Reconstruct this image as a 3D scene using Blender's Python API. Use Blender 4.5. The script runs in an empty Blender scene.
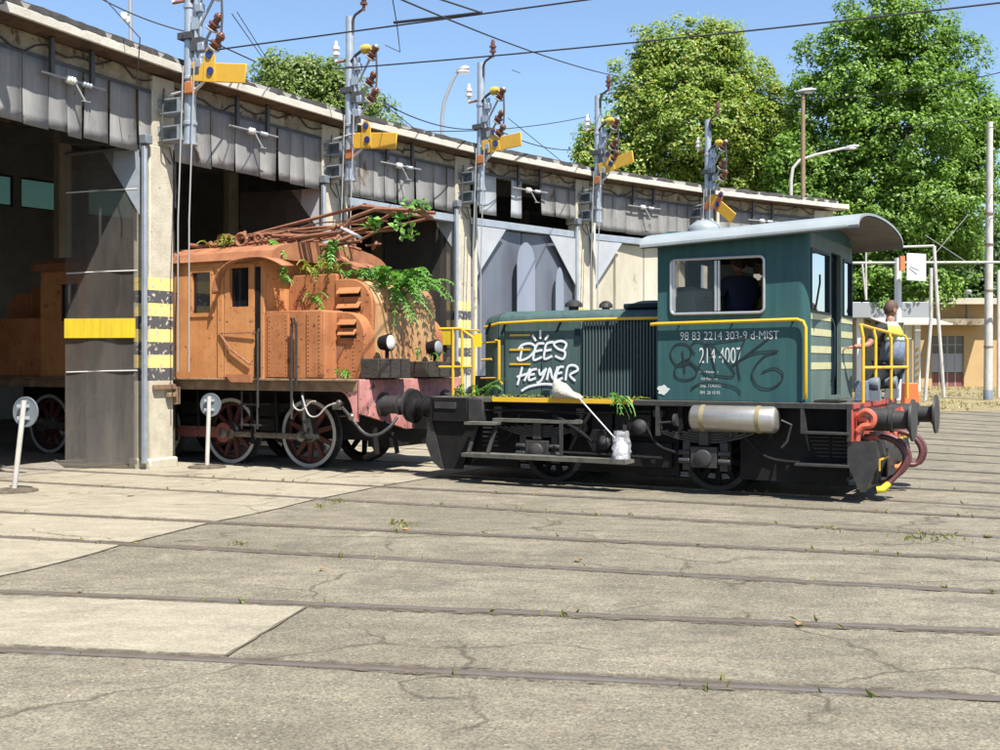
import bpy, math, random
import numpy as np
from mathutils import Vector, Matrix

random.seed(7)
rng = np.random.default_rng(7)
R_ = math.radians
scene = bpy.context.scene
COL = scene.collection

# ------------------------------------------------------------------ camera
FPX, HOR, CAMZ = 1141.0, 362.0, 1.65          # focal length in px of a 1000 px wide picture, horizon row, eye height
cd = bpy.data.cameras.new('camera')
cam = bpy.data.objects.new('camera', cd)
COL.objects.link(cam)
cam.location = (0, 0, CAMZ)
cam.rotation_euler = (R_(90), 0, 0)
cd.sensor_width = 36.0
cd.lens = 36.0 * FPX / 1000.0
cd.shift_y = -(375 - HOR) / 1000.0
cd.clip_start = 0.1
cd.clip_end = 3000
scene.camera = cam

# ------------------------------------------------------------------ sky, sun, exposure
SUN_TO = Vector((-0.285, 0.54, -1.0)).normalized()       # the way the light travels
elev = math.asin(-SUN_TO.z)
azim = math.atan2(-SUN_TO.x, -SUN_TO.y)
w = bpy.data.worlds.new('World'); scene.world = w; w.use_nodes = True
nt = w.node_tree; nt.nodes.clear()
sky = nt.nodes.new('ShaderNodeTexSky'); sky.sky_type = 'NISHITA'; sky.sun_disc = False
sky.sun_elevation = elev; sky.sun_rotation = azim
sky.altitude = 100; sky.air_density = 1.0; sky.dust_density = 0.7; sky.ozone_density = 3.2
bg = nt.nodes.new('ShaderNodeBackground'); bg.inputs['Strength'].default_value = 0.096
wo = nt.nodes.new('ShaderNodeOutputWorld')
nt.links.new(sky.outputs[0], bg.inputs[0]); nt.links.new(bg.outputs[0], wo.inputs[0])
sl = bpy.data.lights.new('sun', 'SUN'); sl.energy = 5.0; sl.angle = R_(0.5); sl.color = (1.0, 0.955, 0.88)
so = bpy.data.objects.new('sun', sl); COL.objects.link(so); so.location = (10, -20, 40)
so.rotation_euler = SUN_TO.to_track_quat('-Z', 'Y').to_euler()
scene.view_settings.view_transform = 'Standard'
scene.view_settings.look = 'None'
scene.view_settings.gamma = 1.0
scene.view_settings.exposure = 1.1

# ------------------------------------------------------------------ frames of the place
CX, CY = 28.1, 1.1                                       # centre of the turntable all tracks run to
U = Vector((0.8733, -0.4872, 0)); N = Vector((0.4872, 0.8733, 0))   # along / across the locomotives' track
def W(u, n, z): return U * u + N * n + Vector((0, 0, z))
def un(px, py, n):
    r = (px - 500) / FPX; d = n / (N.x * r + N.y)
    return d * (U.x * r + U.y), CAMZ + (HOR - py) / FPX * d
def uu(px, n): return un(px, HOR, n)[0]
def polar(deg, R, z=0.0): return Vector((CX + R * math.cos(R_(deg)), CY + R * math.sin(R_(deg)), z))
def on_circle(px, R):
    r = (px - 500) / FPX
    a = r * r + 1; b = -2 * (r * CX + CY); c = CX * CX + CY * CY - R * R
    d = (-b + math.sqrt(b * b - 4 * a * c)) / (2 * a)
    return math.degrees(math.atan2(d - CY, r * d - CX)), d
def at(px, py, d): return Vector(((px - 500) / FPX * d, d, CAMZ + (HOR - py) / FPX * d))
def gnd(px, py):
    d = FPX * CAMZ / (py - HOR); return Vector(((px - 500) / FPX * d, d, 0))

# ------------------------------------------------------------------ materials
def mat(name, base, rough=0.6, metal=0.0, col2=None, scale=3.0, amt=0.5, fine=None, bump=0.0, bscale=40.0,
        spots=None, spot_scale=8.0, spot_lo=0.62, stretch=(1, 1, 1), spec=0.5, rvar=0.0, chips=None, chip_lo=.66, chip_scale=16, streak=0.0):
    base = tuple(c * .8 for c in base); col2 = tuple(c * .8 for c in col2) if col2 else None; spots = tuple(c * .8 for c in spots) if spots else None
    m = bpy.data.materials.new(name); m.use_nodes = True
    t = m.node_tree; n = t.nodes; l = t.links
    b = n['Principled BSDF']
    b.inputs['Roughness'].default_value = rough; b.inputs['Metallic'].default_value = metal
    b.inputs['Specular IOR Level'].default_value = spec
    b.inputs['Base Color'].default_value = (*base, 1)
    tc = n.new('ShaderNodeNewGeometry')
    mp = n.new('ShaderNodeMapping'); mp.inputs['Scale'].default_value = stretch
    l.new(tc.outputs['Position'], mp.inputs['Vector'])
    src = None
    if col2 is not None:
        nz = n.new('ShaderNodeTexNoise'); nz.inputs['Scale'].default_value = scale
        nz.inputs['Detail'].default_value = 7; nz.inputs['Roughness'].default_value = 0.65
        l.new(mp.outputs[0], nz.inputs['Vector'])
        rp = n.new('ShaderNodeValToRGB')
        rp.color_ramp.elements[0].position = 0.5 - 0.22 / max(amt, .2) * .5; rp.color_ramp.elements[1].position = 0.5 + 0.22 / max(amt, .2) * .5
        rp.color_ramp.elements[0].color = (*base, 1); rp.color_ramp.elements[1].color = (*col2, 1)
        l.new(nz.outputs['Fac'], rp.inputs[0]); src = rp.outputs[0]
        if rvar:
            mr = n.new('ShaderNodeMapRange'); mr.inputs['To Min'].default_value = rough - rvar; mr.inputs['To Max'].default_value = rough + rvar
            l.new(nz.outputs['Fac'], mr.inputs['Value']); l.new(mr.outputs[0], b.inputs['Roughness'])
    if spots is not None:
        nz = n.new('ShaderNodeTexNoise'); nz.inputs['Scale'].default_value = spot_scale; nz.inputs['Detail'].default_value = 9
        nz.inputs['Roughness'].default_value = 0.7
        l.new(mp.outputs[0], nz.inputs['Vector'])
        rp = n.new('ShaderNodeValToRGB'); rp.color_ramp.elements[0].position = spot_lo; rp.color_ramp.elements[1].position = spot_lo + 0.05
        rp.color_ramp.elements[0].color = (0, 0, 0, 1); rp.color_ramp.elements[1].color = (1, 1, 1, 1)
        l.new(nz.outputs['Fac'], rp.inputs[0])
        mx = n.new('ShaderNodeMixRGB'); mx.inputs['Color1'].default_value = (*base, 1); mx.inputs['Color2'].default_value = (*spots, 1)
        if src is not None: l.new(src, mx.inputs['Color1'])
        l.new(rp.outputs[0], mx.inputs['Fac']); src = mx.outputs[0]
    if streak:
        ms = n.new('ShaderNodeMapping'); ms.inputs['Scale'].default_value = (9, 9, .55); l.new(tc.outputs['Position'], ms.inputs['Vector'])
        nz = n.new('ShaderNodeTexNoise'); nz.inputs['Scale'].default_value = 1.6; nz.inputs['Detail'].default_value = 6; nz.inputs['Roughness'].default_value = .7; l.new(ms.outputs[0], nz.inputs['Vector'])
        rp = n.new('ShaderNodeValToRGB'); rp.color_ramp.elements[0].position = .36; rp.color_ramp.elements[1].position = .62
        rp.color_ramp.elements[0].color = (1 - streak, 1 - streak, 1 - streak * .95, 1); rp.color_ramp.elements[1].color = (1.08, 1.08, 1.06, 1)
        l.new(nz.outputs['Fac'], rp.inputs[0])
        mx = n.new('ShaderNodeMixRGB'); mx.blend_type = 'MULTIPLY'; mx.inputs['Fac'].default_value = 1; mx.inputs['Color1'].default_value = (*base, 1)
        if src is not None: l.new(src, mx.inputs['Color1'])
        l.new(rp.outputs[0], mx.inputs['Color2']); src = mx.outputs[0]
    if chips is not None:
        nz = n.new('ShaderNodeTexNoise'); nz.inputs['Scale'].default_value = chip_scale; nz.inputs['Detail'].default_value = 5; nz.inputs['Roughness'].default_value = .6; l.new(tc.outputs['Position'], nz.inputs['Vector'])
        rp = n.new('ShaderNodeValToRGB'); rp.color_ramp.elements[0].position = chip_lo; rp.color_ramp.elements[1].position = chip_lo + .02
        l.new(nz.outputs['Fac'], rp.inputs[0])
        mx = n.new('ShaderNodeMixRGB'); mx.inputs['Color1'].default_value = (*base, 1); mx.inputs['Color2'].default_value = (*chips, 1)
        if src is not None: l.new(src, mx.inputs['Color1'])
        l.new(rp.outputs[0], mx.inputs['Fac']); src = mx.outputs[0]
    if src is not None: l.new(src, b.inputs['Base Color'])
    if bump:
        nz = n.new('ShaderNodeTexNoise'); nz.inputs['Scale'].default_value = bscale; nz.inputs['Detail'].default_value = 6
        l.new(tc.outputs['Position'], nz.inputs['Vector'])
        bp = n.new('ShaderNodeBump'); bp.inputs['Strength'].default_value = bump; bp.inputs['Distance'].default_value = 0.02
        l.new(nz.outputs['Fac'], bp.inputs['Height']); l.new(bp.outputs[0], b.inputs['Normal'])
    return m

def leafmat(name, cols, trans=0.35):
    m = bpy.data.materials.new(name); m.use_nodes = True
    t = m.node_tree; n = t.nodes; l = t.links
    b = n['Principled BSDF']; out = n['Material Output']
    g = n.new('ShaderNodeNewGeometry')
    rp = n.new('ShaderNodeValToRGB')
    e = rp.color_ramp.elements
    e[0].color = (*cols[0], 1); e[1].color = (*cols[-1], 1)
    for i, c in enumerate(cols[1:-1]):
        x = e.new((i + 1) / (len(cols) - 1)); x.color = (*c, 1)
    l.new(g.outputs['Random Per Island'], rp.inputs[0])
    b.inputs['Roughness'].default_value = 0.45; b.inputs['Specular IOR Level'].default_value = 0.35
    l.new(rp.outputs[0], b.inputs['Base Color'])
    tr = n.new('ShaderNodeBsdfTranslucent')
    mul = n.new('ShaderNodeMixRGB'); mul.blend_type = 'MULTIPLY'; mul.inputs['Fac'].default_value = 1; mul.inputs['Color2'].default_value = (1.5, 1.7, 0.5, 1)
    l.new(rp.outputs[0], mul.inputs['Color1']); l.new(mul.outputs[0], tr.inputs['Color'])
    mx = n.new('ShaderNodeMixShader'); mx.inputs[0].default_value = trans
    l.new(b.outputs[0], mx.inputs[1]); l.new(tr.outputs[0], mx.inputs[2]); l.new(mx.outputs[0], out.inputs[0])
    return m

def glassmat(name, tint, alpha, rough=0.05, through=(.85, .85, .85)):
    """tinted sheet: part lets through, part reflects"""
    m = bpy.data.materials.new(name); m.use_nodes = True
    t = m.node_tree; n = t.nodes; l = t.links
    b = n['Principled BSDF']; out = n['Material Output']
    b.inputs['Base Color'].default_value = (*tint, 1); b.inputs['Roughness'].default_value = rough
    tr = n.new('ShaderNodeBsdfTransparent'); tr.inputs[0].default_value = (*through, 1)
    mx = n.new('ShaderNodeMixShader'); mx.inputs[0].default_value = alpha
    l.new(tr.outputs[0], mx.inputs[1]); l.new(b.outputs[0], mx.inputs[2]); l.new(mx.outputs[0], out.inputs[0])
    return m

def ground_mat(name, c1, c2, c3, agg=1.0, crack=0.5):
    m = bpy.data.materials.new(name); m.use_nodes = True
    t = m.node_tree; n = t.nodes; l = t.links
    b = n['Principled BSDF']; b.inputs['Roughness'].default_value = 0.9; b.inputs['Specular IOR Level'].default_value = 0.25
    g = n.new('ShaderNodeNewGeometry'); P = g.outputs['Position']
    def noise(s, d=5, r=.6, st=None):
        z = n.new('ShaderNodeTexNoise'); z.inputs['Scale'].default_value = s; z.inputs['Detail'].default_value = d; z.inputs['Roughness'].default_value = r
        if st:
            mp = n.new('ShaderNodeMapping'); mp.inputs['Scale'].default_value = st; mp.inputs['Rotation'].default_value = (0, 0, R_(14))
            l.new(P, mp.inputs[0]); l.new(mp.outputs[0], z.inputs['Vector'])
        else: l.new(P, z.inputs['Vector'])
        return z.outputs['Fac']
    def ramp(v, a, bb, ca=(0, 0, 0), cb=(1, 1, 1)):
        r = n.new('ShaderNodeValToRGB'); r.color_ramp.elements[0].position = a; r.color_ramp.elements[1].position = bb
        r.color_ramp.elements[0].color = (*ca, 1); r.color_ramp.elements[1].color = (*cb, 1); l.new(v, r.inputs[0]); return r.outputs[0]
    def mix(f, a, bb, mode='MIX'):
        x = n.new('ShaderNodeMixRGB'); x.blend_type = mode
        if isinstance(f, float): x.inputs['Fac'].default_value = f
        else: l.new(f, x.inputs['Fac'])
        if isinstance(a, tuple): x.inputs['Color1'].default_value = (*a, 1)
        else: l.new(a, x.inputs['Color1'])
        if isinstance(bb, tuple): x.inputs['Color2'].default_value = (*bb, 1)
        else: l.new(bb, x.inputs['Color2'])
        return x.outputs[0]
    big = ramp(noise(0.45, 6, .62), 0.36, 0.64)
    base = mix(big, c1, c2)
    med = ramp(noise(2.3, 6, .7, (1, 2.2, 1)), 0.42, 0.7)
    base = mix(med, base, c3)
    vo = n.new('ShaderNodeTexVoronoi'); vo.inputs['Scale'].default_value = 85; l.new(P, vo.inputs['Vector'])
    sp = n.new('ShaderNodeSeparateColor'); l.new(vo.outputs['Color'], sp.inputs[0])
    peb = ramp(sp.outputs[0], 0.0, 1.0, (1 - .42 * agg,) * 3, (1 + .46 * agg, 1 + .43 * agg, 1 + .36 * agg))
    base = mix(1.0, base, peb, 'MULTIPLY')
    fine = ramp(noise(210, 2, .5), 0.3, 0.7, (.82, .82, .82), (1.15, 1.15, 1.14))
    base = mix(1.0, base, fine, 'MULTIPLY')
    # single pale and rust-coloured stones, dark pits
    v2 = n.new('ShaderNodeTexVoronoi'); v2.inputs['Scale'].default_value = 38; l.new(P, v2.inputs['Vector'])
    s2 = n.new('ShaderNodeSeparateColor'); l.new(v2.outputs['Color'], s2.inputs[0])
    core = ramp(v2.outputs['Distance'], .22, .34, (1, 1, 1), (0, 0, 0))
    for ch, lo, colr, k in ((0, .88, (.42, .385, .32), .6), (1, .93, (.32, .19, .10), .7), (2, .86, (.055, .05, .042), .65)):
        pick = ramp(s2.outputs[ch], lo, lo + .01); f_ = mix(1.0, core, pick, 'MULTIPLY'); f_ = mix(1.0, f_, (k * min(1, agg),) * 3, 'MULTIPLY')
        base = mix(f_, base, colr)
    # stains and repaired patches
    stn = ramp(noise(.8, 8, .72), .56, .66); stn = mix(1.0, stn, (.6,) * 3, 'MULTIPLY')
    base = mix(stn, base, (.085, .076, .062))
    lgt = ramp(noise(1.7, 7, .7, (1, .5, 1)), .60, .68); lgt = mix(1.0, lgt, (.4,) * 3, 'MULTIPLY')
    base = mix(lgt, base, (.30, .27, .205))
    # cracks
    cr = n.new('ShaderNodeTexVoronoi'); cr.feature = 'DISTANCE_TO_EDGE'; cr.inputs['Scale'].default_value = 0.42
    dn = n.new('ShaderNodeTexNoise'); dn.inputs['Scale'].default_value = 1.6; dn.inputs['Detail'].default_value = 6; l.new(P, dn.inputs['Vector'])
    ad = n.new('ShaderNodeMixRGB'); ad.blend_type = 'ADD'; ad.inputs['Fac'].default_value = 0.9
    l.new(P, ad.inputs['Color1']); l.new(dn.outputs['Color'], ad.inputs['Color2']); l.new(ad.outputs[0], cr.inputs['Vector'])
    ck = ramp(cr.outputs['Distance'], 0.0, 0.012, (1, 1, 1), (0, 0, 0))
    gate = ramp(noise(0.6, 3), 0.43, 0.53)
    ckm = mix(1.0, ck, gate, 'MULTIPLY'); ckm = mix(1.0, ckm, (crack * .85,) * 3, 'MULTIPLY')
    base = mix(ckm, base, (0.05, 0.042, 0.03))
    l.new(base, b.inputs['Base Color'])
    h = n.new('ShaderNodeMath'); h.operation = 'ADD'
    l.new(vo.outputs['Distance'], h.inputs[0]); l.new(noise(20, 6, .7), h.inputs[1])
    bp = n.new('ShaderNodeBump'); bp.inputs['Strength'].default_value = 0.22 * agg + .08; bp.inputs['Distance'].default_value = 0.006
    l.new(h.outputs[0], bp.inputs['Height']); l.new(bp.outputs[0], b.inputs['Normal'])
    return m

def dirt_alpha(name, c1, c2):
    """dirt and grit spread unevenly: thins out to nothing by noise"""
    m = mat(name, c1, 0.95, col2=c2, scale=9, amt=.9, bump=.5, bscale=70)
    t = m.node_tree; n = t.nodes; l = t.links
    g = n.new('ShaderNodeNewGeometry')
    z = n.new('ShaderNodeTexNoise'); z.inputs['Scale'].default_value = 5; z.inputs['Detail'].default_value = 9; z.inputs['Roughness'].default_value = .75
    l.new(g.outputs['Position'], z.inputs['Vector'])
    r = n.new('ShaderNodeValToRGB'); r.color_ramp.elements[0].position = .44; r.color_ramp.elements[1].position = .6
    l.new(z.outputs['Fac'], r.inputs[0]); l.new(r.outputs[0], n['Principled BSDF'].inputs['Alpha'])
    return m

def column_mat():
    """cream paint; yellow and black warning bands painted round the column between 0.8 and 3 m"""
    m = mat('column_paint', (.60, .55, .43), .8, col2=(.47, .42, .32), scale=4, amt=.8, bump=.25, bscale=30, spots=(.26, .2, .14), spot_scale=5, spot_lo=.63)
    t = m.node_tree; n = t.nodes; l = t.links; b = n['Principled BSDF']
    old = b.inputs['Base Color'].links[0].from_socket
    g = n.new('ShaderNodeNewGeometry'); s = n.new('ShaderNodeSeparateXYZ'); l.new(g.outputs['Position'], s.inputs[0])
    wr = n.new('ShaderNodeMath'); wr.operation = 'PINGPONG'; wr.inputs[1].default_value = 0.2
    sh = n.new('ShaderNodeMath'); sh.operation = 'ADD'; sh.inputs[1].default_value = -0.86; l.new(s.outputs[2], sh.inputs[0]); l.new(sh.outputs[0], wr.inputs[0])
    st = n.new('ShaderNodeMath'); st.operation = 'GREATER_THAN'; st.inputs[1].default_value = 0.1; l.new(wr.outputs[0], st.inputs[0])
    mx = n.new('ShaderNodeMixRGB'); mx.inputs['Color1'].default_value = (.74, .58, .2, 1); mx.inputs['Color2'].default_value = (.07, .07, .075, 1); l.new(st.outputs[0], mx.inputs['Fac'])
    lo = n.new('ShaderNodeMath'); lo.operation = 'GREATER_THAN'; lo.inputs[1].default_value = 1.36; l.new(s.outputs[2], lo.inputs[0])
    hi = n.new('ShaderNodeMath'); hi.operation = 'LESS_THAN'; hi.inputs[1].default_value = 2.96; l.new(s.outputs[2], hi.inputs[0])
    mu = n.new('ShaderNodeMath'); mu.operation = 'MULTIPLY'; l.new(lo.outputs[0], mu.inputs[0]); l.new(hi.outputs[0], mu.inputs[1])
    wn = n.new('ShaderNodeTexNoise'); wn.inputs['Scale'].default_value = 14; wn.inputs['Detail'].default_value = 8; l.new(g.outputs['Position'], wn.inputs['Vector'])
    wm = n.new('ShaderNodeMath'); wm.operation = 'LESS_THAN'; wm.inputs[1].default_value = .6; l.new(wn.outputs['Fac'], wm.inputs[0])
    m2 = n.new('ShaderNodeMath'); m2.operation = 'MULTIPLY'; l.new(mu.outputs[0], m2.inputs[0]); l.new(wm.outputs[0], m2.inputs[1])
    fx = n.new('ShaderNodeMixRGB'); l.new(m2.outputs[0], fx.inputs['Fac']); l.new(old, fx.inputs['Color1']); l.new(mx.outputs[0], fx.inputs['Color2'])
    l.new(fx.outputs[0], b.inputs['Base Color'])
    return m

M = {}
M['asphalt'] = ground_mat('asphalt', (.142, .127, .095), (.212, .190, .144), (.115, .103, .080), .8, .9)
M['concrete'] = ground_mat('concrete_paving', (.255, .228, .172), (.215, .192, .145), (.31, .28, .215), 0.4, .7)
M['shed_floor'] = ground_mat('shed_floor', (.22, .20, .165), (.17, .155, .13), (.26, .24, .2), 0.4, .5)
M['dirt'] = ground_mat('dirt', (.27, .21, .125), (.22, .18, .105), (.16, .15, .075), 0.7, 0.0)
M['rail_dirt'] = dirt_alpha('rail_dirt', (.10, .083, .058), (.17, .142, .10))
M['rail'] = mat('rail_steel', (.27, .245, .225), .38, .5, col2=(.24, .18, .135), scale=5, amt=.7, bump=.1, streak=0)
M['rail_side'] = mat('rail_rust', (.13, .08, .05), .9, col2=(.08, .055, .04), scale=20)
M['groove'] = mat('groove_dirt', (.075, .06, .043), 1.0, col2=(.15, .125, .085), scale=12, amt=.9)
M['column'] = column_mat()
M['plaster'] = mat('cream_plaster', (.58, .53, .42), .85, col2=(.44, .40, .31), scale=1.6, amt=.7, spots=(.27, .23, .17), spot_scale=2.5, spot_lo=.62, bump=.2, bscale=25, stretch=(1, 1, .45))
M['beam'] = mat('weathered_concrete', (.42, .365, .26), .9, col2=(.22, .175, .12), scale=2.2, amt=.9, spots=(.11, .075, .048), spot_scale=3.5, spot_lo=.55, bump=.5, bscale=22)
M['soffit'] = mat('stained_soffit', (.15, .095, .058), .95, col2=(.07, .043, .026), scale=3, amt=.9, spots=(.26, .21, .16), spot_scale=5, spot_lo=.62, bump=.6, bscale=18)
M['eave'] = mat('eave_edge', (.68, .65, .57), .8, col2=(.5, .46, .38), scale=3, amt=.6, spots=(.2, .16, .12), spot_scale=4, spot_lo=.64, bump=.3)
M['tar'] = mat('tar_roofing', (.035, .033, .032), .85, col2=(.08, .075, .07), scale=6, bump=.8, bscale=15)
M['sheet'] = mat('grey_sheet', (.33, .325, .31), .7, 0, spec=.15, streak=.1, chips=(.13, .09, .06), chip_lo=.7, chip_scale=5, col2=(.205, .205, .21), scale=2.2, amt=.6, spots=(.15, .105, .07), spot_scale=2.6, spot_lo=.6, bump=.15, bscale=9, stretch=(1, 1, .4), rvar=.1)
M['sheet_light'] = mat('light_sheet', (.50, .52, .54), .5, .1, col2=(.40, .42, .44), scale=2, amt=.6, spots=(.2, .16, .12), spot_scale=5, spot_lo=.68)
M['galv'] = mat('galvanised_steel', (.46, .52, .58), .45, .35, col2=(.34, .38, .43), scale=5, amt=.6, spots=(.2, .17, .14), spot_scale=7, spot_lo=.66)
M['darkpaint'] = mat('dark_steel', (.055, .06, .07), .6, .2, col2=(.1, .095, .09), scale=8, amt=.6)
M['mastyellow'] = mat('signal_yellow', (.80, .47, .045), .5, col2=(.70, .40, .05), scale=5, amt=.5, spots=(.35, .2, .08), spot_scale=9, spot_lo=.68)
M['orangebox'] = mat('orange_box', (.62, .22, .07), .6, col2=(.45, .16, .06), scale=8)
M['porcelain_brown'] = mat('brown_porcelain', (.15, .06, .035), .25)
M['porcelain_white'] = mat('white_porcelain', (.72, .70, .66), .3)
M['dullyellow'] = mat('dull_yellow', (.62, .43, .05), .5, col2=(.5, .36, .06), scale=20)
M['brightyellow'] = mat('bright_yellow', (.85, .66, .03), .45)
M['lens_blue'] = mat('blue_lens', (.03, .05, .2), .15)
M['wire'] = mat('wire', (.03, .032, .04), .6)
M['rope'] = mat('pull_wire', (.45, .44, .42), .5, .4)
M['pvc'] = glassmat('smoky_pvc', (.115, .102, .09), .5, .22)
M['pvc_pale'] = mat('pale_pvc', (.27, .30, .37), .3, col2=(.22, .25, .31), scale=1.2, stretch=(1, 1, .3))
M['pvc_blue'] = mat('grey_pvc', (.155, .17, .21), .26, col2=(.105, .115, .145), scale=1.5, amt=.5, stretch=(1, 1, .3))
def _pvc():
    m = M['pvc']; t = m.node_tree; n = t.nodes; l = t.links; b = n['Principled BSDF']
    g = n.new('ShaderNodeNewGeometry'); mp = n.new('ShaderNodeMapping'); mp.inputs['Scale'].default_value = (3, 3, .5); l.new(g.outputs['Position'], mp.inputs[0])
    z = n.new('ShaderNodeTexNoise'); z.inputs['Scale'].default_value = 1.3; z.inputs['Detail'].default_value = 9; z.inputs['Roughness'].default_value = .72; l.new(mp.outputs[0], z.inputs['Vector'])
    r = n.new('ShaderNodeValToRGB'); r.color_ramp.elements[0].position = .3; r.color_ramp.elements[1].position = .75
    r.color_ramp.elements[0].color = (.085, .083, .082, 1); r.color_ramp.elements[1].color = (.16, .142, .122, 1)
    l.new(z.outputs['Fac'], r.inputs[0]); l.new(r.outputs[0], b.inputs['Base Color'])
    s = n.new('ShaderNodeSeparateXYZ'); l.new(g.outputs['Position'], s.inputs[0])
    # lower part scuffed, its colour denser to paint in sunlight; upper part clearer
    q = n.new('ShaderNodeMapRange'); q.inputs['From Min'].default_value = .3; q.inputs['From Max'].default_value = 2.6; q.inputs['To Min'].default_value = .72; q.inputs['To Max'].default_value = .36
    l.new(s.outputs[2], q.inputs['Value'])
    a = n.new('ShaderNodeMath'); a.operation = 'MULTIPLY_ADD'; a.inputs[1].default_value = .35; l.new(z.outputs['Fac'], a.inputs[0])
    o = n.new('ShaderNodeMath'); o.operation = 'SUBTRACT'; o.inputs[1].default_value = .17; l.new(q.outputs[0], o.inputs[0]); l.new(o.outputs[0], a.inputs[2])
    mx = [x for x in n if x.type == 'MIX_SHADER'][0]; l.new(a.outputs[0], mx.inputs[0])
_pvc()
M['ribs'] = mat('rib_paint', (.085, .125, .125), .5, spec=.2)
M['pvc_yellow'] = mat('yellow_pvc_band', (.78, .58, .03), .45, col2=(.66, .48, .04), scale=3, streak=.15, chips=(.3, .22, .08), chip_lo=.72)
M['white_trim'] = mat('white_trim', (.6, .6, .58), .6)
M['inner'] = mat('dark_interior', (.46, .44, .40), .9, col2=(.30, .28, .25), scale=1.2)
M['pane'] = glassmat('greenish_pane', (.20, .23, .20), .62, .3, (.6, .74, .6))
# orange locomotive
M['orange'] = mat('faded_orange_paint', (.60, .285, .115), .7, spec=.15, col2=(.47, .20, .08), scale=1.7, amt=.8, spots=(.30, .115, .05), spot_scale=4, spot_lo=.60, bump=.12, bscale=25, chips=(.07, .03, .017), chip_lo=.655, chip_scale=13, streak=.06)
M['orange_box'] = mat('redder_orange_paint', (.47, .195, .085), .7, spec=.15, col2=(.36, .14, .06), scale=1.9, amt=.8, spots=(.22, .085, .04), spot_scale=4, spot_lo=.60, bump=.12, bscale=25, chips=(.06, .026, .015), chip_lo=.645, chip_scale=13, streak=.08)
M['orange_front'] = mat('yellowish_front_paint', (.58, .38, .17), .75, streak=.16, chips=(.1, .045, .02), chip_lo=.66, col2=(.50, .23, .10), scale=3.2, amt=.9, spots=(.16, .07, .03), spot_scale=5, spot_lo=.64, stretch=(1, 1, .35))  # nose front yellower and paler than its sides
M['roofrust'] = mat('rusty_roof', (.40, .17, .075), .8, col2=(.27, .10, .045), scale=4, amt=.8, spots=(.10, .05, .03), spot_scale=7, spot_lo=.66)
M['rust'] = mat('rust', (.22, .085, .045), .9, col2=(.33, .15, .085), scale=11, amt=.8, bump=.4)
M['framerust'] = mat('frame_brown', (.30, .20, .12), .8, col2=(.17, .10, .06), scale=5, amt=.8, spots=(.08, .05, .03), spot_scale=9, spot_lo=.64)
M['pink'] = mat('faded_red_beam', (.64, .30, .28), .75, col2=(.50, .19, .17), scale=4, amt=.8, spots=(.10, .05, .04), spot_scale=6, spot_lo=.555, streak=.2)
M['black'] = mat('sooty_black', (.010, .010, .012), .65, spec=.15, col2=(.020, .018, .016), scale=6, amt=.7, bump=.15)
M['wheel_red'] = mat('wheel_red', (.12, .028, .02), .65, col2=(.09, .03, .022), scale=8)
M['tyre_white'] = mat('tyre_white', (.55, .54, .51), .6, col2=(.42, .4, .37), scale=8)
M['steel'] = mat('worn_steel', (.28, .27, .26), .42, .7, col2=(.16, .13, .11), scale=9, amt=.8)
M['rodred'] = mat('rod_red', (.33, .10, .085), .55, .2, col2=(.22, .09, .075), scale=9)
M['wood'] = mat('charred_planks', (.026, .021, .018), .9, col2=(.055, .045, .036), scale=5, stretch=(1, 1, 6), amt=.9, bump=.5, bscale=30)
M['darkglass'] = mat('dark_glass', (.012, .014, .018), .08, spec=.6)
M['leather'] = mat('pale_hose', (.42, .39, .35), .7)
# shunter
M['green'] = mat('dark_green_paint', (.036, .100, .104), .5, spec=.16, streak=.16, col2=(.044, .112, .114), scale=2.5, amt=.5, spots=(.07, .08, .07), spot_scale=9, spot_lo=.72, rvar=.07)
M['green_dark'] = mat('dark_band_paint', (.012, .026, .036), .5, spec=.2)
M['green_end'] = mat('pale_end_paint', (.14, .19, .175), .6, spec=.18, streak=.2, col2=(.11, .16, .145), scale=3, amt=.7)  # end wall paler and greyer than the cab sides
M['green_pale'] = mat('weathered_green', (.085, .135, .13), .55, spec=.18, streak=.25, col2=(.065, .11, .105), scale=3, amt=.7)
M['yellow'] = mat('yellow_paint', (.78, .47, .02), .42, col2=(.68, .40, .03), scale=7, amt=.5, spots=(.2, .12, .04), spot_scale=12, spot_lo=.72)
M['stripe'] = mat('pale_yellow_stripe', (.62, .60, .33), .6, col2=(.5, .48, .28), scale=8)
M['cabroof'] = mat('cab_roof', (.33, .37, .385), .5, col2=(.26, .295, .31), scale=2.5, amt=.6)
M['soffit_grey'] = mat('canopy_underside', (.20, .18, .155), .8, col2=(.13, .115, .10), scale=4)
M['alu'] = mat('aluminium', (.62, .63, .64), .35, .6, col2=(.5, .5, .5), scale=8)
M['tank'] = mat('bare_tank', (.52, .50, .46), .34, .7, col2=(.45, .42, .38), scale=4, amt=.8, spots=(.2, .12, .07), spot_scale=7, spot_lo=.66)
M['tankband'] = mat('tank_band', (.30, .25, .13), .6, .3)
M['redbeam'] = mat('red_beam', (.52, .075, .045), .55, col2=(.36, .06, .045), scale=6, amt=.7, spots=(.09, .05, .04), spot_scale=9, spot_lo=.66)
M['hookred'] = mat('hook_red', (.60, .13, .075), .5)
M['bufgrey'] = mat('buffer_grey', (.034, .035, .038), .5, .1, spec=.3, col2=(.06, .056, .052), scale=7, amt=.7)
M['hose'] = mat('brake_hose', (.10, .03, .03), .5)
M['deckgrey'] = mat('deck_plank', (.13, .125, .10), .9, col2=(.06, .06, .048), scale=6, amt=.8)
M['whitepaint'] = mat('white_spray', (.78, .80, .84), .5)
M['textwhite'] = mat('white_lettering', (.62, .64, .62), .5, spots=(.08, .12, .11), spot_scale=30, spot_lo=.62)
M['blackspray'] = mat('black_spray', (.012, .018, .02), .5)
M['clearglass'] = glassmat('window_glass', (.05, .07, .075), .25, .02)
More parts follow.
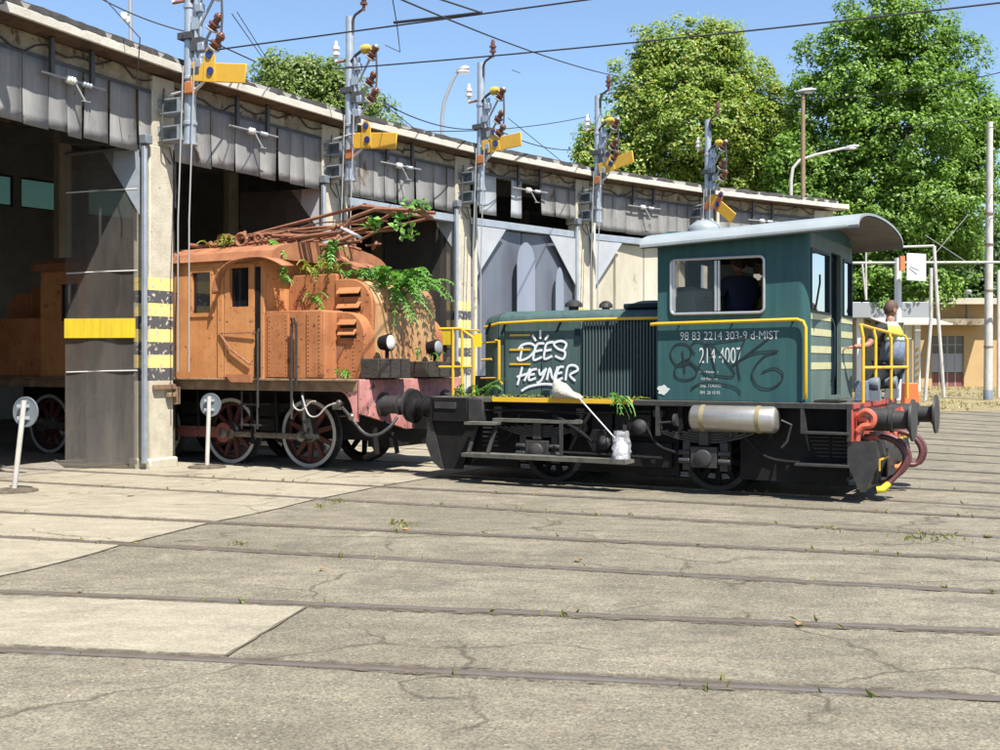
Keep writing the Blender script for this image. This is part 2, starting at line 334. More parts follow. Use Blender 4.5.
M['mirrorglass'] = mat('end_window_glass', (.85, .9, .95), .04, 1.0)
M['cabinner'] = mat('cab_interior', (.34, .42, .42), .7)
M['cloth'] = mat('white_cloth', (.55, .52, .45), .9, col2=(.40, .37, .31), scale=14, bump=.5)
M['foam'] = mat('white_plastic_wrap', (.75, .77, .8), .35, bump=.8, bscale=60)
# people
M['skin'] = mat('skin', (.36, .19, .125), .6, col2=(.32, .16, .10), scale=20)
M['hair'] = mat('dark_hair', (.025, .018, .013), .7)
M['hairbrown'] = mat('brown_hair', (.10, .055, .035), .7)
M['navy'] = mat('navy_cloth', (.012, .018, .05), .85)
M['greytrousers'] = mat('dark_grey_trousers', (.035, .036, .042), .85)
M['blackcloth'] = mat('black_cloth', (.02, .02, .022), .85)
M['hivis'] = mat('hivis_yellow', (.60, .70, .06), .7, col2=(.50, .58, .06), scale=16)
M['vestblue'] = mat('vest_blue', (.17, .21, .30), .8, col2=(.12, .15, .22), scale=18, bump=.4)
M['vestwhite'] = mat('vest_pale', (.55, .58, .46), .8, col2=(.42, .45, .36), scale=16, bump=.4)
# surroundings
M['ochre'] = mat('ochre_plaster', (.54, .37, .18), .9, col2=(.46, .31, .15), scale=.8, amt=.7, spots=(.42, .2, .12), spot_scale=.7, spot_lo=.62)
M['doorred'] = mat('door_red', (.22, .07, .055), .6)
M['doorgrey'] = mat('door_grey', (.36, .37, .40), .6)
M['concrete_pole'] = mat('white_pole', (.60, .58, .54), .8, col2=(.46, .43, .38), scale=3, amt=.6, spots=(.3, .2, .13), spot_scale=2, spot_lo=.66)
M['rustpole'] = mat('rusty_pole', (.33, .24, .16), .8, col2=(.24, .14, .08), scale=4)
M['signwhite'] = mat('sign_white', (.78, .78, .76), .5)
M['signgrey'] = mat('sign_back_grey', (.22, .26, .29), .5, .2, col2=(.18, .21, .24), scale=8)
M['coneorange'] = mat('barrier_orange', (.80, .16, .04), .5)
M['bark'] = mat('bark', (.13, .10, .075), .95, col2=(.08, .06, .045), scale=6, bump=.6)
M['leaf_right'] = leafmat('plane_leaves', [(.065, .125, .018), (.105, .20, .024), (.145, .25, .032), (.21, .32, .055)])
M['leaf_mid'] = leafmat('turning_leaves', [(.09, .155, .022), (.15, .24, .034), (.23, .30, .045), (.33, .31, .07)])
M['leaf_left'] = leafmat('bush_leaves', [(.065, .11, .022), (.11, .165, .03), (.155, .21, .045), (.20, .25, .07)])
M['leaf_far'] = leafmat('far_leaves', [(.035, .08, .02), (.06, .115, .025), (.08, .14, .03)])
M['weed'] = leafmat('weed_leaves', [(.07, .19, .03), (.12, .27, .045), (.19, .36, .08)], .3)
M['weed_yellow'] = leafmat('yellow_weed_leaves', [(.16, .22, .03), (.30, .30, .04)], .3)
M['drygrass'] = leafmat('dry_grass', [(.20, .19, .06), (.13, .17, .04), (.30, .24, .10)], .2)
M['straw'] = leafmat('straw', [(.40, .31, .15), (.28, .23, .10), (.22, .21, .09), (.45, .37, .2)], .2)
M['dryleaf'] = leafmat('dry_leaf', [(.40, .25, .10), (.28, .14, .05), (.5, .36, .2)], .2)
M['lamp_grey'] = mat('lamp_grey', (.34, .35, .36), .5, .3)

# ------------------------------------------------------------------ building helpers
ORG = {}
def perp(d):
    d = d.normalized()
    a = Vector((0, 0, 1)) if abs(d.z) < .9 else Vector((1, 0, 0))
    x = d.cross(a).normalized(); return x, d.cross(x).normalized()

def sm(path, k=4):
    """rounds a coarse path"""
    P = [Vector(p) for p in path]; out = [P[0]]
    for i in range(len(P) - 1):
        a, b_, c, d = P[max(i - 1, 0)], P[i], P[i + 1], P[min(i + 2, len(P) - 1)]
        for q in range(1, k + 1):
            f = q / k; out.append(.5 * (2 * b_ + (c - a) * f + (2 * a - 5 * b_ + 4 * c - d) * f * f + (3 * b_ - a - 3 * c + d) * f ** 3))
    return out

SEPARATE = {'suspension', 'spring_buckle', 'step_bracket', 'clamp', 'hinge_bar', 'rail_bracket', 'yellow_edge', 'plough_plate', 'underframe_box', 'shadow_triangle', 'window_bar', 'stay', 'diagonal_stripe', 'step', 'switch_gear', 'pantograph_stay', 'pantograph_cross_tube', 'main_frame', 'pantograph_base', 'door_latch', 'gable', 'beam_block', 'frame_plate_', 'fold_seam', 'white_cable', 'door_frame_', 'box_', 'grab_rail', 'rail_guard', 'valve', 'pole_band', 'roof_piece', 'bracket_bolt', 'cable', 'vent_cap_', 'step_grating', 'floodlight', 'latch', 'shackles', 'axle_pin', 'conduit', 'end_stop', 'tank_drain'}

class MB:
    """collects shapes for ONE mesh object"""
    def __init__(s, F=None): s.v = []; s.f = []; s.F = F
    def add(s, vs, fs):
        o = len(s.v)
        s.v += [tuple(s.F(*p)) if s.F else tuple(p) for p in vs]
        s.f += [tuple(o + i for i in f) for f in fs]; return s
    def box(s, a, b, j=0.0):
        x0, y0, z0 = a; x1, y1, z1 = b
        vs = [(x0, y0, z0), (x1, y0, z0), (x1, y1, z0), (x0, y1, z0), (x0, y0, z1), (x1, y0, z1), (x1, y1, z1), (x0, y1, z1)]
        if j: vs = [tuple(c + random.uniform(-j, j) for c in p) for p in vs]
        return s.add(vs, [(0, 3, 2, 1), (4, 5, 6, 7), (0, 1, 5, 4), (1, 2, 6, 5), (2, 3, 7, 6), (3, 0, 4, 7)])
    def prism(s, poly, ext):
        """poly: 3-D points of one face, ext: vector to the opposite face"""
        n = len(poly); e = Vector(ext)
        vs = [tuple(Vector(p)) for p in poly] + [tuple(Vector(p) + e) for p in poly]
        return s.add(vs, [tuple(range(n)), tuple(range(2 * n - 1, n - 1, -1))] + [(i, n + i, n + (i + 1) % n, (i + 1) % n) for i in range(n)])
    def tube(s, path, r, seg=8, caps=True):
        P = [Vector(p) for p in path]; n = len(P)
        rs = r if isinstance(r, (list, tuple)) else [r] * n
        vs = []; fs = []
        up = None
        for i in range(n):
            d = (P[min(i + 1, n - 1)] - P[max(i - 1, 0)])
            if d.length < 1e-9: d = Vector((0, 0, 1))
            d.normalize()
            if up is None: x, y = perp(d)
            else:
                x = up - d * up.dot(d)
                if x.length < 1e-4: x, y = perp(d)
                else: x.normalize(); y = d.cross(x)
            up = x
            for k in range(seg):
                a = 2 * math.pi * k / seg
                vs.append(P[i] + (x * math.cos(a) + y * math.sin(a)) * rs[i])
        for i in range(n - 1):
            for k in range(seg):
                k2 = (k + 1) % seg
                fs.append((i * seg + k, i * seg + k2, (i + 1) * seg + k2, (i + 1) * seg + k))
        if caps: fs += [tuple(range(seg - 1, -1, -1)), tuple((n - 1) * seg + k for k in range(seg))]
        return s.add(vs, fs)
    def lathe(s, c, ax, prof, seg=20, a0=0, a1=2 * math.pi, cap=True):
        """prof: (distance along ax, radius)"""
        c = Vector(c); ax = Vector(ax).normalized(); x, y = perp(ax)
        full = abs(a1 - a0 - 2 * math.pi) < 1e-6; m = seg if full else seg + 1
        vs = []; fs = []
        for d, r in prof:
            for k in range(m):
                a = a0 + (a1 - a0) * k / seg
                vs.append(c + ax * d + (x * math.cos(a) + y * math.sin(a)) * max(r, 1e-4))
        for i in range(len(prof) - 1):
            for k in range(seg):
                k2 = (k + 1) % m
                fs.append((i * m + k, i * m + k2, (i + 1) * m + k2, (i + 1) * m + k))
        if full and cap: fs += [tuple(range(m - 1, -1, -1)), tuple((len(prof) - 1) * m + k for k in range(m))]
        return s.add(vs, fs)
    def ball(s, c, r, seg=12, sc=(1, 1, 1)):
        k = 8
        vs = []; fs = []
        for i in range(k + 1):
            t = math.pi * i / k
            for q in range(seg):
                a = 2 * math.pi * q / seg
                vs.append((c[0] + r * sc[0] * math.sin(t) * math.cos(a), c[1] + r * sc[1] * math.sin(t) * math.sin(a), c[2] + r * sc[2] * math.cos(t)))
        for i in range(k):
            for q in range(seg):
                q2 = (q + 1) % seg
                fs.append((i * seg + q, (i + 1) * seg + q, (i + 1) * seg + q2, i * seg + q2))
        return s.add(vs, fs)
    def panel(s, fn, A, B, holes, th):
        """a wall: fn(a, b, depth) -> point; A, B = (lo, hi); holes = [(a0, a1, b0, b1)]"""
        xs = sorted({A[0], A[1], *[h[0] for h in holes], *[h[1] for h in holes]})
        zs = sorted({B[0], B[1], *[h[2] for h in holes], *[h[3] for h in holes]})
        def solid(i, j):
            if i < 0 or j < 0 or i >= len(xs) - 1 or j >= len(zs) - 1: return False
            a = (xs[i] + xs[i + 1]) / 2; b = (zs[j] + zs[j + 1]) / 2
            return not any(h[0] < a < h[1] and h[2] < b < h[3] for h in holes)
        for i in range(len(xs) - 1):
            for j in range(len(zs) - 1):
                if not solid(i, j): continue
                a0, a1, b0, b1 = xs[i], xs[i + 1], zs[j], zs[j + 1]
                p = [fn(a0, b0, 0), fn(a1, b0, 0), fn(a1, b1, 0), fn(a0, b1, 0)]
                q = [fn(a0, b0, th), fn(a1, b0, th), fn(a1, b1, th), fn(a0, b1, th)]
                s.add(p, [(0, 1, 2, 3)]); s.add(q, [(3, 2, 1, 0)])
                if not solid(i, j - 1): s.add([p[0], p[1], q[1], q[0]], [(3, 2, 1, 0)])
                if not solid(i, j + 1): s.add([p[3], p[2], q[2], q[3]], [(0, 1, 2, 3)])
                if not solid(i - 1, j): s.add([p[0], p[3], q[3], q[0]], [(0, 1, 2, 3)])
                if not solid(i + 1, j): s.add([p[1], p[2], q[2], q[1]], [(3, 2, 1, 0)])
        return s
    def build(s, name, m, parent=None, local=False, bev=0, smooth=True, ang=38, **kw):
        if name in SEPARATE and parent is not None:
            out = None
            for vs, fs in s.islands():
                q = MB(); q.v = vs; q.f = fs
                out = q._build(name, m, parent, local, bev, smooth, ang, **kw)
            return out
        return s._build(name, m, parent, local, bev, smooth, ang, **kw)
    def islands(s):
        par = list(range(len(s.v)))
        def find(a):
            while par[a] != a: par[a] = par[par[a]]; a = par[a]
            return a
        for f in s.f:
            for q in f[1:]: par[find(q)] = find(f[0])
        gr = {}
        for f in s.f: gr.setdefault(find(f[0]), []).append(f)
        for fs in gr.values():
            ids = sorted({i for f in fs for i in f}); mp = {i: k for k, i in enumerate(ids)}
            yield [s.v[i] for i in ids], [tuple(mp[i] for i in f) for f in fs]
    def _build(s, name, m, parent=None, local=False, bev=0, smooth=True, ang=38, **kw):
        V = np.array(s.v, dtype=float).reshape(-1, 3)
        loc = (0, 0, 0)
        if parent is not None:
            if not local: V = V - np.array(ORG[parent])
        else:
            loc = ((V[:, 0].min() + V[:, 0].max()) / 2, (V[:, 1].min() + V[:, 1].max()) / 2, V[:, 2].min())
            V = V - np.array(loc)
        me = bpy.data.meshes.new(name)
        me.from_pydata(V.tolist(), [], s.f); me.update()
        import bmesh
        bm = bmesh.new(); bm.from_mesh(me)
        bmesh.ops.remove_doubles(bm, verts=bm.verts, dist=1e-5)
        bmesh.ops.recalc_face_normals(bm, faces=bm.faces)
        bm.to_mesh(me); bm.free()
        if smooth:
            me.polygons.foreach_set('use_smooth', [True] * len(me.polygons)); me.set_sharp_from_angle(angle=R_(ang))
        return link(name, me, m, parent, loc, bev, **kw)

def link(name, me, m, parent=None, loc=(0, 0, 0), bev=0, label=None, cat=None, group=None, kind=None):
    if m is not None: me.materials.append(M[m] if isinstance(m, str) else m)
    o = bpy.data.objects.new(name, me); COL.objects.link(o); o.location = loc
    if parent is not None: o.parent = parent; ORG[o] = ORG[parent]
    else: ORG[o] = tuple(loc)
    if bev:
        b = o.modifiers.new('bevel', 'BEVEL'); b.width = bev; b.segments = 2; b.limit_method = 'ANGLE'; b.angle_limit = R_(40)
    props(o, label, cat, group, kind)
    return o
def props(o, label=None, cat=None, group=None, kind=None):
    if label: o['label'] = label
    if cat: o['category'] = cat
    if group: o['group'] = group
    if kind: o['kind'] = kind
    return o
def thing(name, label, cat, loc=(0, 0, 0), rotz=0, group=None, kind=None):
    o = bpy.data.objects.new(name, None); COL.objects.link(o); o.location = loc; o.rotation_euler = (0, 0, rotz)
    o.empty_display_size = .3
    ORG[o] = tuple(loc); return props(o, label, cat, group, kind)
def dup(root, loc, rotz, label):
    def cp(o, par):
        c = o.copy(); COL.objects.link(c)
        if par is not None: c.parent = par
        for ch in o.children: cp(ch, c)
        return c
    r = cp(root, None); r.location = loc; r.rotation_euler = (0, 0, rotz); r['label'] = label; ORG[r] = tuple(loc); return r
def leaves(name, centres, normals, size, m, parent=None, aspect=.6, fold=.25, **kw):
    """many small folded leaf faces (numpy): each leaf two triangles of its own"""
    c = np.asarray(centres, float); n = np.asarray(normals, float); k = len(c)
    n = n / (np.linalg.norm(n, axis=1, keepdims=True) + 1e-9)
    t = rng.normal(size=(k, 3)); t -= n * (t * n).sum(1, keepdims=True); t /= np.linalg.norm(t, axis=1, keepdims=True) + 1e-9
    b = np.cross(n, t)
    s = (np.asarray(size) * rng.uniform(.6, 1.3, k))[:, None] if np.isscalar(size) else np.asarray(size)[:, None]
    v = np.empty((k, 4, 3))
    v[:, 0] = c - t * s; v[:, 2] = c + t * s
    v[:, 1] = c + b * s * aspect + n * s * fold; v[:, 3] = c - b * s * aspect + n * s * fold
    org = np.array(ORG[parent]) if parent is not None else np.array((v[:, :, 0].mean(), v[:, :, 1].mean(), v[:, :, 2].min()))
    v = v - org
    me = bpy.data.meshes.new(name)
    me.vertices.add(k * 4); me.vertices.foreach_set('co', v.reshape(-1))
    idx = np.arange(k * 4).reshape(k, 4)
    tri = np.stack([idx[:, [0, 1, 2]], idx[:, [0, 2, 3]]], 1).reshape(-1)
    me.loops.add(len(tri)); me.loops.foreach_set('vertex_index', tri)
    me.polygons.add(k * 2); me.polygons.foreach_set('loop_start', np.arange(k * 2) * 3)
    me.update(calc_edges=True); me.validate()
    return link(name, me, m, parent, (0, 0, 0) if parent is not None else tuple(org), **kw)
def text_mesh(name, body, h, F, m, parent, xs=1.0, spacing=1.0):
    """flat printed lettering; F(a, b) -> world point"""
    cu = bpy.data.curves.new('lettering', 'FONT'); cu.body = body; cu.size = h / .72; cu.space_character = spacing
    ob = bpy.data.objects.new('lettering', cu); COL.objects.link(ob); bpy.context.view_layer.update()
    dg = bpy.context.evaluated_depsgraph_get()
    me = bpy.data.meshes.new_from_object(ob.evaluated_get(dg))
    bpy.data.objects.remove(ob)
    org = Vector(ORG[parent])
    for v in me.vertices: v.co = F(v.co.x * xs, v.co.y) - org
    me.name = name; me.materials.clear()
    return link(name, me, m, parent)
def skin(name, joints, edges, m, parent=None, sub=2, extra=None, **kw):
    """one continuous limbed surface: joints = {name: (point, radius or (rx, ry))}, first joint = root"""
    keys = list(joints); org = Vector(ORG[parent]) if parent is not None else Vector(joints[keys[0]][0])
    me = bpy.data.meshes.new(name)
    me.from_pydata([tuple(Vector(joints[k][0]) - org) for k in keys], [(keys.index(a), keys.index(b)) for a, b in edges], [])
    ob = bpy.data.objects.new(name, me); COL.objects.link(ob)
    sm = ob.modifiers.new('skin', 'SKIN'); sm.use_smooth_shade = True
    if not me.skin_vertices:
        bpy.context.view_layer.objects.active = ob
    for i, k in enumerate(keys):
        r = joints[k][1]; sv = me.skin_vertices[0].data[i]
        sv.radius = (r, r) if not isinstance(r, tuple) else r
        sv.use_root = i == 0
    sb = ob.modifiers.new('sub', 'SUBSURF'); sb.levels = sub; sb.render_levels = sub
    bpy.context.view_layer.update()
    dg = bpy.context.evaluated_depsgraph_get()
    me2 = bpy.data.meshes.new_from_object(ob.evaluated_get(dg))
    bpy.data.objects.remove(ob)
    me2.polygons.foreach_set('use_smooth', [True] * len(me2.polygons))
    me2.name = name
    return link(name, me2, m, parent, (0, 0, 0) if parent is not None else tuple(org), **kw)

# ================================================================== GROUND
g = MB()
nx = 24
g.add([(-700, -250, 0), (700, -250, 0), (700, 1500, 0), (-700, 1500, 0)], [(0, 1, 2, 3)])
g.build('ground', 'asphalt', kind='structure', label='grey asphalt yard with gravelly worn surface', smooth=False)
# dry verge beyond the tracks
g = MB()
vx = [11.5, 16, 22, 30, 45, 70]; vy = [38.5, 41, 46, 54, 64, 90, 140]
def vz(i, j): return (0.004, .10, .2, .32, .36, .4, .4)[j] + (random.uniform(-.03, .03) if 0 < j else 0)
vs = [(x + (random.uniform(-.4, .4) if j else 0) + .25 * j, y + (random.uniform(-.5, .5) if j == 0 else 0), vz(i, j)) for j, y in enumerate(vy) for i, x in enumerate(vx)]
g.add(vs, [(j * 6 + i, j * 6 + i + 1, (j + 1) * 6 + i + 1, (j + 1) * 6 + i) for j in range(6) for i in range(5)])
g.build('verge', 'dirt', kind='structure', label='dry earth verge beyond the last tracks')

# ------------------------------------------------------------------ tracks set in the paving
TR = [169.75, 162.75, 156.3, None, 144.3, 137.4, 130.5, 123.5, 116.6, 110.0, 103.6]
def track_frame(i):
    if TR[i] is None: return Vector((7.23, 12.96, 0)) - U * 6.6 + U * 0, -U, N * -1
    d = Vector((math.cos(R_(TR[i])), math.sin(R_(TR[i])), 0))
    return Vector((CX, CY, 0)) + d * 26, d, Vector((-d.y, d.x, 0))
OFF = [-.58, -.2, -.12] + [0] * 8                       # the nearest tracks miss the centre a little
def track_pt(i, R, off, z=0):
    """point on track i at radius R from the turntable centre, off to the camera side"""
    if TR[i] is None:
        # the locomotives' track: straight line n = 14.85
        base = N * 14.85; u = U.dot(Vector((CX, CY, 0))) - R
        return base + U * u - N * off + Vector((0, 0, z))
    d = Vector((math.cos(R_(TR[i])), math.sin(R_(TR[i])), 0))
    off += OFF[i]
    return Vector((CX, CY, 0)) + d * R + Vector((-d.y, d.x, 0)) * off + Vector((0, 0, z))
names = ['nearest the camera', 'second from the camera', 'third from the camera', 'under the two locomotives', 'just beyond the locomotives',
         'second beyond the locomotives', 'third beyond the locomotives', 'to the blue-grey closed door', 'running to the last shed bay', 'passing the end of the shed', 'farthest, along the dry verge']
for i in range(len(TR)):
    r1 = 53 if i < 9 else (41 if i == 9 else 39)
    r0 = 14 if i < 8 else 24
    c = track_pt(i, r0, 0)
    t = thing('rail_track', 'pair of rusty rails sunk in the paving, track ' + names[i], 'railway track', tuple(c), group='tracks radiating from the turntable')
    for sgn in (1, -1):
        o0 = sgn * .7175
        b = MB()
        steps = 24
        ring = []
        for k in range(steps + 1):
            R = r0 + (r1 - r0) * k / steps
            wv = .004 * math.sin(k * 1.7 + i)
            ring.append([track_pt(i, R, o0 + wv + s * sgn, z) for s, z in ((0, .0), (0, .008), (.006, .0115), (.058, .0115), (.066, .008), (.066, 0))])
        vs = [p for r in ring for p in r]
        fs = [(k * 6 + q, k * 6 + q + 1, (k + 1) * 6 + q + 1, (k + 1) * 6 + q) for k in range(steps) for q in range(5)]
        b.add(vs, fs); b.build('rail', 'rail', t)
        b = MB(); vs = []; 
        for k in range(steps + 1):
            R = r0 + (r1 - r0) * k / steps
            vs += [track_pt(i, R, o0 - .042 * sgn, .004), track_pt(i, R, o0 + .0 * sgn, .004)]
        b.add(vs, [(2 * k, 2 * k + 1, 2 * k + 3, 2 * k + 2) for k in range(steps)]); b.build('flangeway', 'groove', t, smooth=False)
        b = MB(); vs = []
        for k in range(steps + 1):
            R = r0 + (r1 - r0) * k / steps
            w1 = .10 + .03 * math.sin(k * 2.3 + sgn) + random.uniform(-.03, .03)
            vs += [track_pt(i, R, o0 - .09 * sgn, .0078), track_pt(i, R, o0 + w1 * sgn, .0078)]
        b.add(vs, [(2 * k, 2 * k + 1, 2 * k + 3, 2 * k + 2) for k in range(steps)]); b.build('rail_dirt', 'rail_dirt', t, smooth=False)

# ------------------------------------------------------------------ concrete apron in front of the shed: one slab per gap
def joint(a, b_):
    d = (b_ - a); n_ = Vector((-d.y, d.x, 0)).normalized(); k = max(4, int(d.length / .12)); vs = []
    for q in range(k + 1):
        p = a.lerp(b_, q / k); w0, w1 = random.uniform(.003, .016), random.uniform(.003, .016)
        vs += [p + n_ * w0 + Vector((0, 0, .0095)), p - n_ * w1 + Vector((0, 0, .0095))]
    b = MB(); b.add(vs, [(2 * q, 2 * q + 1, 2 * q + 3, 2 * q + 2) for q in range(k)]); b.build('joint', 'groove', ap, smooth=False)
ap = thing('apron', 'pale concrete slabs between the rails before the shed', 'paving', tuple(polar(150, 35)), kind='structure')
del ap['category']
def slab(pts):
    b = MB(); b.prism([(p.x, p.y, .0075) for p in pts], (0, 0, -.02)); return b.build('concrete_slab', 'concrete', ap, smooth=False)
RS = 32.8
for i in range(len(TR) - 3):
    ri = 30.1 if i == 0 else RS
    joint(track_pt(i, ri, -.655), track_pt(i, ri, .655)); slab([track_pt(i, r, o) for r, o in ((ri, -.655), (ri, .655))] + [track_pt(i, r, o) for r, o in ((38.2, .655), (38.2, -.655))])
    if i < len(TR) - 4:
        nseg = 5; pin = []; pout = []
        for k in range(nseg + 1):
            f = k / nseg
            rr = RS + (.0 if k in (0, nseg) else random.uniform(-.05, .05))
            pin.append(track_pt(i, rr, -.80).lerp(track_pt(i + 1, rr, .80), f)); pout.append(track_pt(i, 38.2, -.80).lerp(track_pt(i + 1, 38.2, .80), f))
        for a_, b_ in zip(pin[:-1], pin[1:]): joint(a_, b_)
        mids = [a.lerp(b_, .5) for a, b_ in zip(pin, pout)]
        slab(pin + mids[::-1]); slab([m_ + (o_ - m_).normalized() * .012 for m_, o_ in zip(mids, pout)] + pout[::-1])
b = MB()
pts = [polar(172, 24, .0035)]
b.prism([tuple(polar(a, 38.3, .0055)) for a in range(172, 119, -3)] + [tuple(polar(a, 53.6, .0055)) for a in range(121, 173, 3)], (0, 0, -.03))
b.build('shed_floor', 'shed_floor', kind='structure', label='dark concrete floor inside the shed', smooth=False)

# ================================================================== THE ROUNDHOUSE
RC, RE, RF, RB = 37.45, 37.0, 37.42, 53.0           # column ring, eave edge, fascia plane, back wall
colpx = [161, 329, 461, 581, 706]
angs = [on_circle(p, RC)[0] for p in colpx] + [on_circle(826, RC)[0]]
c0 = on_circle(-58, RC)[0]
angs = [c0 + 13.0, c0 + 6.5, c0] + angs              # ring order: off-frame left ... end
print('angles', [round(a, 2) for a in angs])
BAY0 = 2                                             # angs[2]..angs[3] is the first bay in the picture
shed = thing('roundhouse_shed', 'long curved concrete locomotive shed with grey sheeted fascia and open bays', 'building', tuple(polar(140, RC)))
def bay(i):
    """frame of bay i: a from 0 to L along the front (left to right), r inwards (away from the turntable), z up"""
    A = polar(angs[i], RC); B = polar(angs[i + 1], RC)
    L = (B - A).length; x = (B - A) / L; y = Vector((-x.y, x.x, 0))
    return (lambda a, r, z: A + x * a + y * r + Vector((0, 0, z))), L
def radial(i):
    """frame at column i: t along the ring (to the right), r inwards"""
    A = polar(angs[i], RC); y = (A - Vector((CX, CY, 0))).normalized(); x = Vector((y.y, -y.x, 0))
    return (lambda a, r, z: A + x * a + y * r + Vector((0, 0, z)))
NB = len(angs) - 1
# columns
for i in range(len(angs)):
    F = radial(i)
    dt = -.13 if i == 3 else 0
    b = MB(F); b.box((-.27 + dt, -.15, 0), (.17 + dt * .4, .2, 5.0)); b.box((-.29, -.10, 5.0), (.20, .25, 6.1))
    c = b.build('column', 'column', shed, bev=.02)
    b = MB(F); b.box((-.31 + dt, -.20, -.02), (.225 + dt * .4, .26, .16)); b.build('column_foot', 'plaster', c, bev=.03)
    if 2 <= i < len(angs) - 1:
        b = MB(F); b.box((-.365 + dt * 1.5, -.20, .1), (-.30 + dt * 1.5, -.13, 4.95)); b.build('door_post', 'galv', shed, bev=.008)
        if i != 3: b = MB(F); b.tube([(.23, -.21, .1), (.23, -.21, 5.7), (.23, -.08, 5.95)], .045, 8); b.build('downpipe', 'plaster', shed)
        b = MB(F)
        b.tube([(-.02, -.19, 5.02), (.08, -.2, 4.7), (.15, -.18, 4.3)], .012, 6); b.tube([(-.15, -.2, 5.9), (-.24, -.24, 5.3), (-.2, -.22, 4.9), (.0, -.2, 4.75)], .014, 6)
        b.build('cable', 'darkpaint', c)
        b = MB(F); b.box((-.38 + dt * 1.5, -.24, 4.98), (-.24 + dt * 1.5, -.1, 5.12)); b.build('junction_box', 'signgrey', c, bev=.01)
# column 1 hardware (latch, strap)
F = radial(3)
b = MB(F); b.box((-.36, -.22, 1.22), (.1, -.16, 1.30)); b.box((-.08, -.25, 1.1), (.1, -.17, 1.17)); b.box((.1, -.2, .98), (.22, -.05, 1.26))
b.build('latch', 'framerust', shed, bev=.008)
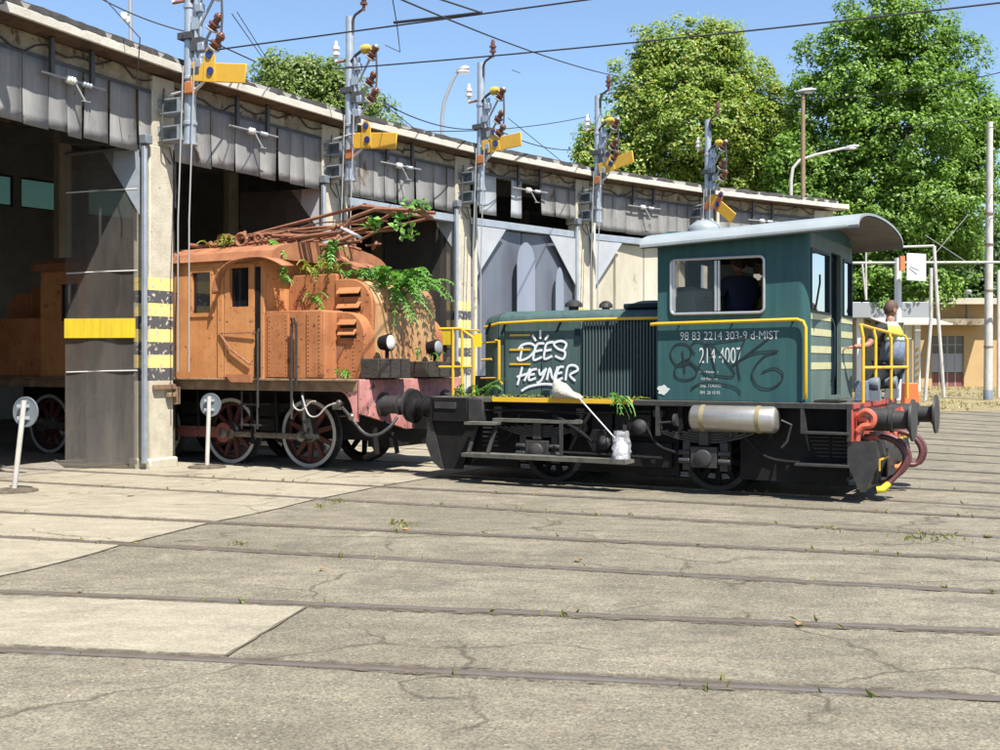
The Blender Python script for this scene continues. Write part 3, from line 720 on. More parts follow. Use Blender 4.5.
# roof: eave edge ring, soffit, slab, beam, per bay
SM = 3
for i in range(NB):
    Fb, L = bay(i)
    a0, a1 = angs[i], angs[i + 1]
    ey = 6.14
    seg = 6
    rag = [random.uniform(-.02, .03) for _ in range(seg + 1)]
    def ring(f, R, z): return polar(a0 + (a1 - a0) * f, R / math.cos(R_((a0 - a1) / 2)) * math.cos(R_((a0 - a1) * (f - .5))) ** -1 * math.cos(R_((a0 - a1) / 2)), z)
    pt = lambda f, r, z: Fb(L * f, r - RC + RC, z) if False else Fb(L * f, r, z)
    x0 = -.03; ra = RE - RC
    b = MB(lambda a, r, z: Fb(a, r, z))
    ext = .035
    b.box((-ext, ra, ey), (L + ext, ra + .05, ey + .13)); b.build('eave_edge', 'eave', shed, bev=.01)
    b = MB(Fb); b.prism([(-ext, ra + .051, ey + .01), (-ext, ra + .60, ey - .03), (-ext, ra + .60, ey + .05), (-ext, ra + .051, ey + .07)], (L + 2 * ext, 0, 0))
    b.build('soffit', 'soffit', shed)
    b = MB(Fb); b.prism([(0, ra + .03, ey + .135), (0, RB - RC, 8.3), (0, RB - RC, 8.42), (0, ra + .03, ey + .19)], (L, 0, 0))
    # the roof slab widens inwards with the ring
    A0, A1 = polar(a0, RB), polar(a1, RB)
    b = MB()
    f0, f1 = Fb(-ext, ra + .02, 0), Fb(L + ext, ra + .02, 0)
    q = []
    for zz in (0, .07):
        q += [f0 + Vector((0, 0, ey + .134 + zz)), f1 + Vector((0, 0, ey + .134 + zz)), A1 + Vector((0, 0, 8.3 + zz)), A0 + Vector((0, 0, 8.3 + zz))]
    b.add([tuple(p) for p in q], [(0, 1, 2, 3), (7, 6, 5, 4), (0, 4, 5, 1), (1, 5, 6, 2), (2, 6, 7, 3), (3, 7, 4, 0)])
    b.build('roof_slab', 'inner', shed)
    # ragged tar felt on the edge
    b = MB(Fb); n = 30
    vs = []
    for k in range(n + 1):
        a = -ext + (L + 2 * ext) * k / n; h = random.uniform(.02, .075); o = random.uniform(-.015, .03)
        vs += [(a, ra + o, ey + .132), (a, ra + o + .01, ey + .205 + h * .3), (a, ra + .22, ey + .215 + h), (a, ra + 1.2, ey + .35 + h)]
    b.add(vs, [(4 * k + q, 4 * k + q + 1, 4 * k + 5 + q, 4 * k + 4 + q) for k in range(n) for q in range(3)])
    b.build('roofing_felt', 'tar', shed)
    # beam over the opening
    b = MB(Fb); b.box((.2, RF - RC + .0, 5.84), (L - .2, RF - RC + .3, 6.12)); b.build('beam', 'beam', shed, bev=.015)
    b = MB(Fb); b.box((.2, RF - RC - .03, 5.80), (L - .2, RF - RC - .005, 5.86)); b.build('fascia_rail', 'darkpaint', shed)
    # cable sagging along the beam
    b = MB(Fb); pts_ = []
    for k in range(21):
        f = k / 20; pts_.append((.1 + (L - .2) * f, RF - RC - .03, 5.98 + .05 * math.sin(f * 19) - .07 * math.sin(f * 6.3) + .05 * math.cos(f * 33)))
    b.tube(pts_, .013, 6); b.build('cable', 'wire', shed)
    # grey sheets hung below it
    if i >= 1:
        ns = 8 if i < BAY0 + 3 else 9
        wd = (L - .4) / ns
        for k in range(ns):
            g_ = i - BAY0
            if g_ == 3 and k in (0, 2, 4, 5): continue
            if g_ == 0 and k == 99: continue
            zb = (4.86 if g_ < 3 else 4.92) + random.uniform(-.03, .03)
            if g_ == 3 and k > 4: zb = 5.1
            tw = random.uniform(-.03, .03) * (1.0 if g_ <= 2 else .6); bow = random.uniform(-.005, .018)
            e_ = lambda q: .2 + wd * q + (wd * .28 * math.sin(q * 5.1 + i * 2.3) if 0 < q < ns else 0)
            aa = e_(k) + .003 + random.uniform(0, .012); ab = e_(k + 1) - .003 - (random.uniform(0, .05) if random.random() < .3 and g_ <= 2 else 0)
            b = MB(Fb); vs = []
            rows = 6
            for q in range(rows + 1):
                f = q / rows; z = 5.83 + (zb - 5.83) * f
                for s_, a in ((-1, aa), (0, (aa + ab) / 2), (1, ab)):
                    rr = RF - RC - .02 - bow * f * f + tw * s_ * f * f + (.012 if s_ == 0 else 0) * math.sin(f * 3)
                    vs.append((a + .02 * tw * 10 * f, rr, z + (.02 * s_ * tw * 10 if q == rows else 0)))
            b.add(vs, [(q * 3 + s, q * 3 + s + 1, q * 3 + s + 4, q * 3 + s + 3) for q in range(rows) for s in range(2)])
            light = (g_ == 3 and k in (1, 3))
            o = b.build('fascia_sheet', 'sheet_light' if light else 'sheet', shed)
            md = o.modifiers.new('t', 'SOLIDIFY'); md.thickness = .006
    # lintel
    if i - BAY0 >= 2:
        b = MB(Fb); b.box((.18, -.08, 4.66), (L - .18, .1, 4.82)); b.build('lintel', 'galv', shed, bev=.01)
    # ceiling beams inside and rear wall with clerestory windows
    W0, W1 = polar(a0, RB), polar(a1, RB); Lw = (W1 - W0).length; xw = (W1 - W0) / Lw; yw = Vector((-xw.y, xw.x, 0))
    Fw = lambda a, z, d: W0 + xw * a + yw * d + Vector((0, 0, z))
    wins = [(Lw * f0, Lw * f1, 6.15, 7.05) for f0, f1 in ((.06, .33), (.37, .64), (.68, .94)) if i <= 4 or (i == 5 and f0 < .1)]
    low = [(Lw * f0, Lw * f1, 2.3, 4.6) for f0, f1 in ((.2, .45), (.55, .8))]
    b = MB(); b.panel(lambda a, z, d: tuple(Fw(a, z, d)), (0, Lw), (0, 8.3), wins, .2); wl = b.build('rear_wall', 'inner', shed, smooth=False)
    for (a, c, z0, z1) in wins:
        b = MB(); b.panel(lambda a_, z, d: tuple(Fw(a_, z, d + .06)), (a, c), (z0, z1), [(a + .05, c - .05, z0 + .05, z1 - .05)], .05)
        wf = b.build('window', 'darkpaint', shed, smooth=False)
        b = MB(); b.panel(lambda a_, z, d: tuple(Fw(a_, z, d + .075)), (a + .05, c - .05), (z0 + .05, z1 - .05), [], .01); b.build('pane', 'pane', wf, smooth=False)
    for R2 in (40.5, 43.5, 46.5, 49.5):
        zz = 6.15 + (R2 - RC) * .13
        p, q = polar(a0, R2, zz), polar(a1, R2, zz); d2 = (q - p).normalized(); n2 = Vector((-d2.y, d2.x, 0)) * .07
        b = MB(); b.prism([p - n2, p + n2, p + n2 + Vector((0, 0, -.25)), p - n2 + Vector((0, 0, -.25))], q - p); b.build('purlin', 'beam', shed)
    b = MB(); b.tube([polar(a0, 45.5, 0), polar(a0, 45.5, 6.9)], .2, 8); b.build('inner_column', 'plaster', shed)
    b = MB(); d_ = Vector((-math.sin(R_(a0)), math.cos(R_(a0)), 0)) * .16
    p, q = polar(a0, RC + .3), polar(a0, RB)
    b.prism([p - d_ + Vector((0, 0, 5.7)), q - d_ + Vector((0, 0, 7.5)), q - d_ + Vector((0, 0, 8.28)), p - d_ + Vector((0, 0, 6.2))], d_ * 2); b.build('roof_beam', 'inner', shed)
# side walls at both ends
for ai, nm in ((0, 1), (len(angs) - 1, -1)):
    a = angs[ai]; t_ = Vector((-math.sin(R_(a)), math.cos(R_(a)), 0)) * (.25 * nm)
    p, q = polar(a, RC + .2), polar(a, RB + .2)
    b = MB(); b.prism([p, q, q + Vector((0, 0, 8.3)), p + Vector((0, 0, 6.1))], t_); b.build('end_wall', 'plaster', shed)
Fe = radial(len(angs) - 1)
b = MB(Fe); b.box((-.6, -.14, 0), (-.2, .1, 6.08)); b.build('end_pier', 'plaster', shed, bev=.02)
b = MB(Fe); b.box((-.25, -.48, 6.13), (.45, 1.2, 6.27)); b.build('eave_edge', 'eave', shed, bev=.01)

# doors: heavy plastic swing flaps and solid panels
def flap(Fb, hinge, length, ang, z0, z1, m, sgn=1, wave=.03, name='door_flap'):
    """a hanging sheet hinged at a = hinge, turned ang inwards from the bay line"""
    ca, sa = math.cos(ang), math.sin(ang); nx_, nz_ = 14, 8
    b = MB(Fb); vs = []
    for q in range(nz_ + 1):
        for k in range(nx_ + 1):
            f = k / nx_; l_ = length * f; z = z0 + (z1 - z0) * q / nz_
            d = wave * math.sin(f * 7 + z * .35) * (0.3 + .7 * math.sin(f * 3.14))
            vs.append((hinge + sgn * (l_ * ca) - sa * d * sgn, l_ * sa + ca * d, z))
    b.add(vs, [(q * (nx_ + 1) + k, q * (nx_ + 1) + k + 1, (q + 1) * (nx_ + 1) + k + 1, (q + 1) * (nx_ + 1) + k) for q in range(nz_) for k in range(nx_)])
    return b.build(name, m, shed)
def band(Fb, hinge, length, ang, z0, z1, m, parent, sgn, off=-.035, name='warning_band'):
    ca, sa = math.cos(ang), math.sin(ang)
    b = MB(Fb); vs = []
    for f in (0.01, .5, .99):
        for z in (z0, z1):
            l_ = length * f; vs.append((hinge + sgn * l_ * ca - sgn * sa * off * -1 * -1, l_ * sa + ca * off, z))
    b.add(vs, [(0, 1, 3, 2), (2, 3, 5, 4)]); o = b.build(name, m, parent, smooth=False)
    md = o.modifiers.new('t', 'SOLIDIFY'); md.thickness = .004
# bay 0 (left of the first column): flap hinged on that column, swung right in
Fb, L = bay(BAY0)
for h, s_ in ((L - .54, -1),):
    # placed from its hinge at the column, swinging inwards
    A_ = R_(76)
    fl = flap(Fb, h, 1.2, A_, .08, 4.93, 'pvc', s_, .02)
    b = MB(Fb); ca, sa = math.cos(A_), math.sin(A_)
    e = lambda f, z, o=0: (h + s_ * 1.2 * f * ca, 1.2 * f * sa + o, z)
    b.tube([e(0, 4.95), e(1, 4.86)], .035, 6); b.build('top_rail', 'darkpaint', fl)
    for z in (3.05, 1.52, 4.3):
        b = MB(Fb); b.tube([e(.02, z, -.03), e(.5, z - .01, -.03), e(1, z - .03, -.03)], .012, 6); b.build('seam', 'white_trim', fl)
    band(Fb, h, 1.2, A_, 2.02, 2.32, 'pvc_yellow', fl, s_, -.04)
    b = MB(Fb); b.prism([e(0, 4.9, -.05), e(.5, 4.88, -.05), e(.0, 3.9, -.05)], (0, .01, 0)); b.build('gusset', 'galv', fl, smooth=False)
# open bays 1 and 2: flaps folded back
for bi in (BAY0 + 1, BAY0 + 2):
    Fb, L = bay(bi)
    for h, s_ in ((.3, 1), (L - .3, -1)):
        if bi == BAY0 + 1 and s_ == 1: A_ = R_(100)
        else: A_ = R_(82)
        fl = flap(Fb, h, 1.75, A_, .08, 4.9, 'pvc', s_, .03)
        ca, sa = math.cos(A_), math.sin(A_)
        b = MB(Fb); b.prism([(h + s_ * .0, -.02, 4.9), (h + s_ * .6 * ca, .6 * sa, 4.9), (h, -.02, 4.1)], (0, .01, 0)); b.build('gusset', 'sheet_light', fl, smooth=False)
        band(Fb, h, 1.75, A_, 2.02, 2.32, 'pvc_yellow', fl, s_, -.04)
# closed bays
def closed(bi, m, gus):
    Fb, L = bay(bi)
    for h, s_ in ((.28, 1), (L - .28, -1)):
        wv = .016 if m == 'pvc_blue' else .004
        fl = flap(Fb, h, (L - .56) / 2 - .01, R_(3), .06, 4.64, m, s_, wv)
        o = -.12
        b = MB(Fb); b.prism([(h - s_ * .06, o, 4.64), (h + s_ * 1.05, o, 4.64), (h - s_ * .06, o, 3.35)], (0, .02, 0)); b.build('gusset', gus, fl, smooth=False)
        b = MB(Fb); b.box((min(h - s_ * .07, h + s_ * .02), o, .06), (max(h - s_ * .07, h + s_ * .02), o + .05, 3.3)); b.build('door_edge', gus, fl)
        b = MB(Fb)
        for k in ((2,) if m != 'pvc_blue' else ()): b.box((h + s_ * k * .45 - .008, -.02 - (.09 if m == 'pvc_blue' else .03), .1), (h + s_ * k * .45 + .008, -.0, 4.5))
        if b.v: b.build('fold_seam', m, fl)
closed(BAY0 + 3, 'pvc_blue', 'sheet_light')
Fb, L = bay(BAY0 + 3)
for a, wd, zt_ in ((L * .5 - .12, .62, 4.4), (L * .76, .3, 3.9)):
    b = MB(Fb); P = [(a - wd / 2, -.16, .1), (a + wd / 2, -.16, .1)]
    P += [(q.x, -.16, q.z) for q in sm([(a + wd / 2, 0, zt_ - .45), (a + wd * .36, 0, zt_ - .15), (a, 0, zt_), (a - wd * .36, 0, zt_ - .15), (a - wd / 2, 0, zt_ - .45)], 4)]
    b.prism(P, (0, .012, 0)); b.build('door_panel', 'pvc_pale', shed)
closed(BAY0 + 4, 'plaster', 'sheet_light')
closed(BAY0 + 5, 'plaster', 'sheet_light')

# ------------------------------------------------------------------ anchor brackets hung from the beam of each bay
def anchor(i, f, label):
    Fb, L = bay(i)
    c = Fb(L * f, RF - RC - .12, 5.6)
    x = Fb(1, 0, 0) - Fb(0, 0, 0)
    t = thing('wire_anchor_bracket', label, 'bracket', tuple(c), math.atan2(x.y, x.x), 'wire anchor brackets under the eaves')
    for s_ in (-.38, .38):
        b = MB(); b.box((s_ - .035, -.03, .02), (s_ + .035, .03, .52)); b.build('hanger', 'darkpaint', t, local=True, bev=.006)
    b = MB(); b.tube([(-.6, -.02, 0), (.62, -.02, .01)], .018, 8); b.build('cross_bar', 'lamp_grey', t, local=True)
    b = MB(); b.lathe((-.13, -.02, 0), (1, 0, 0), [(0, .03), (.02, .06), (.05, .045), (.07, .062), (.1, .045), (.12, .062), (.15, .045), (.18, .03)], 12); b.build('insulator', 'porcelain_white', t, local=True)
    b = MB(); b.lathe((.17, -.02, 0), (1, 0, 0), [(0, .03), (.03, .045), (.06, .03), (.09, .045), (.12, .03), (.15, .045), (.18, .03)], 10); b.build('spring', 'galv', t, local=True)
    b = MB(); b.tube([(.03, -.03, -.03), (.11, -.08, -.2), (.15, -.1, -.27)], .016, 8); b.tube([(.08, -.1, -.27), (.24, -.1, -.26)], .01, 6); b.build('wire_clamp', 'lamp_grey', t, local=True)
    return t
lab = ['bracket with white insulator under the eave at the far left bay', 'bracket with insulator above the orange locomotive cab', 'bracket with insulator above the dark open bay behind the wrecked pantograph',
       'bracket with insulator above the blue-grey closed door', 'bracket with insulator above the dark gap between fascia sheets', 'bracket with insulator at the last bay behind the shunter cab roof']
for k, f in enumerate((.5, .46, .46, .5, .44, .42)): anchor(BAY0 + k, f, lab[k])

# ------------------------------------------------------------------ switch masts with yellow arms, one at each column
def mast(px, arm_z, tilt, label, low=False):
    deg, d = on_circle(px, 36.82)
    c = polar(deg, 36.82)
    t = thing('switch_mast', label, 'mast', (c.x, c.y, 5.0), math.atan2(CY - c.y, CX - c.x), 'blue-grey switch masts along the eaves')
    S = dict(parent=t, local=True)
    zt = 3.05
    b = MB(); b.lathe((0, 0, 0), (0, 0, 1), [(0, .12), (.04, .12), (.05, .095), (.3, .095), (.31, .115), (.36, .115), (.37, .095), (1.0, .09), (1.01, .11), (1.05, .11), (1.06, .09), (2.1, .085), (2.11, .1), (2.16, .1), (2.17, .082), (zt, .08)], 14)
    pole = b.build('mast_tube', 'galv', **S)
    b = MB(); b.tube([(.17, -.05, .9), (.17, -.05, 2.25)], .035, 8); b.box((.12, -.09, 1.2), (.22, -.01, 1.32)); b.box((.1, -.09, 1.75), (.24, .0, 1.95)); b.build('conduit', 'galv', **S)
    b = MB(); b.box((.09, -.1, 1.42), (.30, .06, 1.62)); b.box((.12, -.12, 1.05), (.28, -.02, 1.15)); b.box((-.14, -.13, 1.62), (.13, .13, 1.72)); b.build('clamp', 'darkpaint', **S)
    for z in (.08, .5):
        b = MB()
        y0, y1 = -.05, .12
        b.box((-.62, -.14, z), (-.08, .14, z + .02)); b.box((-.58, -.14, z + .21), (-.08, .14, z + .23)); b.box((-.62, .10, z + .02), (-.1, .12, z + .21))
        b.prism([(-.62, -.14, z), (-.60, -.14, z), (-.44, -.14, z + .23), (-.62, -.14, z + .23)], (0, .28, 0)); b.box((-.14, -.14, z + .02), (-.09, .14, z + .21))
        b.build('bracket', 'galv', **S)
    b = MB(); b.box((.0, -.14, arm_z - 5.0 - .33), (.16, -.02, arm_z - 5.0 - .15)); b.build('relay_box', 'orangebox', bev=.01, **S)
    b = MB(); b.tube([(.1, -.05, arm_z - 5.3), (.28, -.08, arm_z - 5.22), (.42, -.08, arm_z - 5.1)], .025, 6); b.build('arm_lever', 'white_trim', **S)
    ct, st = math.cos(tilt), math.sin(tilt)
    rot = lambda a, y, z: (.1 + a * ct - z * st, y, (arm_z - 5.0) + a * st + z * ct)
    b = MB(rot); b.box((.02, -.115, -.14), (1.08, -.085, .15)); arm = b.build('signal_arm', 'mastyellow', bev=.01, **S)
    b = MB(rot); b.prism([(.3, -.13, -.14), (.52, -.13, -.14), (.47, -.13, .24), (.40, -.13, .36), (.30, -.13, .36), (.26, -.13, .24)], (0, .012, 0)); b.build('spectacle', 'orangebox' if low else 'mastyellow', arm, local=True)
    for (a, z) in ((.36, .27), (.42, .02)):
        b = MB(rot); b.lathe((a, -.15, z), (0, 1, 0), [(0, .03), (0, .062), (.05, .062)], 14); b.build('lens', 'lens_blue', arm, local=True)
    # stand-off insulators on the right, linked by a rod
    ends = []
    for k, (a0, z0, a1, z1) in enumerate(((.22, 1.75, .70, 2.36), (.2, 1.35, .66, 1.88), (.2, 1.05, .70, 1.58))):
        p, q = Vector((a0, -.06, z0)), Vector((a1, -.10, z1)); dr = (q - p).normalized(); Lq = (q - p).length
        b = MB(); b.tube([p, q], .022, 7); b.build('support_rod', 'galv', **S)
        m_ = p + dr * (Lq - .26)
        b = MB(); b.lathe(m_, dr, [(0, .03), (.01, .085), (.05, .095), (.055, .06), (.09, .06), (.095, .09), (.13, .095), (.135, .055), (.2, .05), (.21, .07), (.27, .07), (.28, .03)], 12)
        ins = b.build('insulator', 'porcelain_brown', **S)
        b = MB(); b.lathe(m_ + dr * .012, dr, [(0, .09), (.03, .1), (.035, .09)], 12); b.build('insulator_ring', 'porcelain_white', ins, local=True)
        b = MB(); b.ball(tuple(q), .055); b.build('insulator_cap', 'lamp_grey' if k == 0 else 'porcelain_brown', ins, local=True)
        ends.append(q)
    b = MB(); b.tube([ends[0], ends[1] + Vector((.06, 0, 0)), ends[2]], .018, 6); b.build('link_rod', 'darkpaint', **S)
    b = MB(); b.tube([(.05, -.03, 2.2), (.2, -.06, 2.3), (.42, -.08, 2.38)], .03, 7); b.build('yellow_insulator_arm', 'darkpaint', **S)
    b = MB(); b.lathe((.36, -.08, 2.36), (1, 0, .1), [(0, .04), (.02, .085), (.1, .09), (.16, .07), (.2, .04)], 12); b.build('yellow_insulator', 'dullyellow', **S)
    b = MB()
    for (a, z) in ((.2, 1.15), (.24, 1.4), (.2, 2.0)): b.box((a, -.12, z), (a + .12, -.02, z + .13))
    b.tube([(.17, -.05, 1.0), (.3, -.07, 1.35)], .04, 7); b.tube([(.26, -.05, 2.25), (.26, -.05, 1.5)], .03, 7); b.build('switch_gear', 'galv', bev=.012, **S)
    # top: bent rod carrying a vertical insulator; small insulator on the other side
    b = MB(); b.tube([(.09, -.02, 2.75), (.1, -.03, 2.98), (.16, -.04, 3.05), (.38, -.06, 3.12)], .025, 7); b.build('top_bracket', 'darkpaint', **S)
    b = MB(); b.lathe((.38, -.06, 3.08), (0, 0, 1), [(0, .03), (.1, .03), (.11, .07), (.15, .07), (.16, .045), (.2, .045), (.21, .075), (.25, .075), (.26, .045), (.32, .045), (.38, .03)], 12); b.build('top_insulator', 'porcelain_brown', **S)
    b = MB(); b.tube([(-.05, 0, 2.25), (-.34, 0, 2.25)], .025, 7); b.build('side_bracket', 'rust', **S)
    b = MB(); b.lathe((-.34, 0, 2.25), (0, 0, 1), [(0, .03), (.12, .03), (.13, .075), (.18, .075), (.19, .05), (.23, .05), (.24, .075), (.29, .075), (.3, .04), (.4, .03)], 12); b.build('side_insulator', 'porcelain_white', **S)
    b = MB(); b.tube([(-.05, .1, 1.2), (-.09, .1, .95), (-.28, .25, .78), (-.5, .4, 1.12)], .022, 6); b.build('cable', 'lens_blue', **S)
    for s_ in (-.02, .2):
        b = MB(); b.tube([(s_, -.13, 1.2), (s_ - .02, -.22, -1.2), (s_ - .04, -.2, -3.5)], .012, 6); b.build('pull_wire', 'rope', **S)
    b = MB(); b.tube([(-1.0, .05, .78), (.2, -.12, .84)], .016, 6); b.build('guy_rod', 'white_trim', **S)
    return t
mast(-12, 6.12 + .25, R_(-10), 'mast at the upper left corner, mostly out of view, only its yellow arm showing')
mast(190, 6.1, R_(-8), 'switch mast above the yellow and black striped column, yellow arm level')
mast(350, 5.72, R_(-6), 'switch mast left of the left tree top, yellow arm over the pantograph wreck')
mast(481, 6.2, R_(3), 'switch mast left of the closed blue-grey door, lamp behind it')
mast(598, 6.24, R_(10), 'switch mast before the left edge of the middle tree, yellow arm tilted up')
mast(708, 6.0, R_(-38), 'farthest switch mast, its yellow arm hanging down to the right', True)

# ================================================================== ORANGE ELECTRIC LOCOMOTIVE
def wl(u, n, z): return W(u, n, z)
loco = thing('electric_locomotive', 'derelict orange electric locomotive with rusty roof and plants on its nose', 'locomotive', tuple(W(-13.8, 14.85, 0)))
NC = 14.85
def wheel(u, side, r, rim, hub, parent, spokes=10, tyre='tyre_white', z=None):
    n0 = NC - .7175 * side; s = -side          # outer face towards the camera for side = 1
    z = r if z is None else z
    b = MB(wl)
    b.lathe((u, n0 + .07 * side, z), (0, s, 0), [(0, r + .025), (.03, r), (.135, r), (.136, r - .07), (.06, r - .085), (0, r - .08), (0, r + .025)], 40, cap=False)
    wh = b.build('wheel', 'bufgrey', parent)
    b = MB(wl); b.lathe((u, n0 - .067 * side, z), (0, s, 0), [(-.001, r - .002), (.004, r - .006), (.004, r - .058), (-.001, r - .062)], 40, cap=False); b.build('tyre', tyre, wh)
    b = MB(wl)
    for k in range(spokes):
        a = 2 * math.pi * k / spokes + .2 * u; ca, sa = math.cos(a), math.sin(a)
        t0, t1 = .045, .03
        rr0, rr1 = .12, r - .075
        P = [(u + ca * rr0 - sa * t0, n0 - .02 * side, z + sa * rr0 + ca * t0), (u + ca * rr0 + sa * t0, n0 - .02 * side, z + sa * rr0 - ca * t0),
             (u + ca * rr1 + sa * t1, n0 - .02 * side, z + sa * rr1 - ca * t1), (u + ca * rr1 - sa * t1, n0 - .02 * side, z + sa * rr1 + ca * t1)]
        b.prism(P, (0, 0, 0)) if False else b.add(P + [(p[0], p[1] + .05 * side, p[2]) for p in P], [(0, 1, 2, 3), (7, 6, 5, 4), (0, 4, 5, 1), (1, 5, 6, 2), (2, 6, 7, 3), (3, 7, 4, 0)])
    b.lathe((u, n0 + .03 * side, z), (0, s, 0), [(0, r - .08), (.02, r - .08), (.021, r - .13), (0, r - .13)], 36, cap=False)
    b.build('spokes', rim, wh)
    b = MB(wl); b.lathe((u, n0 + .02 * side, z), (0, s, 0), [(0, .15), (.08, .15), (.1, .12), (.17, .11), (.2, .07), (.21, .0)], 20); b.build('hub', hub, wh)
    return wh
RW = .535
for u in (-11.26, -12.86, -14.5, -16.0, -17.2):
    wheel(u, 1, RW, 'wheel_red', 'steel', loco); wheel(u, -1, RW, 'black', 'black', loco)
    b = MB(wl); b.tube([(u, NC - .75, RW), (u, NC + .75, RW)], .09, 10); b.build('axle', 'black', loco)
# coupling rods
def rod(u0, u1, z, h, m, n=NC - .95):
    b = MB(wl)
    b.prism([(u0, n, z - h * .5), (u1, n, z - h * .5), (u1, n, z + h * .5), (u0, n, z + h * .5)], (0, .05, 0))
    b.prism([(u0, n - .008, z - h * .2), (u1, n - .008, z - h * .2), (u1, n - .008, z + h * .2), (u0, n - .008, z + h * .2)], (0, .008, 0))
    for u in (u0, u1): b.lathe((u, n - .02, z), (0, 1, 0), [(0, .02), (0, h * .95), (.09, h * .95), (.09, .02)], 18)
    b.build('coupling_rod', m, loco, bev=.006)
rod(-14.5, -12.86, RW - .02, .17, 'rodred'); rod(-12.7, -11.26, RW - .04, .085, 'steel'); rod(-16.0, -14.62, RW - .02, .15, 'steel'); rod(-17.2, -16.0, RW - .02, .12, 'steel')
for u in (-14.5, -12.86, -11.26):
    b = MB(wl); b.lathe((u, NC - 1.0, RW - .03), (0, 1, 0), [(0, .05), (.02, .085), (.12, .085)], 16); b.build('crank_pin', 'steel', loco)
# frame and dark underparts
b = MB(wl); b.box((-18.8, 13.42, 1.215), (-9.86, 13.52, 1.365)); b.box((-18.8, 13.36, 1.365), (-9.86, 16.3, 1.40)); b.build('footplate', 'framerust', loco, bev=.008)
b = MB(wl); b.box((-18.2, 16.18, 1.2), (-9.86, 16.28, 1.36)); b.build('frame_beam', 'framerust', loco)
b = MB(wl); b.box((-18.1, NC - .62, .45), (-9.9, NC - .56, 1.3)); b.box((-18.1, NC + .56, .45), (-9.9, NC + .62, 1.3)); b.box((-17.5, 14.4, .6), (-10.4, 15.3, 1.34)); b.build('main_frame', 'black', loco)
b = MB(wl)
for u in (-12.0, -13.65, -15.25):
    b.box((u - .16, 13.95, .5), (u + .16, 14.05, .75)); b.tube([(u - .28, 13.9, 1.2), (u - .24, 13.9, .35)], .03, 6); b.tube([(u + .2, 13.92, 1.2), (u + .25, 13.92, .4)], .025, 6)
    b.box((u - .45, 13.96, .93), (u + .45, 14.06, 1.0)); b.box((u - .35, 13.97, .86), (u + .35, 14.05, .93)); b.box((u - .22, 13.97, .8), (u + .22, 14.05, .86))
b.build('suspension', 'black', loco)
# sand pipe, steps, boxes between wheels 1 and 2
b = MB(wl)
for z in (.98, .66): b.box((-12.15, 13.5, z), (-11.8, 13.8, z + .03))
b.tube([(-12.13, 13.52, 1.2), (-12.13, 13.52, .62)], .018, 6); b.tube([(-11.82, 13.52, 1.2), (-11.82, 13.52, .62)], .018, 6)
b.build('step', 'bufgrey', loco)
# cab body: side walls with window openings
UC0, UC1 = -16.6, -11.6
def side_wall(n, th, name, m):
    wins = [(-16.1, -15.65, 2.35, 2.98), (-13.05, -12.66, 2.42, 3.06), (-12.25, -11.87, 2.5, 3.1)]
    b = MB(wl); b.panel(lambda a, z, d: (a, n + d, z), (UC0, UC1), (1.40, 3.24), wins, th); o = b.build(name, m, loco, smooth=False)
    for (a, c, z0, z1) in wins:
        b = MB(wl); b.panel(lambda p, z, d: (p, n - .02 + d, z), (a - .06, c + .06), (z0 - .06, z1 + .06), [(a, c, z0, z1)], .03 if th > 0 else -.03); wf = b.build('window_frame', m, loco, smooth=False)
        b = MB(wl); b.box((a + .001, n + th * .5, z0 + .001), (c - .001, n + th * .5 + .01, z1 - .001)); b.build('pane', 'darkglass', wf)
side_wall(13.4, .06, 'cab_side', 'orange'); side_wall(16.3, -.06, 'cab_side', 'orange')
for u in (UC0, UC1 - .06): b = MB(wl); b.box((u, 13.47, 1.4), (u + .06, 16.23, 3.26)); b.build('cab_end', 'orange', loco)
# cab roof: arched
b = MB(wl); prof = []
for k in range(13):
    f = k / 12; a = math.pi * f; prof.append((13.33 + 3.04 * (1 - math.cos(a)) / 2, 3.22 + .34 * math.sin(a) ** .75))
b.prism([(UC0 - .2, n, z) for n, z in prof], (UC1 - UC0 + .42, 0, 0)); b.build('cab_roof', 'roofrust', loco)
b = MB(wl); b.box((UC0, 13.37, 3.19), (UC1, 13.40, 3.235)); b.build('drip_rail', 'roofrust', loco)
# arched hood over the door at the front of the cab
b = MB(wl); arc = []
arc = [(q.x, q.z) for q in sm([(-12.47, 0, 2.7), (-12.42, 0, 2.95), (-12.2, 0, 3.16), (-11.85, 0, 3.235), (-11.5, 0, 3.24), (-11.25, 0, 3.17), (-11.08, 0, 3.09)], 3)]
vs = []
for (u, z) in arc: vs += [(u, 13.22, z), (u, 13.5, z + .015)]
b.add(vs, [(2 * k, 2 * k + 1, 2 * k + 3, 2 * k + 2) for k in range(len(arc) - 1)]); o = b.build('door_hood', 'roofrust', loco); md = o.modifiers.new('t', 'SOLIDIFY'); md.thickness = .02
# pilaster and door panel
b = MB(wl); b.box((-12.5, 13.37, 1.4), (-12.38, 13.41, 3.2)); b.build('pilaster', 'orange', loco, bev=.008)
b = MB(wl); b.panel(lambda a, z, d: (a, 13.375 + d, z), (-12.36, -11.76), (1.42, 3.16), [(-12.25, -11.87, 2.5, 3.1)], .02); b.build('cab_door', 'orange', loco, smooth=False)
b = MB(wl); b.box((-11.74, 13.38, 1.42), (-11.65, 13.41, 3.1)); b.build('door_gap', 'black', loco)
b = MB(wl); b.tube([(-12.46, 13.35, 2.10), (-11.7, 13.33, 2.1)], .012, 6); b.tube([(-12.44, 13.35, 2.1), (-12.2, 13.33, 1.85), (-11.8, 13.33, 1.62)], .018, 6); b.build('strap', 'rust', loco)
b = MB(wl); b.prism([(-12.3, 13.37, 1.46), (-11.78, 13.37, 1.46), (-11.78, 13.37, 1.34), (-12.18, 13.37, 1.34)], (0, -.05, 0)); b.build('door_step', 'roofrust', loco)
b = MB(wl)
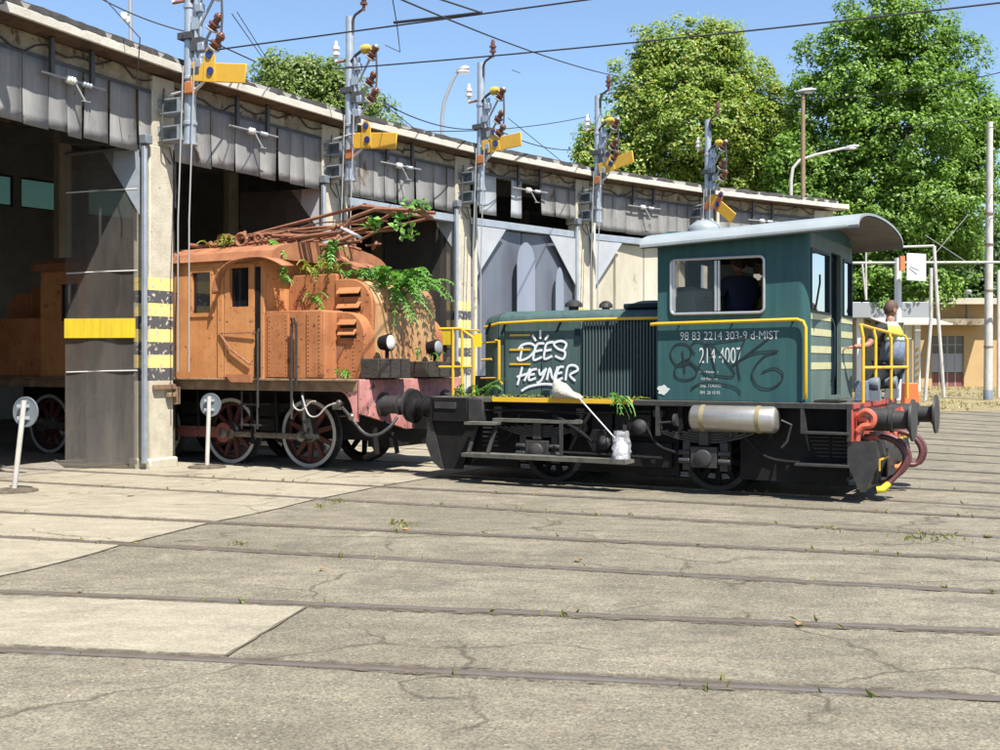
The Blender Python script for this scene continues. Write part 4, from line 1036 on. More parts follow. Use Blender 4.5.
for u, m_ in ((-11.62, 0),): b.tube([(u, 13.33, 2.15), (u, 13.30, 2.1), (u, 13.30, .95)], .018, 8)
b.tube([(-11.0, 13.36, 2.22), (-10.98, 13.3, 2.3), (-10.93, 13.3, 2.3), (-10.91, 13.33, 2.2)], .016, 6); b.tube([(-11.0, 13.34, 2.22), (-11.0, 13.34, .8)], .02, 8); b.tube([(-10.91, 13.34, 2.22), (-10.91, 13.34, 1.3)], .018, 8)
b.build('handrail', 'bufgrey', loco)
# middle box, louvred tanks and upper hood; profile in (u, z) extruded across
def hood(u0, u1, n0, n1, z0, z1, rad, name, m, rear=False):
    P = [(u0, z0), (u1, z0), (u1, z1 - rad)]
    for k in range(1, 9):
        a = math.pi / 2 * k / 8; P.append((u1 - rad + rad * math.cos(a), z1 - rad + rad * math.sin(a)))
    P.append((u0, z1))
    if rear: P = [(2 * UM - u, z) for u, z in P]
    b = MB(wl); b.prism([(u, n0, z) for u, z in P], (0, n1 - n0, 0)); return b.build(name, m, loco, bev=.012)
UM = (UC0 + UC1) / 2
for rear in (False, True):
    hood(UC1 + .0, -10.47, 13.43, 16.27, 1.401, 2.42, .04, 'side_box', 'orange_box', rear)
    hood(-10.47, -9.97, 13.75, 15.95, 1.401, 2.40, .36, 'louvred_tank', 'orange_box', rear)
    hood(UC1 + .0, -10.67, 14.0, 15.7, 2.3, 3.0, .03, 'upper_box', 'orange_box', rear)
    hood(-10.67, -9.985, 13.97, 15.73, 1.401, 2.91, .42, 'upper_hood', 'orange_box', rear)
b = MB(wl); b.box((-9.975, 14.02, 1.42), (-9.955, 15.68, 2.5)); b.build('front_plate', 'orange_front', loco)
# yellowish rounded front skin
b = MB(wl); vs = []
for k in range(10):
    a = math.pi / 2 * k / 10; vs += [(-9.985 - .425 + .435 * math.cos(a), 14.03, 2.49 + .425 * math.sin(a)), (-9.985 - .425 + .435 * math.cos(a), 15.67, 2.49 + .425 * math.sin(a))]
b.add(vs, [(2 * k, 2 * k + 1, 2 * k + 3, 2 * k + 2) for k in range(9)]); o = b.build('front_skin', 'orange_front', loco)
md = o.modifiers.new('t', 'SOLIDIFY'); md.thickness = .004
b = MB(wl); b.lathe((-9.955, 14.45, 1.85), (1, 0, 0), [(0, .3), (.008, .3), (.012, .27), (.012, .01)], 24); b.build('round_cover', 'orange_front', loco)
b = MB(wl); b.box((-9.958, 14.25, 2.42), (-9.945, 15.3, 2.45)); b.box((-9.958, 14.25, 2.45), (-9.948, 14.27, 2.75)); b.build('front_trim', 'rust', loco)
# louvres: slanted hoods over dark slots
def louvre(u0, u1, n, z, h=.085, out=.07, slot=True):
    b = MB(wl); b.prism([(u0, n - .003, z + h), (u0, n - out, z + .012), (u0, n - out, z), (u0, n - .003, z + h - .02)], (u1 - u0, 0, 0)); o = b.build('louvre', 'orange_box', loco)
    b = MB(wl); b.box((u0 + .01, n - .004, z - .045), (u1 - .01, n - .001, z + .03)); b.build('slot', 'black', o)
for z in (2.2, 2.05): louvre(-10.42, -10.1, 13.75, z)
for z in (2.68, 2.46): louvre(-10.6, -10.18, 13.97, z, .1, .08)
b = MB(wl); 
for z in (1.9, 1.5): b.prism([(-10.49, 13.75, z), (-10.3, 13.75, z + .01), (-10.49, 13.75, z - .28)], (0, -.015, 0))  # cast-shadow triangles painted on at the step back of the side
b.build('shadow_triangle', 'rust', loco)
# brackets on the upper box
b = MB(wl); b.tube([(-11.3, 13.98, 2.45), (-11.3, 13.9, 2.62), (-11.05, 13.9, 2.66), (-11.0, 13.98, 2.48)], .012, 6); b.build('grab_iron', 'rust', loco)
# panels with joints and rivets on the mid box
b = MB(wl); b.box((-10.78, 13.41, 1.42), (-10.5, 13.43, 2.41)); b.build('cover_plate', 'orange_box', loco, bev=.005)
b = MB(wl); b.box((-11.52, 13.405, 1.42), (-11.12, 13.43, 2.38)); b.build('cover_plate', 'orange_box', loco, bev=.005)
b = MB(wl)
for u in (-11.48, -11.16, -10.74, -10.54):
    for k in range(16): b.lathe((u, 13.408, 1.47 + .058 * k), (0, -1, 0), [(0, .011), (.008, .009), (.012, .002)], 6)
for u in (-10.44, -10.16):
    for k in range(11): b.lathe((u, 13.75, 1.47 + .058 * k), (0, -1, 0), [(0, .011), (.008, .009), (.012, .002)], 6)
for k in range(9): b.lathe((-10.42 + .045 * k, 13.75, 1.98), (0, -1, 0), [(0, .011), (.008, .009), (.012, .002)], 6)
b.build('rivets', 'roofrust', loco, kind='stuff')
text_mesh('number', '81', .085, lambda a, c: W(-11.02 + a, 13.403, 2.17 + c), 'black', loco, .8)
# roof junk: wrecked pantograph
def bars(lst, r, name, m='rust', F=wl):
    b = MB(F)
    for p in lst: b.tube(p, r, 7)
    return b.build(name, m, loco)
bars([[(-13.0, 14.2, 3.55), (-12.4, 14.15, 3.72), (-11.2, 14.1, 3.88), (-10.2, 14.0, 4.0), (-9.55, 14.0, 3.9), (-8.95, 14.1, 3.83)]], .029, 'pantograph_arm')
bars([[(-12.9, 15.3, 3.58), (-12.2, 15.2, 3.68), (-11.0, 15.2, 3.82), (-10.3, 15.0, 4.02), (-9.6, 15.0, 3.9)]], .03, 'pantograph_arm')
bars([[(-12.4, 14.0, 3.55), (-11.6, 13.95, 3.58), (-10.5, 13.9, 3.62), (-10.3, 13.9, 3.82), (-9.9, 13.95, 3.93), (-9.1, 14.0, 3.86)]], .029, 'pantograph_arm')
bars([[(-11.9, 15.0, 3.5), (-10.9, 14.9, 3.6), (-10.4, 14.8, 3.75), (-9.5, 14.8, 3.86)], [(-12.2, 14.5, 3.52), (-11.2, 14.5, 3.5), (-10.5, 14.4, 3.52)]], .022, 'pantograph_stay')
bars([[(-10.15, 14.0, 4.0), (-10.3, 15.05, 4.02)], [(-9.2, 14.05, 3.86), (-9.6, 15.0, 3.9)], [(-12.3, 14.0, 3.62), (-12.3, 15.3, 3.62)]], .045, 'pantograph_cross_tube')
bars([[(-10.5, 13.9, 3.68), (-10.1, 13.85, 3.5)]], .025, 'broken_tube', 'white_trim')
lst = []
for k in range(170):
    u = -13.45 + random.random() ** 1.2 * 2.6; n = 13.75 + random.random() * 1.7; z = 3.54 + random.random() * .30 * max(.12, 1 - abs(u + 12.2) / 1.0)
    a = random.gauss(0, .5); l = random.uniform(.1, .42); dz = random.uniform(-.06, .1)
    lst.append([(u - l * math.cos(a) * .5, n - l * math.sin(a) * .5, z), (u, n, z + dz * .4), (u + l * math.cos(a) * .5, n + l * math.sin(a) * .5, z + dz)])
for q in range(0, 165, 3):
    pa = bars(lst[q:q + 1], random.choice((.018, .026, .038)), 'scrap_rod')
for k in range(9):
    z0 = random.uniform(3.55, 3.75); n0 = random.uniform(13.95, 15.2)
    bars([sm([(-12.9 + random.uniform(-.3, .3), n0, z0), (-12.0, n0 + random.uniform(-.1, .1), z0 + random.uniform(0, .12)), (-11.0, n0, z0 + random.uniform(.0, .2)), (-10.3 + random.uniform(-.6, .6), n0 + random.uniform(-.1, .1), z0 + random.uniform(.02, .26))])], random.choice((.012, .018, .024)), 'bent_rod')
b = MB(wl)
for (u, n, r) in ((-12.35, 13.75, .11), (-11.95, 13.7, .07), (-12.6, 14.1, .1), (-12.9, 13.9, .07)):
    for a in range(12):
        t = 2 * math.pi * a / 12; t2 = 2 * math.pi * (a + 1) / 12
        b.tube([(u + r * math.cos(t), n, 3.58 + r * .9 * math.sin(t)), (u + r * math.cos(t2), n, 3.58 + r * .9 * math.sin(t2))], .028, 6)
b.build('shackles', 'rust', loco)
b = MB(wl)
for u in (-12.7, -11.8): b.box((u, 14.2, 3.45), (u + .1, 15.5, 3.58))
b.build('pantograph_base', 'rust', loco)
b = MB(wl); b.prism([(-11.45, 14.5, 3.0), (-10.75, 14.55, 3.0), (-10.8, 14.55, 3.2), (-11.0, 14.5, 3.26), (-11.2, 14.5, 3.22), (-11.4, 14.5, 3.4)], (0, .8, 0)); b.build('roof_hatch', 'roofrust', loco, bev=.03)
# pink buffer beam with irregular lower edge
b = MB(wl)
b.prism([(-9.84, 13.42, 1.39), (-9.84, 16.28, 1.39), (-9.84, 16.28, .88), (-9.84, 15.6, .72), (-9.84, 15.1, .62), (-9.84, 14.6, .62), (-9.84, 14.2, .72), (-9.84, 13.42, .90)], (.05, 0, 0))
beam = b.build('buffer_beam', 'pink', loco, bev=.006)
b = MB(wl); P = [(-9.86, 13.44, 1.36), (-10.2, 13.44, 1.36)]
for k in range(9): a = math.pi / 2 * k / 8; P.append((-10.2 + .26 * math.sin(a) , 13.44, 1.22 - .42 * (1 - math.cos(a))))
P += [(-9.86, 13.44, .78)]
b.prism(P, (0, .04, 0)); b.build('beam_bracket', 'pink', beam)
def buffer(u0, u1, n, z, m, parent, r=.135, R=.25, dirn=1, name='buffer'):
    L = (u1 - u0)
    b = MB(wl); d = 1 if L > 0 else -1; L = abs(L)
    b.lathe((u0, n, z), (d, 0, 0), [(0, r * 1.35), (.03, r * 1.35), (.031, r * 1.05), (.1, r), (L * .55, r), (L * .56, r * 1.12), (L * .62, r * 1.12), (L * .63, r * .8), (L - .09, r * .78), (L - .05, r * 1.1), (L - .035, R * .9), (L - .03, R), (L - .004, R * .98), (L, R * .8)], 28)
    return b.build(name, m, parent)
for n in (NC - .875, NC + .875): buffer(-9.79, -9.27, n, 1.02, 'bufgrey', loco)
b = MB(wl); b.box((-9.94, 13.62, 1.41), (-9.62, 14.42, 1.70)); b.build('plank_box', 'wood', loco, bev=.01)
b = MB(wl); b.box((-9.94, 14.9, 1.41), (-9.62, 15.9, 1.66)); b.build('plank_box', 'wood', loco, bev=.01)
for k in range(3): b = MB(wl); b.box((-9.615, 13.64 + .27 * k, 1.42), (-9.595, 13.87 + .27 * k, 1.69)); b.build('plank', 'wood', loco)
for k in range(3): b = MB(wl); b.box((-9.615, 14.93 + .33 * k, 1.42), (-9.595, 15.22 + .33 * k, 1.64)); b.build('plank', 'wood', loco)
b = MB(wl); b.tube([(-9.72, 13.98, 1.7), (-9.72, 13.98, 1.82)], .03, 8); b.lathe((-9.86, 13.98, 1.93), (1, 0, .05), [(0, .05), (.03, .1), (.14, .125), (.2, .13), (.21, .12)], 20); hl = b.build('headlight', 'black', loco)
b = MB(wl); b.lathe((-9.655, 13.98, 1.94), (1, 0, .05), [(0, .115), (.015, .1), (.03, .06), (.035, .01)], 20); b.build('lens', 'porcelain_white', hl)
b = MB(wl); b.tube([(-9.72, 15.3, 1.66), (-9.72, 15.3, 1.76)], .03, 8); b.lathe((-9.86, 15.3, 1.87), (1, 0, .05), [(0, .05), (.03, .1), (.14, .125), (.2, .13), (.21, .12)], 20); hl = b.build('headlight', 'black', loco)
b = MB(wl); b.lathe((-9.655, 15.3, 1.88), (1, 0, .05), [(0, .115), (.015, .1), (.03, .06), (.035, .01)], 20); b.build('lens', 'lamp_grey', hl)
# drooping cables and valve
b = MB(wl)
b.tube(sm([(-11.05, 13.4, 1.25), (-11.0, 13.38, 1.0), (-10.85, 13.38, .93), (-10.7, 13.4, 1.05), (-10.6, 13.4, 1.07)]), .013, 6)
b.tube(sm([(-10.85, 13.4, 1.15), (-10.72, 13.38, .88), (-10.55, 13.38, .85), (-10.38, 13.4, 1.0), (-10.2, 13.42, 1.05)]), .013, 6); b.build('white_cable', 'leather', loco)
b = MB(wl); b.tube(sm([(-10.2, 13.5, 1.0), (-10.0, 13.45, .85), (-9.75, 13.45, .62), (-9.55, 13.5, .6), (-9.4, 13.6, .72), (-9.35, 13.7, .85)]), .024, 8); b.tube([(-10.3, 13.6, .85), (-9.9, 13.6, .88)], .02, 6)
b.build('brake_pipe', 'bufgrey', loco)
b = MB(wl); b.box((-10.32, 13.44, .95), (-10.18, 13.54, 1.06)); b.ball((-10.2, 13.45, 1.05), .05); b.ball((-9.98, 13.46, .85), .06); b.build('valve', 'steel', loco)
b = MB(wl); b.box((-10.95, 13.55, .55), (-10.82, 13.7, 1.0)); b.box((-11.0, 13.5, .5), (-10.72, 13.66, .56)); b.tube([(-10.92, 13.5, 1.2), (-10.88, 13.5, .6)], .03, 6); b.build('sandbox', 'bufgrey', loco)
b = MB(wl); b.box((-10.3, 14.3, .35), (-9.9, 15.4, .75)); b.box((-9.7, 14.7, .62), (-9.5, 15.0, .98)); b.tube([(-9.9, 13.9, .7), (-9.85, 13.9, .3), (-10.1, 13.95, .22)], .045, 8); b.tube([(-9.8, 14.0, .75), (-9.6, 14.0, .55), (-9.55, 14.0, .3)], .035, 8); b.build('rail_guard', 'black', loco)
b = MB(wl); b.tube([(-9.45, NC, 1.0), (-9.2, NC, .8), (-9.05, NC, .62), (-9.05, NC, .5)], .035, 8); b.box((-9.12, NC - .06, .3), (-9.0, NC + .06, .55)); b.tube([(-9.06, NC - .05, .4), (-9.06, NC - .05, .08)], .02, 6); b.tube([(-8.98, NC + .05, .4), (-8.98, NC + .05, .08)], .02, 6); b.build('screw_coupling', 'bufgrey', loco)

# ================================================================== GREEN SHUNTER
sh = thing('shunting_locomotive', 'small dark green diesel shunter with yellow rails and graffiti', 'locomotive', tuple(W(-5.8, 14.85, 0)))
NS, NF = 13.55, 16.15                                    # near and far side of the deck
U0, U1 = -8.69, -2.88                                    # buffer beams
HU0, HU1 = -8.13, -5.30                                  # engine hood
KU0, KU1 = -5.30, -3.40                                  # cab
ND, FD = 13.6, 16.1                                      # body sides
for u in (-7.0, -4.68):
    for s_ in (1, -1): wheel(u, s_, .45, 'black', 'black', sh, 10, 'bufgrey')
    b = MB(wl); b.tube([(u, NC - .75, .45), (u, NC + .75, .45)], .08, 10); b.build('axle', 'black', sh)
b = MB(wl); b.box((U0 + .02, NS + .02, 1.10), (U1 - .02, NF - .02, 1.165)); b.build('deck', 'deckgrey', sh, bev=.006)
for n0, n1 in ((NS, NS + .02), (NF - .02, NF)):
    b = MB(wl); b.box((HU0 + .45, n0 - .005, 1.112), (HU1 - .32, n1, 1.17)); b.build('deck_edge_stripe', 'yellow', sh)
    b = MB(wl); b.box((HU1 - .31, n0 - .003, 1.10), (U1, n1, 1.16)); b.build('deck_edge', 'bufgrey', sh)
# frame: outer plates with wheel cut-outs
for n in (13.78, 15.86):
    b = MB(wl); P = [(U0 + .35, .33), (-7.5, .33)]
    b.panel(lambda a, z, d: (a, n + d, z), (U0 + .3, U1 - .1), (.2, 1.10), [(-7.4, -6.6, .2, .72), (-5.08, -4.28, .2, .72)], .06)
    b.build('frame_plate', 'black', sh, smooth=False)
b = MB(wl); b.box((U0 + .3, 14.35, .2), (U1 - .2, 15.4, 1.1)); b.build('under_filler', 'black', sh)  # black mass added to darken the open space under the deck
b = MB(wl); b.box((-6.3, 13.7, .30), (-5.15, 13.76, .62)); b.box((-6.25, 13.66, .66), (-5.95, 13.77, 1.0)); b.box((-5.9, 13.62, .7), (-5.4, 13.77, .98)); b.build('underframe_box', 'black', sh, bev=.01)
# axle boxes and springs
for u in (-7.0, -4.68):
    b = MB(wl)
    b.box((u - .17, 13.55, .34), (u + .17, 13.77, .60)); b.lathe((u, 13.56, .46), (0, -1, 0), [(0, .11), (.05, .11), (.07, .06), (.075, .01)], 16)
    for s_ in (-1, 1): b.box((u + s_ * .24 - .05, 13.6, .30), (u + s_ * .24 + .05, 13.77, .66)); b.tube([(u + s_ * .33, 13.6, .42), (u + s_ * .18, 13.58, .42)], .04, 8); b.tube([(u + s_ * .33, 13.6, .52), (u + s_ * .18, 13.58, .52)], .035, 8)
    b.build('axle_box', 'bufgrey', sh, bev=.008)
    for k in range(5):
        L = .62 - .1 * k; b = MB(wl); vs = []
        for q in range(9):
            f = q / 8 * 2 - 1; z = .64 + .032 * k + .13 * f * f * (L / .62) ** 2
            for dn in (13.6, 13.7): vs += [(u + f * L, dn, z), (u + f * L, dn, z + .024)]
        fs = []
        for q in range(8):
            o = 4 * q; fs += [(o, o + 4, o + 5, o + 1), (o + 2, o + 3, o + 7, o + 6), (o + 1, o + 5, o + 7, o + 3), (o, o + 2, o + 6, o + 4)]
        fs += [(0, 1, 3, 2), (32, 34, 35, 33)]
        b.add(vs, fs); b.build('spring_leaf', 'bufgrey', sh)
    b = MB(wl); b.box((u - .06, 13.56, .62), (u + .06, 13.74, .86))
    for s_ in (-1, 1): b.tube([(u + s_ * .6, 13.65, .80), (u + s_ * .62, 13.65, .98)], .03, 8); b.box((u + s_ * .62 - .06, 13.6, .95), (u + s_ * .62 + .06, 13.76, 1.04))
    b.build('spring_buckle', 'bufgrey', sh)
b = MB(wl); b.box((-7.65, 13.5, .84), (-6.35, 13.62, .885)); b.build('spring_cover', 'deckgrey', sh)
# running boards and steps at left
b = MB(wl); b.box((-7.98, 13.22, .375), (-5.58, 13.5, .42), .008); b.build('running_board', 'deckgrey', sh)
b = MB(wl); b.box((-7.98, 13.3, .80), (-7.52, 13.52, .84), .006); b.build('step_board', 'deckgrey', sh)
b = MB(wl)
for u in (-7.9, -7.6): b.prism([(u, 13.5, .84), (u + .05, 13.5, .84), (u + .0, 13.3, .4), (u - .05, 13.3, .4)], (0, .03, 0))
for u in (-6.6, -5.7): b.box((u, 13.42, .4), (u + .04, 13.46, .85))
b.build('step_bracket', 'bufgrey', sh)
b = MB(wl)
for k in range(5): b.box((-7.86, 13.6, .5 + .06 * k), (-7.62, 13.63, .515 + .06 * k))
b.build('step_grating', 'bufgrey', sh)
# left end: buffer beam block and snow plough
b = MB(wl); b.box((U0, NS - .0, .80), (U0 + .06, NF, 1.16)); b.box((U0 + .06, NS - .02, .82), (U0 + .62, NS + .30, 1.155)); b.build('buffer_beam', 'black', sh, bev=.01)
b = MB(wl); b.box((U0 + .1, NS - .04, 1.0), (U0 + .45, NS - .018, 1.09)); b.build('name_plate', 'bufgrey', sh, bev=.004)
b = MB(wl); b.prism([(U0 + .62, NS, 1.15), (U0 + .86, NS, 1.15), (U0 + .86, NS, .83), (U0 + .62, NS, .83)], (0, .25, 0)); b.build('end_bracket', 'bufgrey', sh, bev=.015)
b = MB(wl); b.prism([(U0 + .02, NS + .05, .81), (U0 + .72, NS + .05, .81), (U0 + .5, NS + .05, .16), (U0 + .18, NS + .05, .16)], (0, .03, 0)); b.build('plough_side', 'black', sh)
b = MB(wl); b.prism([(U0 - .05, NS + .03, .8), (U0 - .09, NS + .03, .5), (U0 + .02, NS + .03, .25), (U0 + .16, NS + .03, .15), (U0 + .2, NS + .03, .15), (U0 + .02, NS + .03, .8)], (0, 2.5, 0)); b.build('plough_blade', 'bufgrey', sh)
for n in (NC - .875, NC + .875): buffer(U0, U0 - .56, n, 1.0, 'black', sh)
# right end: red beam, brackets, steps, plough
b = MB(wl); b.box((U1 - .04, NS, .72), (U1, NF, 1.10)); rb = b.build('buffer_beam', 'redbeam', sh, bev=.006)
b = MB(wl); b.box((U1 - .06, NS - .01, .73), (U1 - .01, NS + .04, 1.16)); b.build('beam_edge', 'bufgrey', sh)
b = MB(wl); b.box((U1 - .10, NS + .02, 1.105), (U1 + .02, NF, 1.16)); b.build('beam_lip', 'redbeam', sh)
b = MB(wl); b.box((KU1 - .08, NS, 1.10), (KU1 - .04, NS + .05, .80)); b.prism([(KU1 - .08, NS + .01, 1.1), (KU1 - .04, NS + .01, 1.1), (KU1 + .02, NS + .01, .6), (KU1 - .02, NS + .01, .75)], (0, .03, 0)); b.build('step_bracket', 'bufgrey', sh)
for z, u0 in ((.80, KU1 - .05), (.42, KU1 - .14)):
    b = MB(wl); b.box((u0, NS - .05, z), (U1 - .03, NS + .22, z + .03)); b.build('step_tread', 'bufgrey', sh, bev=.004)
for z in (.80,):
    b = MB(wl); b.box((KU1, NF - .2, z), (U1 - .03, NF + .28, z + .03)); b.build('step_tread', 'bufgrey', sh)
b = MB(wl); b.box((KU1 - .04, NS + .23, .4), (U1 - .06, NS + .26, 1.1)); b.build('step_back', 'darkpaint', sh)
b = MB(wl)
for k in range(6):
    b.box((KU1 + .06 - .02 * k, NS + .222, .52 + .045 * k), (KU1 + .2, NS + .228, .532 + .045 * k)); b.box((KU1 + .24, NS + .222, .52 + .045 * k), (U1 - .1, NS + .228, .532 + .045 * k))
b.build('tread_pattern', 'bufgrey', sh, kind='stuff')
b = MB(wl); b.prism([(U1 - .06, NS + .02, .73), (U1 + .26, NS + .05, .73), (U1 + .28, NS + .05, .5), (U1 + .14, NS + .05, .14), (U1 + .08, NS + .05, .14), (U1 - .06, NS + .02, .45)], (0, .03, 0)); b.build('plough_side', 'bufgrey', sh)
b = MB(wl); b.prism([(U1 + .20, NS + .08, .72), (U1 + .24, NS + .08, .5), (U1 + .12, NS + .08, .15), (U1 + .07, NS + .08, .15), (U1 + .18, NS + .08, .5), (U1 + .15, NS + .08, .72)], (0, 2.35, 0)); b.build('plough_blade', 'bufgrey', sh)
for n in (NC - .875, NC + .875): buffer(U1, U1 + .62, n, .97, 'bufgrey', sh)
# draw hook and chain beside the near buffer
b = MB(wl)
b.tube(sm([(U1 + .04, NS + .12, 1.02), (U1 + .14, NS + .10, 1.08), (U1 + .22, NS + .10, 1.02), (U1 + .2, NS + .1, .92), (U1 + .1, NS + .1, .9), (U1 + .04, NS + .1, .84)]), .038, 8)
b.tube(sm([(U1 + .02, NS + .14, 1.0), (U1 + .16, NS + .12, .96), (U1 + .06, NS + .12, .84), (U1 + .03, NS + .12, .72)]), .035, 8); b.build('coupling_hook', 'hookred', sh)
b = MB(wl); b.tube([(U1, NC, .98), (U1 + .2, NC, .98), (U1 + .32, NC, 1.05), (U1 + .36, NC, .95), (U1 + .26, NC, .88)], .05, 8); b.build('draw_hook', 'redbeam', sh)
b = MB(wl); b.box((U1 + .08, 14.0, .62), (U1 + .2, 14.25, .78)); b.box((U1 + .1, 14.6, .66), (U1 + .22, 15.4, .76)); b.build('beam_block', 'hookred', sh, bev=.012)
b = MB(wl); b.box((U1 + .26, 13.75, .50), (U1 + .275, 14.35, .52)); b.box((U1 + .26, 13.75, .38), (U1 + .275, 13.77, .50)); b.box((U1 + .27, 14.9, .68), (U1 + .29, 15.5, .70)); b.build('yellow_edge', 'yellow', sh)
b = MB(wl); b.box((U1 + .12, 13.95, .2), (U1 + .2, 14.2, .42)); b.box((U1 + .15, 14.4, .25), (U1 + .23, 14.5, .6)); b.build('plough_plate', 'black', sh)
def hose(n, dz, cap, big):
    b = MB(wl); b.tube(sm([(U1 + .10, n, .74), (U1 + .26, n, .76), (U1 + .42, n + .02, .68), (U1 + .50, n + .03, .52), (U1 + .44, n, .36), (U1 + .30, n - .08, .24 + dz)], 6), .034, 10); h = b.build('brake_hose', 'hose', sh)
    b = MB(wl); b.tube([(U1 + .33, n - .06, .27 + dz), (U1 + .27, n - .1, .2 + dz), (U1 + .2, n - .12, .19 + dz)], [.038, .045, .038], 10); b.build('hose_coupling', cap, h)
    b = MB(wl); b.tube([(U1 + .04, n, .74), (U1 + .16, n, .75)], .05, 10); b.box((U1 + .1, n - .03, .7), (U1 + .22, n + .03, .82)); b.build('hose_tap', 'steel', h)
hose(14.05, -.05, 'brightyellow', 1); hose(14.3, .0, 'hose', 1); hose(15.2, .12, 'orangebox', 1); hose(15.45, .14, 'hose', 1)
# air tank
b = MB(wl); b.lathe((-4.85, 13.58, .955), (1, 0, 0), [(0, .02), (.0, .1), (.02, .145), (.05, .165), (1.05, .165), (1.08, .145), (1.1, .1), (1.1, .02)], 28); tk = b.build('air_tank', 'tank', sh)
for u in (-4.70, -4.0):
    b = MB(wl); b.lathe((u, 13.58, .955), (1, 0, 0), [(0, .166), (0, .172), (.05, .172), (.05, .166)], 28); b.build('tank_band', 'tankband', tk)
b = MB(wl); b.tube([(-4.35, 13.6, .8), (-4.35, 13.6, .73)], .025, 8); b.tube([(-3.72, 13.6, .95), (-3.6, 13.6, .9), (-3.65, 13.6, .7), (-3.72, 13.6, .62)], .015, 6); b.build('tank_drain', 'bufgrey', sh)
b = MB(wl); b.box((-5.31, 13.55, .72), (-5.26, 13.62, 1.1)); b.tube([(-5.3, 13.58, .88), (-5.06, 13.56, .9)], .016, 6); b.lathe((-5.06, 13.56, .92), (1, 0, .1), [(0, .02), (.0, .08), (.04, .08), (.04, .02)], 12); b.build('hand_valve', 'bufgrey', sh)
# brake rigging, pipes and levers under the deck
for pts, r_ in (([(-8.0, 13.62, .98), (-7.2, 13.6, 1.0), (-6.4, 13.6, .98), (-5.4, 13.62, 1.02)], .018), ([(-6.75, 13.55, .95), (-6.45, 13.52, .8), (-6.15, 13.5, .62)], .03), ([(-6.2, 13.55, 1.0), (-6.35, 13.52, .75), (-6.5, 13.55, .5)], .026),
                ([(-6.6, 13.5, .46), (-5.2, 13.5, .44)], .022), ([(-5.5, 13.62, .9), (-5.3, 13.6, .6), (-5.0, 13.6, .5)], .02), ([(-4.2, 13.62, .75), (-3.9, 13.6, .5), (-3.5, 13.6, .45)], .02), ([(-4.9, 13.64, .78), (-4.1, 13.64, .78)], .025), ([(-7.6, 13.64, .55), (-7.4, 13.62, .7), (-7.3, 13.64, .95)], .022)):
    b = MB(wl); b.tube(sm(pts), r_, 8); b.build('brake_rod', 'black', sh)
for u, z, r_ in ((-6.42, .78, .12), (-6.05, .6, .09), (-5.55, .82, .1)):
    b = MB(wl); b.lathe((u, 13.66, z), (0, -1, 0), [(0, r_), (.06, r_), (.08, r_ * .7), (.1, r_ * .3), (.105, .01)], 14); b.build('brake_cylinder', 'bufgrey', sh)
b = MB(wl); b.prism([(-6.12 + .17 * math.cos(k * math.pi / 3), 13.6, .62 + .17 * math.sin(k * math.pi / 3)) for k in range(6)], (0, .08, 0)); b.build('gear_cover', 'black', sh, bev=.01)
for u in (-5.0, -4.35, -3.85):
    b = MB(wl); b.box((u - .03, 13.6, .72), (u + .03, 13.66, 1.1)); b.build('tank_bracket', 'black', sh)
# ---------------- hood
def arch(n0, n1, z0, zt, flat, k=14):
    out = [(n0, z0)]
    for q in range(k + 1):
        a = math.pi * (1 - q / k); out.append(((n0 + n1) / 2 + (n1 - n0) / 2 * math.copysign(abs(math.cos(a)) ** flat, math.cos(a)), zt - .20 + .20 * math.sin(a) ** flat))
    out.append((n1, z0)); return out
ND, FD = 13.93, 15.77                                    # the hood is narrower than the cab
hp = arch(ND + .06, FD - .06, 1.166, 2.38, .55)
b = MB(wl); b.prism([(HU0 + .30, n, z) for n, z in hp], (HU1 - HU0 - .3, 0, 0)); hd = b.build('hood', 'green_pale', sh, bev=.01, ang=50)
hp2 = arch(ND + .14, FD - .14, 1.166, 2.33, .55)
b = MB(wl)
A_ = [(HU0 + .30, n, z) for n, z in hp]; B_ = [(HU0 + .05, n, z) for n, z in hp2]; C_ = [(HU0, NC + (n - NC) * .9, min(z, 2.2)) for n, z in hp2]
k = len(A_)
b.add(A_ + B_ + C_, [(i, i + 1, k + i + 1, k + i) for i in range(k - 1)] + [(k + i, k + i + 1, 2 * k + i + 1, 2 * k + i) for i in range(k - 1)] + [tuple(range(2 * k, 3 * k))]); b.build('hood_nose', 'green_pale', sh, ang=50)
# side skins
b = MB(wl); b.box((HU0 + .42, ND + .035, 1.18), (HU0 + 1.60, ND + .057, 2.2)); dr = b.build('engine_door', 'green_pale', sh, bev=.006)
b = MB(wl)
for z in (2.02, 1.82, 1.62): b.box((HU0 + .5, ND + .022, z - .012), (HU0 + .82, ND + .034, z + .014))
b.build('hinge_bar', 'yellow', dr)
b = MB(wl); b.box((HU0 + .99, ND + .030, 1.19), (HU0 + 1.0, ND + .036, 2.05)); b.build('door_joint', 'green_dark', dr)
b = MB(wl); b.box((HU0 + 1.02, ND + .02, 1.20), (HU0 + 1.12, ND + .035, 1.26)); b.box((HU0 + 1.5, ND + .02, 1.9), (HU0 + 1.58, ND + .035, 2.1)); b.build('door_latch', 'green_dark', dr)
# radiator: upright ribs before a dark core
b = MB(wl); b.box((HU0 + 1.62, ND + .045, 1.18), (HU1 - .02, ND + .058, 2.2)); gr = b.build('radiator_core', 'green_dark', sh)
b = MB(wl)
nr = 26
for k in range(nr):
    u = HU0 + 1.65 + (HU1 - HU0 - 1.7) * k / (nr - 1); b.box((u - .009, ND - .005, 1.19), (u + .009, ND + .044, 2.19))
b.build('radiator_ribs', 'ribs', sh, kind='stuff')
